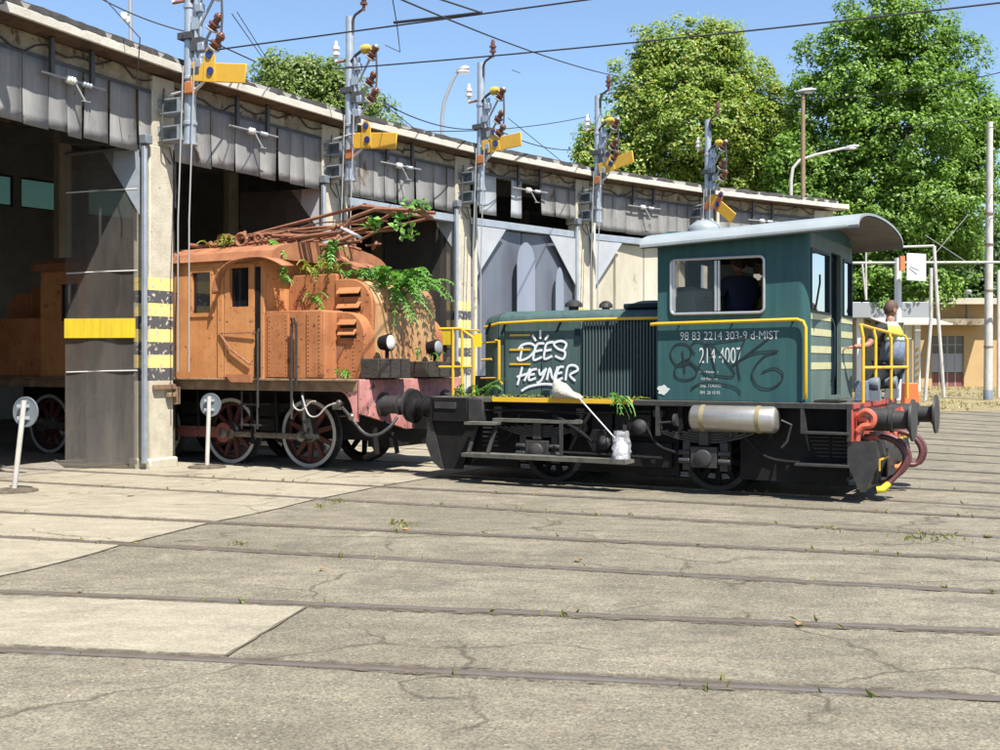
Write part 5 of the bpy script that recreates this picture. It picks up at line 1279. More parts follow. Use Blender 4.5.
# yellow handrail along the hood and its brackets
b = MB(wl); b.tube([(HU0 + .05, ND + .1, 2.14), (HU0 + .35, ND - .02, 2.19), (HU0 + 1.0, ND - .03, 2.21), (HU0 + 2.2, ND - .03, 2.22), (HU1 - .02, ND - .03, 2.22)], .02, 8); hr = b.build('handrail', 'yellow', sh)
b = MB(wl)
for u in (HU0 + .2, HU0 + .45, HU0 + 1.3, HU0 + 2.0): b.prism([(u, ND - .03, 2.2), (u + .03, ND - .03, 2.2), (u - .08, ND + .04, 2.04), (u - .11, ND + .04, 2.04)], (0, .02, 0))
b.build('rail_bracket', 'green_dark', hr)
b = MB(wl); b.tube([(HU0 + .28, ND + .02, 1.95), (HU0 + .36, ND - .03, 1.95), (HU0 + .36, ND - .03, 1.4), (HU0 + .38, ND + .02, 1.34)], .02, 8); b.tube([(HU0 - .02, ND + .12, 1.92), (HU0 + .3, ND - .0, 1.93)], .012, 6); b.tube([(HU0 - .02, ND + .12, 1.42), (HU0 + .35, ND - .02, 1.43)], .012, 6); b.tube([(HU0 + .0, ND + .1, 1.68), (HU0 + .2, ND + .05, 1.69)], .018, 6); b.build('grab_rail', 'yellow', sh)
# front platform railing with yellow plate
b = MB(wl)
n = 13.75
for u in (-8.43, -8.28, -8.09): b.tube([(u, n, 1.17), (u, n, 2.12 if u < -8.2 else 1.98)], .02, 8)
b.tube([(-8.66, n, 2.12), (-8.3, n, 2.12), (-8.1, n, 1.99), (-8.09, n, 1.9)], .02, 8); b.tube([(-8.66, n, 1.58), (-8.09, n, 1.58)], .017, 8); b.tube([(-8.4, n, 2.11), (-8.0, n, 2.09)], .014, 6)
b.build('front_railing', 'yellow', sh)
b = MB(wl); b.box((-8.08, 13.74, 1.86), (-7.97, 13.76, 2.05)); b.build('yellow_plate', 'brightyellow', sh)
b = MB(wl); b.box((-8.38, 14.2, 1.17), (-8.15, 14.5, 1.45)); b.build('front_box', 'bufgrey', sh, bev=.01)
# caps on the hood top
for (u, n, r, h) in ((-6.95, 14.6, .13, .09), (-6.5, 14.7, .10, .07), (-5.75, 14.6, .36, .05)):
    b = MB(wl); b.lathe((u, n, 2.34), (0, 0, 1), [(0, r * .55), (h, r * .55), (h, r), (h + .05, r * .92), (h + .09, r * .5), (h + .1, .01)], 24); b.build('vent_cap', 'bufgrey' if r < .2 else 'soffit_grey', sh)
b = MB(wl); b.box((-6.0, ND + .2, 2.36), (-5.32, FD - .2, 2.43)); b.build('roof_grille', 'green_dark', sh, bev=.02)
b = MB(wl); b.lathe((-5.45, 14.2, 2.4), (0, 0, 1), [(0, .07), (.12, .07), (.13, .04), (.17, .03)], 12); b.build('filler_cap', 'black', sh)
# ---------------- cab
ND, FD = 13.6, 16.1
CZ0, CZ1 = 1.17, 3.2
wu0, wu1, wz0, wz1 = -5.12, -3.93, 2.25, 2.93
def cabside(n, th):
    b = MB(wl); b.panel(lambda a, z, d: (a, n + d, z), (KU0, KU1 - .12), (CZ0, CZ1), [(wu0, wu1, wz0, wz1)], th); o = b.build('cab_side', 'green', sh, smooth=False)
    s_ = 1 if th > 0 else -1
    # rounded aluminium frame, sliding pane and bar
    b = MB(wl)
    rc = .06; P = []
    for (cu, cz, a0) in ((wu1 - rc, wz1 - rc, 0), (wu0 + rc, wz1 - rc, 90), (wu0 + rc, wz0 + rc, 180), (wu1 - rc, wz0 + rc, 270)):
        for q in range(6): a = R_(a0 + 18 * q); P.append((cu + rc * math.cos(a), n - .012 * s_, cz + rc * math.sin(a)))
    P.append(P[0]); P.append(P[1]); b.tube(P, .019, 8, caps=False); wf = b.build('window_frame', 'alu', sh)
    um = wu0 + .60
    b = MB(wl); b.box((um - .03, n - .012, wz0 + .03), (um + .0, n + .012, wz1 - .03)); b.box((um + .008, n + .0, wz0 + .03), (um + .035, n + .02, wz1 - .03)); b.box((wu0 + .02, n - .01, wz0 + .03), (wu0 + .06, n + .01, wz1 - .03)); b.build('window_bar', 'alu', wf)
    b = MB(wl); b.box((wu0 + .03, n + .002, wz0 + .02), (um - .02, n + .007, wz1 - .02)); b.build('pane', 'clearglass', wf)
    return o
near = cabside(ND, .05); far = cabside(FD, -.05)
# rounded corner at the right end
for n, s_ in ((ND, 1), (FD, -1)):
    b = MB(wl); P = []
    for q in range(7): a = math.pi / 2 * q / 6; P.append((KU1 - .12 + .12 * math.sin(a), n + s_ * (.12 - .12 * math.cos(a)), CZ0))
    P += [(KU1 - .05, n + s_ * .12, CZ0), (KU1 - .12, n + s_ * .05, CZ0)]
    b.prism(P, (0, 0, CZ1 - CZ0)); b.build('cab_corner', 'green', sh)
# end wall with two windows and a door
e0, e1 = ND + .12, FD - .12
ew = [(e0 + .02, 14.64, 2.26, 3.0), (15.46, e1 - .03, 2.26, 3.0)]
b = MB(wl); b.panel(lambda a, z, d: (KU1 - d, a, z), (e0, e1), (CZ0, CZ1), ew + [(14.76, 15.3, 1.22, 3.05)], .05); ewall = b.build('cab_end', 'green_end', sh, smooth=False)
b = MB(wl); b.panel(lambda a, z, d: (KU0 + d, a, z), (ND + .05, FD - .05), (CZ0, CZ1), [(14.0, 14.6, 2.5, 3.0), (15.1, 15.7, 2.5, 3.0)], .05); b.build('cab_front', 'green', sh, smooth=False)
for (a, c, z0, z1) in ew:
    b = MB(wl); b.panel(lambda p, z, d: (KU1 + .012 - d, p, z), (a - .02, c + .02), (z0 - .02, z1 + .02), [(a + .012, c - .012, z0 + .012, z1 - .012)], .03); wf = b.build('window_frame', 'green_dark', sh, smooth=False)
    b = MB(wl); b.box((KU1 - .03, a + .02, z0 + .02), (KU1 - .02, c - .02, z1 - .02)); b.build('pane', 'mirrorglass', wf)
    b = MB(wl); b.tube([(KU1 + .03, a + .1, z0 + .05), (KU1 + .05, a + .22, z0 + .35), (KU1 + .04, a + .26, z0 + .45)], .012, 6); b.build('wiper', 'black', wf)
b = MB(wl); b.box((KU1 - .12, 14.7, 1.2), (KU1 - .09, 15.36, 3.07)); dd = b.build('end_door', 'green_dark', sh, bev=.006)
b = MB(wl); b.box((KU1 - .088, 14.85, 2.1), (KU1 - .082, 15.2, 2.95)); b.build('pane', 'darkglass', dd)
b = MB(wl); b.tube([(KU1 + .02, 14.72, 2.2), (KU1 + .05, 14.72, 2.1), (KU1 + .05, 14.72, 1.5), (KU1 + .02, 14.72, 1.4)], .015, 6); b.build('handle', 'green_dark', dd)
for z in (1.95, 1.76, 1.56): pass
for z in (2.205, 2.01, 1.80, 1.60):
    for a, c in ((e0 + .0, 14.745), (15.315, e1)):
        b = MB(wl); b.box((KU1 + .001, a, z - .04), (KU1 + .006, c, z + .045)); b.build('warning_stripe', 'stripe', ewall)
# roof
RU0, RU1 = -5.47, -2.78
rp_ = []
for q in range(17):
    f = q / 16; a = math.pi * f; rp_.append((13.42 + (16.30 - 13.42) * (1 - math.cos(a)) / 2, 3.185 + .23 * math.sin(a) ** .8))
inner = [(NC + (n - NC) * .985, z - .03) for n, z in rp_]
b = MB(wl); ko = len(rp_); vs = []
ends_ = ((RU0, .0), (RU0 + .06, 0), (RU1, 0))
for u, _ in ends_:
    for n, z in rp_: vs.append((u, n, z))
for u, _ in ends_:
    for n, z in inner: vs.append((u, n, z))
fs = []
for s in range(2):
    for q in range(ko - 1):
        fs.append((s * ko + q, s * ko + q + 1, (s + 1) * ko + q + 1, (s + 1) * ko + q))
for s in (0, 2):
    for q in range(ko - 1): fs.append((s * ko + q, s * ko + q + 1, 3 * ko + s * ko + q + 1, 3 * ko + s * ko + q))
for s in range(2):
    for q in (0, ko - 1): fs.append((s * ko + q, (s + 1) * ko + q, 3 * ko + (s + 1) * ko + q, 3 * ko + s * ko + q))
b.add(vs, fs); zr = lambda u: -.07 + .115 * (u - RU0) / (RU1 - RU0)
b.v = []; b.f = []; b.add([(u, n, z + zr(u)) for u, n, z in vs], fs); rf = b.build('cab_roof', 'cabroof', sh)
b = MB(wl); vs = [(u, n, z - .012 + zr(u)) for u in (RU0 + .01, RU1 - .003) for n, z in inner]
b.add(vs, [(q, q + 1, ko + q + 1, ko + q) for q in range(ko - 1)]); lin = b.build('roof_lining', 'soffit_grey', rf)
for n in (13.405, 16.295): b = MB(wl); b.prism([(RU0, n, 3.085), (RU1 - .12, n, 3.205), (RU1 - .12, n, 3.235), (RU0, n, 3.125)], (0, .02, 0)); b.build('roof_edge', 'cabroof', rf, bev=.004)
b = MB(wl); gp = [(n, z) for n, z in rp_ if ND + .1 < n < FD - .1]
b.prism([(KU1 - .04, n, z - .035) for n, z in gp] + [(KU1 - .04, FD - .1, 3.19), (KU1 - .04, ND + .1, 3.19)], (.03, 0, 0)); b.prism([(KU0 + .02, n, z - .035) for n, z in gp] + [(KU0 + .02, FD - .1, 3.19), (KU0 + .02, ND + .1, 3.19)], (.03, 0, 0)); b.build('gable', 'green', sh)
b = MB(wl); b.lathe((-4.95, 14.4, 3.34), (0, 0, 1), [(0, .22), (.06, .22), (.1, .2), (.16, .12), (.18, .02)], 20); b.build('roof_vent', 'cabroof', rf)
# interior: floor, desk, back panel
b = MB(wl); b.box((KU0 + .06, ND + .06, 1.171), (KU1 - .06, FD - .06, 1.2)); b.build('cab_floor', 'deckgrey', sh)
b = MB(wl); b.box((KU0 + .06, 13.9, 1.2), (KU0 + .6, 15.9, 2.3)); b.box((KU0 + .1, 14.0, 2.3), (KU0 + .35, 15.6, 2.62)); b.build('control_desk', 'cabinner', sh, bev=.02)
b = MB(wl); b.panel(lambda a, z, d: (a, FD - .055 - d, z), (KU0 + .06, KU1 - .13), (1.2, 3.15), [(wu0 + .02, wu1 - .02, wz0 + .02, wz1 - .02)], .01); b.build('inner_panel', 'cabinner', sh, smooth=False)
b = MB(wl); b.box((KU0 + .07, 15.3, 1.2), (KU0 + .52, 16.02, 3.0)); b.build('cabinet', 'cabinner', sh, bev=.015)
b = MB(wl)
for k in range(7): b.box((KU0 + .525, 15.45 + .08 * k, 2.25), (KU0 + .53, 15.48 + .08 * k, 2.9))
b.build('cabinet_slots', 'green_dark', sh, kind='stuff')
b = MB(wl); b.box((KU0 + .08, ND + .2, 3.13), (KU1 - .1, FD - .2, 3.15)); b.build('ceiling', 'signwhite', sh)
b = MB(wl); b.tube([(KU0 + .5, 14.1, 2.3), (KU0 + .55, 14.05, 2.45)], .02, 8); b.lathe((KU0 + .56, 14.05, 2.44), (.3, 0, 1), [(0, .1), (.02, .12), (.03, .1)], 16); b.build('control_wheel', 'black', sh)
# long handrail on the cab side and dark stripe under it
b = MB(wl); b.tube([(KU0 - .08, ND - .02, 2.125), (KU0 + .0, ND - .05, 2.13), (KU1 - .12, ND - .05, 2.155), (KU1 - .05, ND - .05, 2.13), (KU1 - .02, ND - .05, 2.06), (KU1 - .02, ND - .05, 1.28), (KU1 - .03, ND - .0, 1.22)], .022, 8); hr = b.build('handrail', 'yellow', sh)
b = MB(wl)
for u in (KU0 + .3, KU0 + .98, KU1 - .18): b.tube([(u, ND - .05, 2.13), (u, ND + .0, 2.13)], .012, 6)
b.build('rail_bracket', 'green_dark', hr)
# corner posts of the handrail on the end platform, cage of yellow rails
b = MB(wl)
pu = U1 + .0
for n, du in ((14.15, 0), (14.75, .03), (15.45, .09), (16.1, .18)): b.tube([(pu + du, n, 1.16), (pu + du, n, 1.95), (pu + du - .03, n, 2.1 - .05 * (n - 14.15))], .02, 8)
b.tube([(pu - .03, 14.15, 2.1), (pu, 14.75, 2.07), (pu + .06, 15.45, 2.035), (pu + .15, 16.1, 2.0)], .022, 8)
b.tube([(pu, 14.15, 1.58), (pu + .03, 14.75, 1.58), (pu + .09, 15.45, 1.58), (pu + .18, 16.1, 1.58)], .02, 8); b.build('end_railing', 'yellow', sh)
for (n, u) in ((14.55, U1 + .08), (15.75, U1 + .08)):
    b = MB(wl); b.box((u - .12, n - .06, 1.17), (u + .05, n + .06, 1.3)); b.lathe((u - .12, n, 1.38), (1, 0, 0), [(0, .04), (.05, .07), (.12, .085), (.15, .08), (.16, .02)], 20); b.build('marker_lamp', 'signgrey', sh)
b = MB(wl); b.box((U1 - .12, 14.25, 1.17), (U1 + .02, 14.4, 1.42)); b.build('battery_box', 'vestblue', sh, bev=.01)
b = MB(wl); b.box((KU1 + .05, ND + .05, 1.168), (KU1 + .35, ND + .5, 1.19), .01); b.build('floor_grating', 'black', sh)
# lettering
NT = ND - .0035
for body, px, py, px2, h in (('98 83 2214 303-9 d-MIST', 680, 340, 792, None),):
    u0, z0 = un(px, py, ND); u1, z1 = un(px2, py - 2, ND)
    text_mesh('number', body, .105, lambda a, c: W(u0 + a, NT - .002, z0 + c), 'textwhite', near, .83)
u0, z0 = un(699, 363, ND)
text_mesh('number', '214 4007', .20, lambda a, c: W(u0 + a, NT, z0 + c), 'textwhite', near, .52)
for body, px, py in (('Pesotrasm  ■', 699, 372), ('Vel. Km/h  ■', 701, 380), ('Dep. TORINO', 700, 386), ('R.M  21 16 95', 700, 394)):
    pass
for body, px, py, h in (('Peso frenato  t', 699, 373, .035), ('Vel Max  km', 701, 380, .035), ('Dep. TORINO', 700, 387, .038), ('RM  20 10 95', 700, 394, .04)):
    u0, z0 = un(px, py, ND); text_mesh('small_lettering', body, h, lambda a, c: W(u0 + a, NT, z0 + c), 'textwhite', near, .85)
b = MB(wl); u0, z0 = un(663, 390, ND)
b.prism([(u0 + .075 * math.cos(a) * (1 + .18 * math.sin(3 * a + 1) + .12 * math.sin(7 * a)), NT, z0 + .06 * math.sin(a) * (1 + .15 * math.cos(5 * a))) for a in [k * math.pi / 14 for k in range(28)]], (0, -.004, 0)); b.build('paint_blot', 'textwhite', near)
# graffiti: sprayed strokes lying on the panel
def strokes(lst, zx, ox, oy, n, r, m, name, parent):
    b = MB()
    for k, s in enumerate(lst):
        if len(s) > 2:
            q = [s[0]]
            for i in range(len(s) - 1):
                p0 = s[max(i - 1, 0)]; p1 = s[i]; p2 = s[i + 1]; p3 = s[min(i + 2, len(s) - 1)]
                for f in (.25, .5, .75, 1):
                    q.append(tuple(.5 * (2 * p1[c] + (p2[c] - p0[c]) * f + (2 * p0[c] - 5 * p1[c] + 4 * p2[c] - p3[c]) * f * f + (3 * p1[c] - p0[c] - 3 * p2[c] + p3[c]) * f ** 3) for c in (0, 1)))
            s = q
        pts = []
        for (x, y) in s:
            u, z = un(ox + x / zx, oy + y / zx, n); pts.append((u, 0, z))
        t = MB(); t.tube(pts, r, 8)
        b.add([W(p[0], n - .002 - k * .0002 + p[1] * .08, p[2]) for p in t.v], t.f)
    return b.build(name, m, parent)
strokes([[(262, 285), (250, 345)], [(240, 300), (262, 275), (300, 268), (325, 282), (318, 312), (285, 342), (245, 352), (238, 335)],
         [(372, 268), (340, 270), (325, 300), (318, 350), (360, 335)], [(325, 308), (362, 300)],
         [(420, 260), (385, 268), (375, 300), (372, 345), (412, 330)], [(376, 305), (408, 298)],
         [(470, 300), (482, 270), (455, 255), (420, 268), (438, 293), (475, 310), (465, 345), (425, 330)],
         [(352, 200), (352, 245)], [(312, 225), (330, 255)], [(393, 225), (375, 250)],
         [(262, 385), (238, 475)], [(302, 392), (272, 455)], [(235, 435), (300, 415)],
         [(335, 395), (305, 405), (295, 450), (330, 440)], [(302, 425), (325, 420)],
         [(345, 395), (352, 425), (375, 398)], [(382, 390), (358, 450), (335, 465)],
         [(385, 450), (400, 390), (415, 445), (440, 382)],
         [(470, 385), (445, 390), (430, 450), (465, 440)], [(440, 418), (462, 412)],
         [(478, 452), (490, 385), (525, 378), (540, 400), (500, 425), (528, 455)],
         [(258, 505), (300, 482), (380, 470), (460, 482)]], 5, 470, 290, 13.93 + .027, .0165, 'whitepaint', 'graffiti', sh)
strokes([[(240, 300), (200, 325), (150, 320), (120, 260), (150, 205), (210, 200), (240, 230), (235, 280), (190, 300)], [(190, 240), (205, 370)],
         [(190, 300), (150, 340), (150, 390), (200, 410), (260, 395), (275, 350), (230, 310), (200, 322)],
         [(265, 260), (240, 220), (265, 185), (310, 190), (330, 230), (300, 310), (280, 345)], [(230, 300), (385, 400), (335, 185)],
         [(350, 185), (500, 375), (390, 385)], [(370, 190), (560, 165)], [(530, 410), (515, 290), (560, 170)], [(480, 330), (700, 165)],
         [(545, 285), (620, 250), (755, 240), (680, 265), (620, 330), (600, 390), (640, 450), (710, 460), (770, 420), (780, 370), (730, 340), (660, 365)],
         [(240, 465), (300, 430), (400, 430), (500, 455), (535, 490)]], 5.88, 650, 310, ND - .006, .0095, 'blackspray', 'black_tag', sh)

# ================================================================== PLANTS ON THE ORANGE LOCOMOTIVE
def frond(base, tip, droop, nl, lw, out, rand):
    """one compound leaf: pairs of leaflets along a drooping midrib; adds centres, normals, sizes"""
    base = Vector(base); tip = Vector(tip)
    side = (tip - base).cross(Vector((0, 0, 1)))
    if side.length < 1e-4: side = Vector((1, 0, 0))
    side.normalize(); path = []
    for k in range(nl + 1):
        f = k / nl; p = base.lerp(tip, f); p.z += droop * (f - f * f) * 2 ; path.append(p)
    for k in range(1, nl + 1):
        f = k / nl; d = (path[k] - path[k - 1]).normalized(); l = lw * (1 - .55 * f) * rand.uniform(.8, 1.2)
        for s in (-1, 1):
            q = (side * s + d * .5 + Vector((0, 0, -.35 + rand.uniform(-.2, .2)))).normalized()
            out.append((path[k], path[k] + q * l, (d.cross(q) * s)))
    return path
def plant(name, label, fr, m, stem_r=.008, group=None, wid=.24):
    """fr: list of (base, tip, droop, leaflets, length)"""
    c = Vector(fr[0][0]); t = thing(name, label, 'plant', tuple(c), group=group)
    out = []; b = MB()
    for f in fr: b.tube(frond(*f, out, random), [stem_r] * (f[3] + 1), 4, caps=False)
    b.build('stem', m, t, kind='stuff')
    v = []; fs = []
    for p, q, nrm in out:
        d = q - p; w = d.cross(nrm); w.normalize(); w *= d.length * wid
        o = len(v); md = p.lerp(q, .45) - Vector((0, 0, -.01)); v += [p, md + w, q, md - w]; fs += [(o, o + 1, o + 2), (o, o + 2, o + 3)]
    b = MB(); b.v = [tuple(x) for x in v]; b.f = fs
    me = bpy.data.meshes.new('leaves'); org = Vector(ORG[t]); me.from_pydata([tuple(x - org) for x in v], [], fs); me.update()
    link('leaves', me, m, t, kind='stuff')
    return t
def rfr(n, c, spread, down, nl=8, lw=.12, L=.55):
    out = []
    for k in range(n):
        b = W(c[0] + random.uniform(-spread[0], spread[0]), c[1] + random.uniform(-spread[1], spread[1]), c[2] + random.uniform(-spread[2], spread[2]))
        a = random.uniform(0, 6.28); l = L * random.uniform(.6, 1.15)
        d = U * (l * math.cos(a) * .8 + .12) + N * (l * math.sin(a) * .7 - .1) + Vector((0, 0, -l * random.uniform(*down)))
        out.append((b, b + d, random.uniform(.1, .3), nl, lw))
    return out
plant('hanging_weed', 'bushy bright green weed spilling down over the orange nose', rfr(48, (-10.35, 14.8, 2.94), (.42, .55, .03), (-.25, .2), 8, .135, .45) + rfr(34, (-10.05, 15.05, 2.84), (.08, .6, .06), (-.1, .6), 9, .13, .55) + rfr(10, (-9.96, 14.75, 2.7), (.02, .3, .08), (.8, 1.2), 8, .10, .42), 'weed')
plant('roof_weed', 'upright green weed growing from the roof behind the cab hood', rfr(8, (-10.95, 14.3, 3.38), (.06, .1, .08), (-.1, .5), 8, .11, .3) + rfr(8, (-10.9, 14.15, 3.32), (.05, .06, .06), (1.0, 1.4), 8, .11, .36), 'weed')
plant('pale_frond', 'pale green frond lying across the cab roof end below the scrap rods', [(W(-11.75, 13.75, 3.56), W(-11.22, 13.5, 3.22), .06, 10, .11), (W(-11.75, 13.8, 3.5), W(-11.35, 13.55, 3.3), .05, 8, .10)], 'weed', wid=.3)
plant('yellow_weed', 'yellow-green tuft on the roof beside the rusty shackle', rfr(9, (-12.75, 13.75, 3.5), (.22, .1, .03), (-.2, .2), 6, .07, .3), 'weed_yellow')
plant('side_weed', 'small green tuft rooted on the ledge of the upper box', rfr(6, (-11.02, 13.85, 2.55), (.06, .04, .03), (-.3, .7), 6, .09, .26), 'weed')
plant('ledge_weed', 'yellowish weeds along the top of the hood behind the big green weed', rfr(16, (-11.0, 14.0, 3.03), (.3, .2, .03), (-.4, .5), 6, .08, .32), 'weed_yellow')
plant('corner_weed', 'tiny weed under the cab roof corner above the side box', rfr(6, (-11.5, 13.7, 3.0), (.05, .1, .2), (-.2, .6), 6, .09, .25), 'weed')
plant('platform_weed', 'low weed at the foot of the louvred tank', rfr(6, (-10.3, 13.6, 1.42), (.18, .05, .01), (-.4, .1), 5, .06, .2), 'weed')
plant('box_moss', 'green weeds on top of the far plank box', rfr(9, (-9.8, 15.3, 1.68), (.1, .4, .01), (-.5, .1), 5, .06, .2), 'weed')
# ivy dangling from the pantograph end
t = thing('hanging_ivy', 'leafy twig dangling from the tip of the wrecked pantograph', 'plant', tuple(W(-9.3, 14.0, 3.85)))
b = MB(wl); tw = [[(-9.5, 14.0, 3.98), (-9.35, 14.0, 3.85), (-9.3, 13.98, 3.6), (-9.27, 13.98, 3.42)], [(-9.5, 14.0, 3.9), (-9.55, 14.0, 3.7), (-9.45, 13.98, 3.5)], [(-9.3, 14.0, 3.9), (-9.15, 14.0, 3.95), (-9.05, 14.0, 3.9)], [(-9.9, 14.0, 3.75), (-10.1, 14.0, 3.7)]]
for p in tw: b.tube(p, .008, 5)
b.build('stem', 'bark', t)
c = []; 
for p in tw:
    for k in range(26):
        i = random.randrange(len(p) - 1); q = Vector(p[i]).lerp(Vector(p[i + 1]), random.random()); c.append(W(q.x + random.gauss(0, .06), q.y + random.gauss(0, .06), q.z + random.gauss(0, .05)))
leaves('leaves', [tuple(x) for x in c], rng.normal(size=(len(c), 3)) + np.array([0, -.6, .6]), .055, 'weed', t, .75, kind='stuff')
# weeds on the shunter's deck
plant('deck_weed', 'green fern-like weed on the deck at the hood nose corner of the shunter', [(W(-8.05, 13.62, 1.18), W(-7.55, 13.6, 1.42), .05, 8, .1), (W(-8.1, 13.65, 1.18), W(-7.7, 13.6, 1.33), .04, 7, .09)] + rfr(8, (-8.2, 13.75, 1.18), (.3, .1, .01), (-.5, .0), 5, .07, .2), 'weed')
plant('edge_weed', 'small weed hanging over the yellow deck edge beside the white cloth', rfr(7, (-5.85, 13.53, 1.15), (.08, .02, .02), (.3, 1.2), 5, .07, .2), 'weed')
plant('railing_weed', 'green creeper climbing inside the yellow front railing', rfr(10, (-8.1, 15.1, 1.5), (.1, .1, .3), (-.3, .6), 6, .08, .25), 'weed')
c = [W(random.uniform(-8.4, -5.4), 13.62 + random.random() * .08, 1.172 + random.random() * .03) for k in range(260)]
leaves('deck_litter', [tuple(x) for x in c], rng.normal(size=(260, 3)) * .5 + np.array([0, 0, 1]), .022, 'weed_yellow', label='yellow leaf litter scattered along the shunter deck edge', cat='leaves', kind='stuff')

# cloth, hose and wrapped bottle
t = thing('cloth_bag', 'crumpled white cloth bag lying on the shunter deck below the graffiti', 'bag', tuple(W(-6.63, 13.5, 1.17)))
b = MB(wl); vs = []
secs = [(-6.78, 1.20, .05, .05), (-6.74, 1.26, .12, .10), (-6.66, 1.30, .15, .16), (-6.56, 1.27, .15, .13), (-6.44, 1.22, .13, .08), (-6.33, 1.19, .09, .05), (-6.28, 1.175, .04, .03)]
secs = [(-6.55 + (u + 6.55) * .85, 1.172 + (z - 1.172) * .82, ry * .82, rz * .8) for u, z, ry, rz in secs]
for (u, z, ry, rz) in secs:
    for k in range(14):
        a = 2 * math.pi * k / 14; w_ = 1 + .16 * math.sin(3 * a + u * 30) + random.uniform(-.05, .05); vs.append((u + random.uniform(-.01, .01), 13.53 + ry * math.cos(a) * w_, max(1.172, z + rz * math.sin(a) * w_)))
b.add(vs, [(i * 14 + k, i * 14 + (k + 1) % 14, (i + 1) * 14 + (k + 1) % 14, (i + 1) * 14 + k) for i in range(6) for k in range(14)] + [tuple(range(14)), tuple(84 + k for k in range(14))])
b.build('cloth', 'cloth', t, ang=80)
b = MB(wl); vs = []
b.lathe((-6.68, 13.52, 1.32), (-.35, 0, 1), [(0, .07), (.04, .05), (.1, .025), (.13, .01)], 12); b.build('twisted_end', 'cloth', t)
b = MB(wl); b.tube([(-6.32, 13.46, 1.17), (-6.15, 13.42, 1.02), (-5.78, 13.36, .68)], .0095, 8)
b.build('white_rod', 'white_trim', label='thin pale rod leaning from the cloth bag down to the running board', cat='rod')
t = thing('wrapped_bottle', 'white plastic bottle in clear wrapping standing on the running board', 'bottle', tuple(W(-5.70, 13.36, .42)))
b = MB(wl); b.lathe((-5.70, 13.36, .421), (0, 0, 1), [(0, .08), (.01, .09), (.16, .09), (.2, .07), (.23, .035), (.27, .03), (.275, .01)], 16); b.build('bottle', 'foam', t)
b = MB(wl); vs = []
for i in range(9):
    for k in range(18):
        a = 2 * math.pi * k / 18; r = (.125 + random.uniform(-.02, .02)) * (1 - .3 * (i / 8) ** 2); vs.append((-5.70 + r * math.cos(a), 13.36 + r * math.sin(a) * .85, .423 + .045 * i + random.uniform(-.01, .01) * (i > 0)))
b.add(vs, [(i * 18 + k, i * 18 + (k + 1) % 18, (i + 1) * 18 + (k + 1) % 18, (i + 1) * 18 + k) for i in range(8) for k in range(18)])
M['wrap'] = glassmat('clear_wrap', (.75, .77, .8), .25, .15); b.build('wrapping', 'wrap', t, ang=5)

# ================================================================== PEOPLE
def hand(wrist, d, up, side, parent, m='skin', s=1.0, curl=.6):
    """palm and five separate bent fingers"""
    d = Vector(d).normalized(); up = Vector(up); up = (up - d * up.dot(d)).normalized(); sd = d.cross(up) * side
    wrist = Vector(wrist)
    J = {'w': (wrist, .026 * s), 'p1': (wrist + d * .045 * s, (.038 * s, .018 * s)), 'p2': (wrist + d * .085 * s, (.04 * s, .016 * s))}
    E = [('w', 'p1'), ('p1', 'p2')]
    h = skin('hand', J, E, m, parent, 1)
    for k, (o, l) in enumerate(((-.03, .07), (-.01, .08), (.011, .076), (.03, .06))):
        p0 = wrist + d * .085 * s + sd * o * s; p1 = p0 + (d * math.cos(curl * .5) - up * math.sin(curl * .5)) * l * .5 * s; p2 = p1 + (d * math.cos(curl * 1.4) - up * math.sin(curl * 1.4)) * l * .35 * s
        p3 = p2 + (d * math.cos(curl * 2.2) - up * math.sin(curl * 2.2)) * l * .25 * s
        b = MB(); b.tube([p0 - d * .012, p0, p1, p2, p3], [.009 * s, .0095 * s, .009 * s, .008 * s, .005 * s], 6); b.build('finger', m, h)
    p0 = wrist + d * .03 * s + sd * -.034 * s; p1 = p0 + (d * .6 - sd * .7 - up * .2).normalized() * .034 * s; p2 = p1 + (d * .9 - sd * .2 - up * .4).normalized() * .03 * s
    b = MB(); b.tube([p0, p1, p2], [.012 * s, .0105 * s, .007 * s], 6); b.build('thumb', m, h)
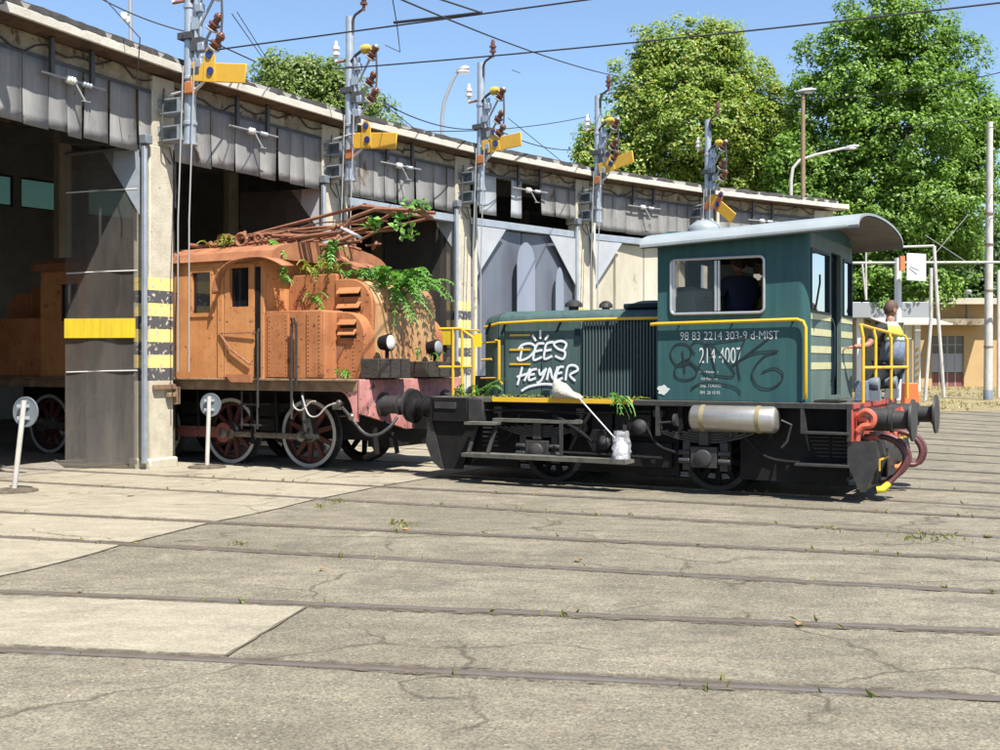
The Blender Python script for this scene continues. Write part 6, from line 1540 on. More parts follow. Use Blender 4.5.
def head(c, fwd, up, parent, hair, m='skin', long=0.14):
    """face, ears, nose, hair around a skull centre"""
    c = Vector(c); f = Vector(fwd).normalized(); up = Vector(up); up = (up - f * up.dot(f)).normalized(); r = f.cross(up)
    P = lambda a, b_, e: c + f * a + r * b_ + up * e
    b = MB(); vs = []; K, S = 12, 18
    for i in range(K + 1):
        t = math.pi * i / K
        for k in range(S):
            a = 2 * math.pi * k / S; x, y, z = math.sin(t) * math.cos(a), math.sin(t) * math.sin(a), math.cos(t)
            wx = .098 * x * (1 + (.0 if z > -.2 else .05 * x)); wy = .076 * y * (1 - .22 * max(0, -z)); wz = .118 * z
            if x > .5 and z < .2: wx -= .012 * (1 - z)
            vs.append(P(wx, wy, wz))
    b.add(vs, [(i * S + k, (i + 1) * S + k, (i + 1) * S + (k + 1) % S, i * S + (k + 1) % S) for i in range(K) for k in range(S)])
    hd = b.build('head', m, parent)
    b = MB(); b.add([P(.086, 0, .02), P(.112, 0, -.022), P(.088, .018, -.03), P(.088, -.018, -.03), P(.086, 0, -.036)], [(0, 1, 2), (0, 3, 1), (1, 4, 2), (1, 3, 4)]); b.build('nose', m, hd)
    for s in (-1, 1):
        b = MB(); b.lathe(P(-.0, s * .072, -.005), r * s, [(0, .02), (.008, .03), (.014, .026), (.012, .01)], 10); b.build('ear', m, hd)
        b = MB(); b.ball(tuple(P(.084, s * .03, .012)), .011, 8); b.build('eye', 'black', hd)
    b = MB(); b.tube([P(.086, -.024, -.06), P(.092, 0, -.062), P(.086, .024, -.06)], .005, 5); b.build('mouth', 'hookred', hd)
    b = MB(); vs = []; K2 = 8
    for i in range(K2 + 1):
        for k in range(S):
            a = 2 * math.pi * k / S; back = .5 - .5 * math.cos(a)
            t = (math.pi * (.34 + .22 * back + long * back)) * i / K2
            x, y, z = math.sin(t) * math.cos(a), math.sin(t) * math.sin(a), math.cos(t); q = 1.0 + random.uniform(0, .03)
            vs.append(P(.1015 * x * q, .0795 * y * q, .004 + .121 * z * q))
    b.add(vs, [(i * S + k, (i + 1) * S + k, (i + 1) * S + (k + 1) % S, i * S + (k + 1) % S) for i in range(K2) for k in range(S)])
    o = b.build('hair', hair, hd, ang=70); md = o.modifiers.new('t', 'SOLIDIFY'); md.thickness = .012
    return hd
def person(label, J, heads, clothes, hands, hair, group=None):
    """J: joints in (u, n, z); one skinned body; clothes are fuller skins over parts of it"""
    Jw = {k: (W(*p), r) for k, (p, r) in J.items()}
    foot = min(Jw.values(), key=lambda q: q[0].z)[0]
    t = thing('person', label, 'person', (Jw['pelvis'][0].x, Jw['pelvis'][0].y, foot.z - .03))
    E = [('pelvis', 'belly'), ('belly', 'chest'), ('chest', 'neck'), ('neck', 'nape'), ('chest', 'sh_l'), ('sh_l', 'el_l'), ('el_l', 'wr_l'), ('chest', 'sh_r'), ('sh_r', 'el_r'), ('el_r', 'wr_r'),
         ('pelvis', 'hip_l'), ('hip_l', 'kn_l'), ('kn_l', 'an_l'), ('an_l', 'to_l'), ('pelvis', 'hip_r'), ('hip_r', 'kn_r'), ('kn_r', 'an_r'), ('an_r', 'to_r')]
    skin('body', Jw, E, 'skin', t)
    for name, m, keys, add in clothes:
        ed = [e for e in E if e[0] in keys and e[1] in keys]
        sub = {k: (Jw[k][0], tuple(x + add for x in (Jw[k][1] if isinstance(Jw[k][1], tuple) else (Jw[k][1], Jw[k][1])))) for k in Jw if k in keys}
        if 'el_l' in keys and 'wr_l' not in keys:          # short sleeves end above the elbow
            for s in 'lr':
                if 'el_' + s in sub: sub['el_' + s] = (Jw['sh_' + s][0].lerp(Jw['el_' + s][0], .82), sub['el_' + s][1])
        skin(name, sub, ed, m, t)
    for (w_, dirn, up, side) in hands: hand(Jw[w_][0], U * dirn[0] + N * dirn[1] + Vector((0, 0, dirn[2])), U * up[0] + N * up[1] + Vector((0, 0, up[2])), side, t)
    c, f, up = heads; head(W(*c), U * f[0] + N * f[1] + Vector((0, 0, f[2])), U * up[0] + N * up[1] + Vector((0, 0, up[2])), t, hair)
    for s in 'lr':
        a, b_ = Jw['an_' + s][0], Jw['to_' + s][0]; d = (b_ - a); d.z = 0; d.normalize(); sd = Vector((-d.y, d.x, 0))
        z0 = b_.z - .03
        b = MB(); vs = []
        for (q, wd, h) in ((-.07, .035, .1), (-.03, .042, .115), (.05, .042, .10), (.12, .046, .065), (.19, .04, .05), (.215, .02, .035)):
            p = a + d * q; vs += [(p.x + sd.x * wd * e, p.y + sd.y * wd * e, z0 + zz * h) for e, zz in ((-1, 0), (1, 0), (1, .6), (.5, 1), (-.5, 1), (-1, .6))]
        b.add(vs, [(i * 6 + k, i * 6 + (k + 1) % 6, (i + 1) * 6 + (k + 1) % 6, (i + 1) * 6 + k) for i in range(5) for k in range(6)] + [tuple(range(6)), tuple(30 + k for k in range(6))]); b.build('shoe', 'blackcloth', t, ang=60)
    return t
FULL = ['pelvis', 'belly', 'chest', 'neck', 'sh_l', 'el_l', 'sh_r', 'el_r']
LEGS = ['pelvis', 'hip_l', 'kn_l', 'an_l', 'hip_r', 'kn_r', 'an_r']
# man on the far step of the end platform, facing the cab end and away, hands on the rail
pu, pn, pz = -2.93, 16.02, .75
p_man = person('man in hi-vis vest and dark trousers leaning on the yellow end railing', {
    'pelvis': ((pu + .02, pn - .02, pz + .86), (.13, .115)), 'belly': ((pu + .05, pn - .03, pz + 1.02), (.12, .10)), 'chest': ((pu + .06, pn - .06, pz + 1.25), (.13, .11)), 'neck': ((pu + .03, pn - .08, pz + 1.44), .062), 'nape': ((pu + .04, pn - .07, pz + 1.54), .055),
    'sh_l': ((pu - .05, pn - .24, pz + 1.37), .062), 'el_l': ((pu - .18, pn - .42, pz + 1.12), .046), 'wr_l': ((pu - .33, pn - .60, pz + 1.10), .030),
    'sh_r': ((pu + .12, pn + .12, pz + 1.36), .062), 'el_r': ((pu - .06, pn + .16, pz + 1.1), .046), 'wr_r': ((pu - .22, pn - .02, pz + 1.15), .030),
    'hip_l': ((pu - .03, pn - .13, pz + .80), .095), 'kn_l': ((pu - .24, pn - .22, pz + .50), .065), 'an_l': ((pu - .10, pn - .2, pz + .38), .042), 'to_l': ((pu - .24, pn - .24, pz + .365), .03),
    'hip_r': ((pu + .07, pn + .08, pz + .80), .095), 'kn_r': ((pu + .0, pn + .1, pz + .45), .062), 'an_r': ((pu + .08, pn + .1, pz + .08), .042), 'to_r': ((pu - .06, pn + .1, pz + .03), .03)},
    ((pu + .045, pn - .055, pz + 1.61), (.55, .65, .0), (.25, .1, 1)),
    [('trousers', 'greytrousers', LEGS, .022), ('shirt', 'blackcloth', FULL, .024)],
    [('wr_l', (-.8, -.2, -.1), (0, 0, 1), 1), ('wr_r', (-.8, -.3, -.1), (0, 0, 1), -1)], 'hairbrown')
# vest: pale top, yellow shoulder band, blue lower part
def vest(pu, pn, pz, t):
    def ringp(z, ru, rn, cu, cn, k=20): return [(pu + cu + ru * (1 + .05 * math.sin(5 * q + z * 9)) * math.cos(2 * math.pi * q / k), pn + cn + rn * (1 + .05 * math.sin(4 * q + z * 7)) * math.sin(2 * math.pi * q / k), pz + z + .012 * math.sin(3 * q)) for q in range(k)]
    R_all = [(.86, .15, .185, .03, -.02), (1.0, .14, .175, .06, -.03), (1.17, .145, .19, .075, -.045), (1.23, .148, .20, .07, -.05), (1.31, .14, .20, .06, -.06), (1.38, .12, .18, .045, -.065), (1.44, .085, .11, .035, -.075)]
    def part(i0, i1, m, name):
        b = MB(wl); rr = [ringp(*R_all[i]) for i in range(i0, i1 + 1)]; vs = [p for r in rr for p in r]; k = 20
        b.add(vs, [(i * k + q, i * k + (q + 1) % k, (i + 1) * k + (q + 1) % k, (i + 1) * k + q) for i in range(i1 - i0) for q in range(k)])
        o = b.build(name, m, t); md = o.modifiers.new('t', 'SOLIDIFY'); md.thickness = .008
    part(0, 2, 'vestblue', 'vest_lower'); part(2, 3, 'vestwhite', 'vest_stripe'); part(3, 5, 'hivis', 'vest_band'); part(5, 6, 'vestwhite', 'vest_upper')
vest(pu, pn, pz, p_man)
# driver at the window, seen from behind; a second man in a green vest beyond
def standing(u, n, z, fu, fn, arm, label, cl, hair):
    s = (-fn, fu)                                             # to the person's left, roughly
    g_ = lambda a, b_, h: (u + fu * a + s[0] * b_, n + fn * a + s[1] * b_, z + h)
    J = {'pelvis': (g_(0, 0, .95), (.155, .12)), 'belly': (g_(.01, 0, 1.1), (.155, .115)), 'chest': (g_(.02, 0, 1.36), (.175, .125)), 'neck': (g_(.02, 0, 1.54), .062), 'nape': (g_(.03, 0, 1.62), .055),
         'sh_l': (g_(.02, .2, 1.46), .066), 'el_l': (g_(*arm[0]), .048), 'wr_l': (g_(*arm[1]), .031), 'sh_r': (g_(.02, -.2, 1.46), .066), 'el_r': (g_(*arm[2]), .048), 'wr_r': (g_(*arm[3]), .031),
         'hip_l': (g_(0, .1, .9), .095), 'kn_l': (g_(.03, .11, .48), .065), 'an_l': (g_(0, .12, .09), .043), 'to_l': (g_(.14, .13, .03), .03),
         'hip_r': (g_(0, -.1, .9), .095), 'kn_r': (g_(.02, -.11, .48), .065), 'an_r': (g_(-.02, -.12, .09), .043), 'to_r': (g_(.12, -.13, .03), .03)}
    e1 = Vector(arm[1]) - Vector(arm[0]); e2 = Vector(arm[3]) - Vector(arm[2])
    loc = lambda e: (fu * e.x + s[0] * e.y, fn * e.x + s[1] * e.y, e.z)
    return person(label, J, (g_(.05, 0, 1.72), (fu, fn, -.05), (0, 0, 1)), cl, [('wr_l', loc(e1), (0, 0, 1), 1), ('wr_r', loc(e2), (0, 0, 1), -1)], hair)
u_, z_ = un(740, 290, 14.35)
standing(u_, 14.35, 1.2, -.75, .66, [(.12, .3, 1.22), (.42, .36, 1.22), (.1, -.3, 1.2), (.3, -.28, 1.1)], 'man in navy t-shirt at the open cab window, seen from behind', [('trousers', 'greytrousers', LEGS, .026), ('shirt', 'navy', FULL, .036)], 'hair')
u2, _ = un(766, 285, 15.0)
standing(u2, 15.05, 1.2, -.9, -.4, [(.0, .27, 1.2), (.2, .22, 1.1), (.02, -.27, 1.2), (.22, -.2, 1.1)], 'man in a bright green vest half hidden beyond the driver in the cab', [('trousers', 'greytrousers', LEGS, .022), ('shirt', 'hivis', FULL, .036)], 'hair')

# ================================================================== SMALL THINGS IN THE YARD
def round_sign(base_px, disc_px, r, label):
    g_ = gnd(*base_px); d = g_.y
    c = at(disc_px[0], disc_px[1], d)
    t = thing('round_sign', label, 'sign', tuple(g_), group='round signs before the shed')
    b = MB(); b.tube([g_, c + (c - g_).normalized() * r * .75], .033, 10); b.build('post', 'concrete_pole', t)
    ax = Vector((.35, 1, 0)).normalized()
    b = MB(); b.lathe(c + ax * .04, ax, [(0, .01), (0, r), (.012, r), (.012, .01)], 32); b.lathe(c + ax * .035, ax, [(0, r - .012), (0, r + .004), (.022, r + .004), (.022, r - .012), (0, r - .012)], 32, cap=False); b.build('disc', 'signgrey', t)
    b = MB()
    for s in (-.4, .4):
        p = c + Vector((0, 0, r * s)); b.box((p.x - .08, p.y - .0, p.z - .02), (p.x + .08, p.y + .035, p.z + .02))
    b.build('clamp', 'galv', t)
    b = MB(); b.lathe(g_, (0, 0, 1), [(-.01, .3), (.03, .29), (.045, .2), (.05, .05)], 20); b.build('base', 'groove', t)
round_sign((14, 492), (23, 412), .19, 'grey back of a round sign on a leaning white post at the far left')
round_sign((207, 468), (209, 405), .18, 'grey back of a round sign on a white post before the locomotive wheels')

def lamp(base, path, headp, label, m='lamp_grey', r=.05, old=False):
    t = thing('street_lamp', label, 'street lamp', tuple(base))
    b = MB(); b.tube([base] + path, [r] + [r * (1 - .35 * i / len(path)) for i in range(len(path))], 10); b.build('pole', m, t)
    d = (Vector(headp[1]) - Vector(headp[0])); c = Vector(headp[0])
    b = MB(); sd = d.cross(Vector((0, 0, 1))).normalized() * headp[2]
    sec = []
    for f, wd, h in ((0, .35, .5), (.25, .9, 1), (.7, 1, .9), (1, .5, .4)):
        p = c + d * f
        sec.append([p - sd * wd, p - sd * wd * .7 + Vector((0, 0, .09 * h)), p + sd * wd * .7 + Vector((0, 0, .09 * h)), p + sd * wd, p + sd * wd * .8 - Vector((0, 0, .06 * h)), p - sd * wd * .8 - Vector((0, 0, .06 * h))])
    b.add([p for s in sec for p in s], [(i * 6 + k, i * 6 + (k + 1) % 6, (i + 1) * 6 + (k + 1) % 6, (i + 1) * 6 + k) for i in range(3) for k in range(6)] + [tuple(range(6)), tuple(18 + k for k in range(6))])
    hd = b.build('lamp_head', 'lamp_grey', t)
    b = MB(); q = c + d * .55 - Vector((0, 0, .055)); b.ball(tuple(q), .13, 10, (1.4, 1, .4)); b.build('lamp_glass', 'porcelain_white', hd)
D = 30.5
lamp(at(442, 330, D), [at(442, 118, D), at(444, 102, D), at(451, 84, D), at(457, 73, D)], (at(456, 72, D), at(469, 68, D), .11), 'curved grey lamp rising behind the shed roof beside the third mast')
D = 44
lamp(Vector((at(802, 300, D).x, D, 0)), [at(803, 190, D), at(803, 95, D)], (at(797, 92, D), at(816, 90, D), .2), 'tall rusty lamp post before the big tree at the end of the shed', 'rustpole', .09)
D = 45
lamp(Vector((at(791, 300, D).x, D, 0)), [at(791, 180, D), at(793, 168, D), at(800, 160, D), at(815, 155, D), at(845, 148, D)], (at(843, 149, D), at(859, 146, D), .1), 'slender lamp with a long bent arm before the big tree', 'concrete_pole', .07)
D = 19.5
t = thing('roof_floodlight', 'small white floodlight on a thin post on the shed roof at left', 'lamp', tuple(at(131, 50, D)))
b = MB(); b.tube([at(131, 60, D), at(130, -12, D)], .035, 8); b.build('post', 'lamp_grey', t)
b = MB(); p = at(125, 17, D); b.box((p.x - .05, p.y - .08, p.z - .06), (p.x + .05, p.y + .08, p.z + .06)); p = at(129, 20, D); b.box((p.x - .06, p.y - .05, p.z - .05), (p.x + .03, p.y + .05, p.z + .05)); b.build('floodlight', 'porcelain_white', t, bev=.01)

# tall pole at the right with step irons; portal beam with the white board; frame; thin masts
pb = gnd(988, 404)
t = thing('overhead_line_pole', 'tall weathered white pole at the right edge carrying wires', 'pole', tuple(pb))
top = at(990, 122, pb.y)
b = MB(); b.tube([pb, pb.lerp(top, .5), top], [.17, .15, .11], 16); b.build('pole', 'concrete_pole', t)
b = MB(); b.lathe(pb, (0, 0, 1), [(0, .178), (.55, .176), (.56, .17)], 16); b.build('pole_foot', 'signgrey', t)
b = MB()
for z in (2.2, 4.4, 6.2, 7.4): p = pb.lerp(top, z / 11); b.lathe(p, (0, 0, 1), [(0, .12), (0, .18), (.06, .18), (.06, .12)], 14, cap=False)
b.build('pole_band', 'framerust', t)
D = 43.5
t = thing('signal_portal', 'rusty horizontal beam crossing behind the man with a vertical white post', 'gantry', (at(930, 262, D).x, D, 0))
p, q = at(850, 263, D), at(1045, 262, D)
b = MB(); b.tube([p, q], .048, 8); b.build('beam', 'concrete_pole', t)
b = MB(); b.tube([at(866, 300, D), at(866, 248, D), at(934, 246, D)], .05, 8); b.tube([at(866, 300, D), at(862, 262, D)], .04, 8); b.tube([at(934, 246, D), at(937, 300, D), Vector((at(944, 380, D).x, D, .3))], .07, 8); b.build('frame', 'concrete_pole', t)
b = MB(); b.tube([Vector((at(898, 300, D).x, D, .2)), at(898, 258, D)], .13, 10); b.build('post', 'signwhite', t)
b = MB(); b.tube([at(928, 262, D), at(968, 215, D)], .014, 6); b.tube([at(968, 263, D), at(925, 235, D)], .014, 6); b.build('stay', 'lamp_grey', t)
D = 42.8
t = thing('white_board', 'square white board with a short dark bar mounted on the portal beam', 'sign', tuple(at(916, 281, D)))
b = MB(); c = [at(907, 253, D), at(926, 254, D + .1), at(926, 281, D + .1), at(907, 280, D)]; b.prism([c[3], c[2], c[1], c[0]], (0, .06, 0)); b.build('board', 'signwhite', t, smooth=False)
b = MB(); b.prism([at(910, 266, D - .02), at(919, 270, D - .02), at(919, 271.4, D - .02), at(910, 267.4, D - .02)], (0, -.01, 0)); b.build('bar', 'signgrey', t)
b = MB(); p = at(903, 264, D); b.box((p.x - .1, p.y, p.z - .25), (p.x + .08, p.y + .15, p.z + .3)); b.build('bracket', 'orangebox', t)
D = 43
t = thing('lattice_mast', 'leaning white tube mast standing before the yellow building', 'mast', (at(927, 385, D).x, D, .2))
b = MB(); b.tube([Vector((at(925, 385, D).x, D, .2)), at(931, 318, D), at(931, 268, D)], .07, 8); b.build('tube', 'concrete_pole', t)
D = 46
t = thing('thin_pole', 'thin pale post at the right picture edge behind the tall pole', 'pole', (at(999, 392, D).x, D, .2))
b = MB(); b.tube([Vector((at(998.5, 392, D).x, D, .2)), at(998.5, 270, D)], .07, 8); b.build('post', 'concrete_pole', t)

# yellow building
BD = 60
def bx(px, y=0, d=BD): return (px - 500) / FPX * d
def bz(py, d=BD): return CAMZ + (HOR - py) / FPX * d
bt = thing('yellow_building', 'low ochre plastered building with a part red part grey garage door', 'building', (bx(960), BD, .35))
x0, x1 = bx(880), bx(1100); gz = .3
dx0, dx1, dz0, dz1 = bx(932), bx(964), gz + .05, bz(336)
b = MB(); b.panel(lambda a, z, d: (a, BD + d, z), (x0, x1), (gz - .4, bz(303)), [(dx0, dx1, dz0, dz1)], .3); b.build('wall', 'ochre', bt, smooth=False)
b = MB(); b.box((x0, BD + .31, gz), (x0 + .3, BD + 9, bz(303))); b.box((x1 - .3, BD + .31, gz), (x1, BD + 9, bz(303))); b.box((x0 + .31, BD + 8.8, gz), (x1 - .31, BD + 9, bz(303))); b.build('rear_wall', 'ochre', bt)
b = MB(); b.prism([(x0 - .3, BD - 1.0, bz(305)), (x0 - .3, BD + 9.3, bz(300)), (x0 - .3, BD + 9.3, bz(297)), (x0 - .3, BD - 1.0, bz(299))], (x1 - x0 + .6, 0, 0)); b.build('roof', 'plaster', bt)
b = MB(); b.box((bx(930), BD - 1.5, bz(326)), (bx(979), BD - .0, bz(320))); b.build('canopy', 'beam', bt, bev=.02)
h3 = (dz1 - dz0)
for (f0, f1, m, nm) in ((0, .28, 'doorred', 'door_panel'), (.285, .64, 'doorgrey', 'door_panel'), (.645, 1, 'darkglass', 'door_window')):
    for k in range(2 if f0 < .6 else 4):
        n_ = 2 if f0 < .6 else 4; a = dx0 + (dx1 - dx0) * k / n_; c = dx0 + (dx1 - dx0) * (k + 1) / n_
        b = MB(); b.box((a + .03, BD + .12, dz0 + h3 * f0), (c - .03, BD + .16, dz0 + h3 * f1 - .02)); b.build(nm, m, bt)
b = MB()
for k in range(5): a = dx0 + (dx1 - dx0) * k / 4; b.box((a - .03, BD + .1, dz0), (a + .03, BD + .18, dz1))
b.box((dx0, BD + .105, dz0 + h3 * .635), (dx1, BD + .175, dz0 + h3 * .655)); b.box((dx0, BD + .105, dz0 + h3 * .82), (dx1, BD + .175, dz0 + h3 * .835)); b.build('door_frame', 'doorgrey', bt)
b = MB(); b.tube([(bx(967), BD - .06, bz(326)), (bx(967), BD - .06, bz(290))], .04, 6); b.ball((bx(966), BD - .3, bz(292)), .2, 8, (1, 1, .6)); b.build('wall_lamp', 'lamp_grey', bt)
# flat roofed shelter left of it
SD = 52
st_ = thing('shelter', 'flat grey roofed shelter with white posts behind the man in the vest', 'shelter', ((888 - 500) / FPX * SD, SD, .3))
X = lambda px: (px - 500) / FPX * SD
Z = lambda py: CAMZ + (HOR - py) / FPX * SD
b = MB(); b.box((X(845), SD, Z(318)), (X(931), SD + 6, Z(302))); b.build('roof', 'lamp_grey', st_, bev=.03)
b = MB(); b.prism([(X(875), SD - 1.5, Z(326)), (X(940), SD - 1.5, Z(326)), (X(931), SD - .01, Z(319)), (X(870), SD - .01, Z(319))], (0, 0, .06)); b.build('canopy', 'plaster', st_)
for px, wd in ((906, .12), (912.5, .16), (864, .14)):
    b = MB(); b.box((X(px) - wd, SD + .5, .2), (X(px) + wd, SD + .7, Z(318))); b.build('post', 'signwhite', st_)
b = MB(); b.box((X(845), SD + 3, .2), (X(915), SD + 3.1, Z(318))); b.build('rear_panel', 'plaster', st_)
b = MB(); b.box((X(917.5), SD + .3, .3), (X(923), SD + .5, Z(322))); sp = b.build('board', 'signwhite', st_)
b = MB()
for k in range(6): z = Z(388 - 7 * k); b.prism([(X(917.7), SD + .295, z), (X(921), SD + .295, z + .12), (X(921), SD + .295, z + .28), (X(917.7), SD + .295, z + .16)], (0, -.01, 0))
b.build('diagonal_stripe', 'mastyellow', sp)
g_ = at(912, 388, 38); t = thing('barrier', 'orange and yellow plastic barrier block on the verge behind the buffers', 'barrier', (g_.x, 38, .0))
b = MB(); b.prism([(g_.x - .27, 38, .0), (g_.x + .27, 38, 0), (g_.x + .22, 38, .95), (g_.x - .22, 38, .95)], (0, .4, 0)); b.build('block', 'coneorange', t, bev=.03)
b = MB(); b.box((g_.x - .4, 37.9, .0), (g_.x + .4, 38.5, .14)); b.build('foot', 'brightyellow', t, bev=.03)

# ================================================================== TREES
def tree(label, base, H, crown, nl, m, size, seed, trunk_r=.35, name='tree', gaps=.0, group=None):
    """crown: list of lobes (x, y, z, rx, ry, rz) in metres relative to the base"""
    r = np.random.default_rng(seed); t = thing(name, label, 'tree', base, group=group)
    rd = random.Random(seed)
    b = MB(); B = Vector(base)
    trunk = [B, B + Vector((rd.uniform(-.2, .2), 0, H * .25)), B + Vector((rd.uniform(-.4, .4), rd.uniform(-.3, .3), H * .55)), B + Vector((rd.uniform(-.4, .4), 0, H * .85))]
    b.tube(trunk, [trunk_r, trunk_r * .8, trunk_r * .5, trunk_r * .12], 10)
    for L in crown:
        p = Vector(trunk[1]).lerp(Vector(trunk[2]), rd.random()); q = B + Vector((L[0], L[1], L[2])); mid = p.lerp(q, .5) + Vector((0, 0, rd.uniform(-.3, .4)))
        b.tube([p, mid, q], [trunk_r * .4, trunk_r * .22, trunk_r * .05], 6)
    b.build('trunk', 'bark', t)
    # clumps on the lobes, leaves on the clumps
    vol = np.array([L[3] * L[4] * L[5] for L in crown]) ** (2 / 3); vol = vol / vol.sum()
    nc = max(40, nl // 75); C = []; O = []
    for li, L in enumerate(crown):
        k = max(4, int(nc * vol[li])); d = r.normal(size=(k, 3)); d /= np.linalg.norm(d, axis=1, keepdims=True)
        rad = r.uniform(.1, 1.04, k)[:, None] ** .55
        C.append(np.array(L[:3]) + d * rad * np.array(L[3:])); O.append(d)
    C = np.concatenate(C); O = np.concatenate(O)
    cs = r.uniform(.45, 1.15, len(C)) * size * 7.0
    per = int(nl / len(C)) + 1
    d = r.normal(size=(len(C), per, 3)); d /= np.linalg.norm(d, axis=2, keepdims=True)
    P = C[:, None] + d * cs[:, None, None] * (r.uniform(.25, 1, (len(C), per, 1)) ** .6) * np.array([1, 1, .75])
    Nn = d * .6 + O[:, None] * .45 + r.normal(size=d.shape) * .42 + np.array([.15, -.4, .75])
    P = P.reshape(-1, 3) + np.array(base); Nn = Nn.reshape(-1, 3)
    o = leaves('crown', P, Nn, size, m, t, .62, kind='stuff')
    return t
# big tree right
D = 54
S_ = D / FPX
def lobes(lst, base):
    return [((px - 500) * S_ - base[0], dy, CAMZ + (HOR - py) * S_ - base[2], rx * S_, rx * S_ * .8, ry * S_) for (px, py, rx, ry, dy) in lst]
bs = ((885 - 500) * S_, D, 0)
tree('tall dense green tree behind the end of the shed on the right', bs, 17, lobes([(890, 30, 62, 55, 0), (850, 75, 55, 60, 0), (935, 75, 55, 65, .5), (900, 130, 75, 70, -1), (830, 130, 48, 55, 0), (965, 130, 42, 60, 1), (845, 190, 60, 50, 0), (910, 205, 68, 55, -1), (965, 205, 36, 50, 0), (875, 245, 60, 38, 0), (930, 255, 50, 36, 0), (820, 215, 50, 50, 0), (795, 165, 34, 45, 0), (975, 165, 34, 45, 0), (985, 120, 30, 40, 0), (890, 285, 70, 30, 0)], bs), 140000, 'leaf_right', .098, 11, .5)
D = 58; S_ = D / FPX
bs = ((690 - 500) * S_, D, 0)
tree('broad tree with yellowing leaves behind the middle of the shed roof', bs, 16, lobes([(690, 70, 60, 50, 0), (640, 105, 42, 50, 0), (735, 95, 45, 50, 0), (690, 130, 70, 50, -1), (610, 150, 30, 35, 0), (755, 150, 42, 55, 0), (640, 170, 55, 35, 0), (780, 180, 36, 38, .5), (720, 180, 60, 30, 0), (715, 45, 32, 26, 0), (600, 172, 34, 32, 0), (598, 145, 24, 26, 0), (660, 50, 32, 28, 0), (775, 130, 34, 40, 0)], bs), 120000, 'leaf_mid', .098, 12, .45)
D = 47; S_ = D / FPX
bs = ((320 - 500) * S_, D, 0)
tree('bushy tree top showing over the shed roof at left', bs, 12, lobes([(300, 78, 42, 30, 0), (275, 90, 28, 28, 0), (340, 100, 35, 34, 0), (370, 120, 28, 26, 0), (300, 120, 60, 34, 0), (330, 150, 60, 30, 0)], bs), 45000, 'leaf_left', .085, 13, .35)
D = 80; S_ = D / FPX
for k, (px, py, rx, ry, m) in enumerate(((975, 255, 60, 62, 'leaf_far'), (905, 268, 60, 45, 'leaf_far'), (1050, 250, 70, 75, 'leaf_far'), (835, 270, 50, 50, 'leaf_far'))):
    bs = ((px - 500) * S_, D + 3 * k, 0); r0 = random.Random(k)
    lb = [(px + r0.uniform(-.6, .6) * rx, py + r0.uniform(-.5, .8) * ry, rx * .5, ry * .5, r0.uniform(-1, 1)) for _ in range(8)]
    tree(['distant green tree right of the tall pole top, above the ochre building', 'distant green tree above the shelter roof and white board', 'distant green tree beyond the right picture edge', 'distant green tree hidden behind the shunter cab roof'][k], bs, 8, lobes(lb, bs), 14000, m, .17, 30 + k, .25, group='distant trees beyond the ochre building')
for k, (x, y) in enumerate(((-46, 46), (-34, 58), (-20, 66), (-55, 34))):
    bs = (x, y, 0); r0 = random.Random(k + 9)
    lb = [(r0.uniform(-3, 3), r0.uniform(-2, 2), 4 + r0.uniform(0, 4.5), 2.4, 2.2, 2.0) for _ in range(7)]
    tree(['tree behind the shed seen green through the clerestory at far left', 'tree behind the shed seen green through its rear panes', 'tree behind the shed roof left of the bushy tree', 'tree behind the far left end of the shed'][k], bs, 8, lb, 2600, 'leaf_far', .3, 50 + k, .25, group='trees behind the shed')

# ================================================================== WIRES
def wire(p, q, sag, label, r=.011, extra=None):
    p, q = Vector(p), Vector(q); n = 14; pts = []
    for k in range(n + 1):
        f = k / n; v = p.lerp(q, f); v.z -= sag * 4 * f * (1 - f); pts.append(v)
    b = MB(); b.tube(pts, r, 6)
    return b.build('overhead_wire', 'wire', label=label, cat='wire', group='overhead wires')
T_ = Vector((CX, CY, 6.3))
def mpt(px, z): return polar(on_circle(px, 36.8)[0], 36.8, z)
a = at(200, 52, 17.6); e = at(600, -2, 14.55); wire(a, e + (e - a) * 1.5, .0, 'wire from the first mast rising to the right across the sky', .012)
a = at(335, 69, 20.6); e = at(960, -1, 15.2); wire(a, e + (e - a) * .6, .12, 'long wire from the second mast crossing before the big tree', .013)
a = at(393, -4, 13.0); e = at(616, 76, 27.5); wire(a, e, .1, 'wire slanting down from the top edge to the fourth mast')
a = at(430, -4, 13); e = at(482, 13, 14.8); wire(a, e, .0, 'short wire joining the sky wire near the top edge')
b = MB(); b.tube([at(394, 22.5, 15.6), at(440, 17.5, 15.25), at(482, 12.5, 14.95)], .02, 7); b.build('wire_splice', 'wire', label='thick spliced length of the wire above the street lamp', cat='wire')
b = MB(); b.tube([at(392, -4, 15.8), at(397, 25, 16.5), at(400, 52, 20.5), at(385, 45, 20.6)], .008, 5); b.build('jumper_wire', 'wire', label='thin looped jumper wire beside the second mast top', cat='wire')
wire(at(384, 103, 20.4), at(480, 129, 24.8), .15, 'wire from the lowest insulator of the second mast to the third mast')
wire(at(386, 106, 20.4), at(424, 136, 23.5), .0, 'thin stay from the second mast insulators down to the eave', .008)
wire(at(500, 131, 24.4), at(570, 150, 27.6), .1, 'wire from the third mast towards the fourth mast')
wire(at(508, 118, 24.3), at(566, 165, 28), .0, 'thin stay from the third mast insulators down to the eave', .008)
wire(at(420, 131, 23.8), at(590, 116, 28), .12, 'level wire running past the third mast to the tree', .011)
wire(at(103, -3, 16.8), at(140, 38, 16.2), .0, 'thin stay from the top edge down to the eave at left', .008)
wire(at(140, 38, 16.2), at(137, 84, 16.4), .0, 'thin drop wire hanging under the eave at left', .008)
wire(at(98, -3, 17), at(184, 31, 17.5), .05, 'wire entering the first mast from the upper left')
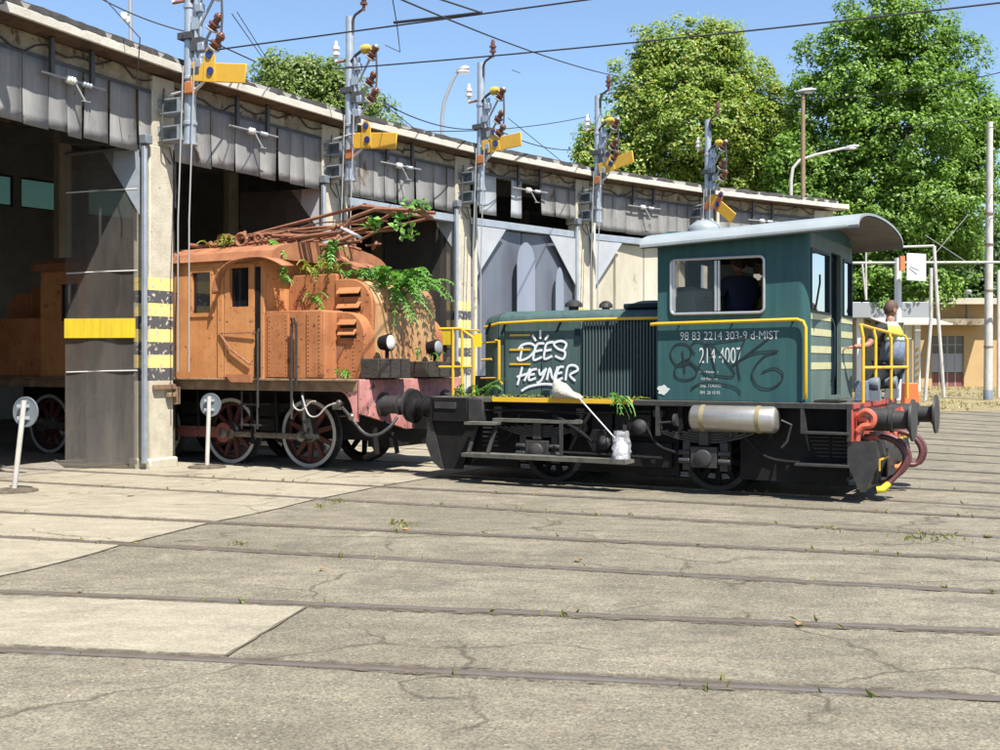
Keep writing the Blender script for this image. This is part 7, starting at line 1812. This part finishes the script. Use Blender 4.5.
wire(at(208, 40, 17.2), at(256, 62, 19.5), .0, 'short wire from the first mast to the bushy tree')
wire(at(232, 14, 17), at(262, 57, 20.5), .0, 'thin stay from the big insulator of the first mast', .008)
wire(at(237, 12, 17), at(298, 108, 21.6), .0, 'long thin stay down to the eave right of the first mast', .007)
wire(at(880, 127, 30), at(1010, 112, 26), .1, 'lower wire crossing the right side of the big tree', .011)
wire(at(768, 98, 34), at(1010, 70, 26), .25, 'upper wire crossing the right side of the big tree', .011)
wire(at(990, 195, pb.y), at(1030, 190, 40), .0, 'short wire leaving the tall pole, upper', .012)
wire(at(990, 218, pb.y), at(1030, 216, 40), .0, 'short wire leaving the tall pole, lower', .012)
wire(at(988, 128, pb.y), at(1030, 122, 38), .0, 'wire leaving the very top of the tall pole', .012)
wire(at(615, 75, 27.4), at(640, 105, 30), .0, 'short wire at the fourth mast top', .01)
wire(at(512, 70, 24.5), at(520, 73, 24.3), .0, 'tiny jumper at the third mast', .008)

# ================================================================== WEEDS AND LITTER ON THE GROUND
c = []; nn = []; 
def tuft(p, n, s):
    for k in range(n):
        a = random.uniform(0, 6.28); q = Vector(p) + Vector((random.gauss(0, s), random.gauss(0, s), random.uniform(.01, s * .8))); c.append(tuple(q)); nn.append((math.cos(a), math.sin(a), random.uniform(-.2, .5)))
for px, py, n, s in ((335, 503, 24, .06), (322, 508, 12, .05), (404, 527, 24, .05), (398, 524, 14, .05),  (925, 540, 24, .1), (915, 541, 18, .08), (955, 542, 14, .1), (830, 532, 10, .06), (240, 545, 16, .04)):
    tuft(gnd(px, py), n, s)
for k in range(200):
    i = random.choice((0, 1, 2, 3)); R = random.uniform(22, 37); s = random.choice((-1, 1)); o = .7175 * s + s * random.choice((.09, -.04)) + random.gauss(0, .02)
    tuft(track_pt(i, R, o, .01), random.randint(1, 3), .012)
for k in range(1500):
    x, y = random.uniform(12, 40), random.uniform(38.5, 60); tuft((x, y, .02 + min(.32, (y - 38.5) * .03)), 2, .06)
gc, gn = [], []
for k in range(9000):
    x, y = random.uniform(11.5, 34), 38.4 + random.random() ** 1.4 * 24
    if math.sin(x * 1.3 + y * .7) + math.sin(x * .5 - y * 1.1) + random.gauss(0, .7) < .35: continue
    a = random.uniform(0, 6.28); gc.append((x, y, .06 + min(.33, (y - 38.5) * .028))); gn.append((math.cos(a), math.sin(a), random.uniform(-.1, .6)))
leaves('dry_grass', gc, gn, .075, 'straw', aspect=.3, label='patchy dry grass growing on the earth verge at the right', cat='grass', kind='stuff')
leaves('ground_weeds', c, nn, .03, 'drygrass', aspect=.3, label='sparse dry weeds along the rails and on the verge', cat='weeds', kind='stuff')
for k, (px, py, s, lb) in enumerate(((406, 531, .04, 'brown dry leaf beside the weeds at the concrete edge'), (578, 562, .035, 'pale dry leaf lying between two rails in the middle foreground'), (800, 627, .03, 'pale dry leaf beside the second rail on the right'), (322, 571, .025, 'small dry leaf in the asphalt left of centre'), (988, 538, .04, 'yellow dry leaf near the right picture edge'), (130, 497, .04, 'dry leaf on the concrete slab at left'))):
    p = gnd(px, py) + Vector((0, 0, .012)); a = k * 1.3; b = MB(); vs = []
    for q in range(9):
        t_ = 2 * math.pi * q / 9 + a; r = s * (1 + .35 * math.cos(3 * t_)); vs.append((p.x + r * math.cos(t_), p.y + r * math.sin(t_), p.z + random.uniform(0, .02)))
    b.add(vs + [(p.x, p.y, p.z)], [(q, (q + 1) % 9, 9) for q in range(9)]); b.build('dry_leaf', 'dryleaf', label=lb, cat='leaf', group='dry leaves on the ground')
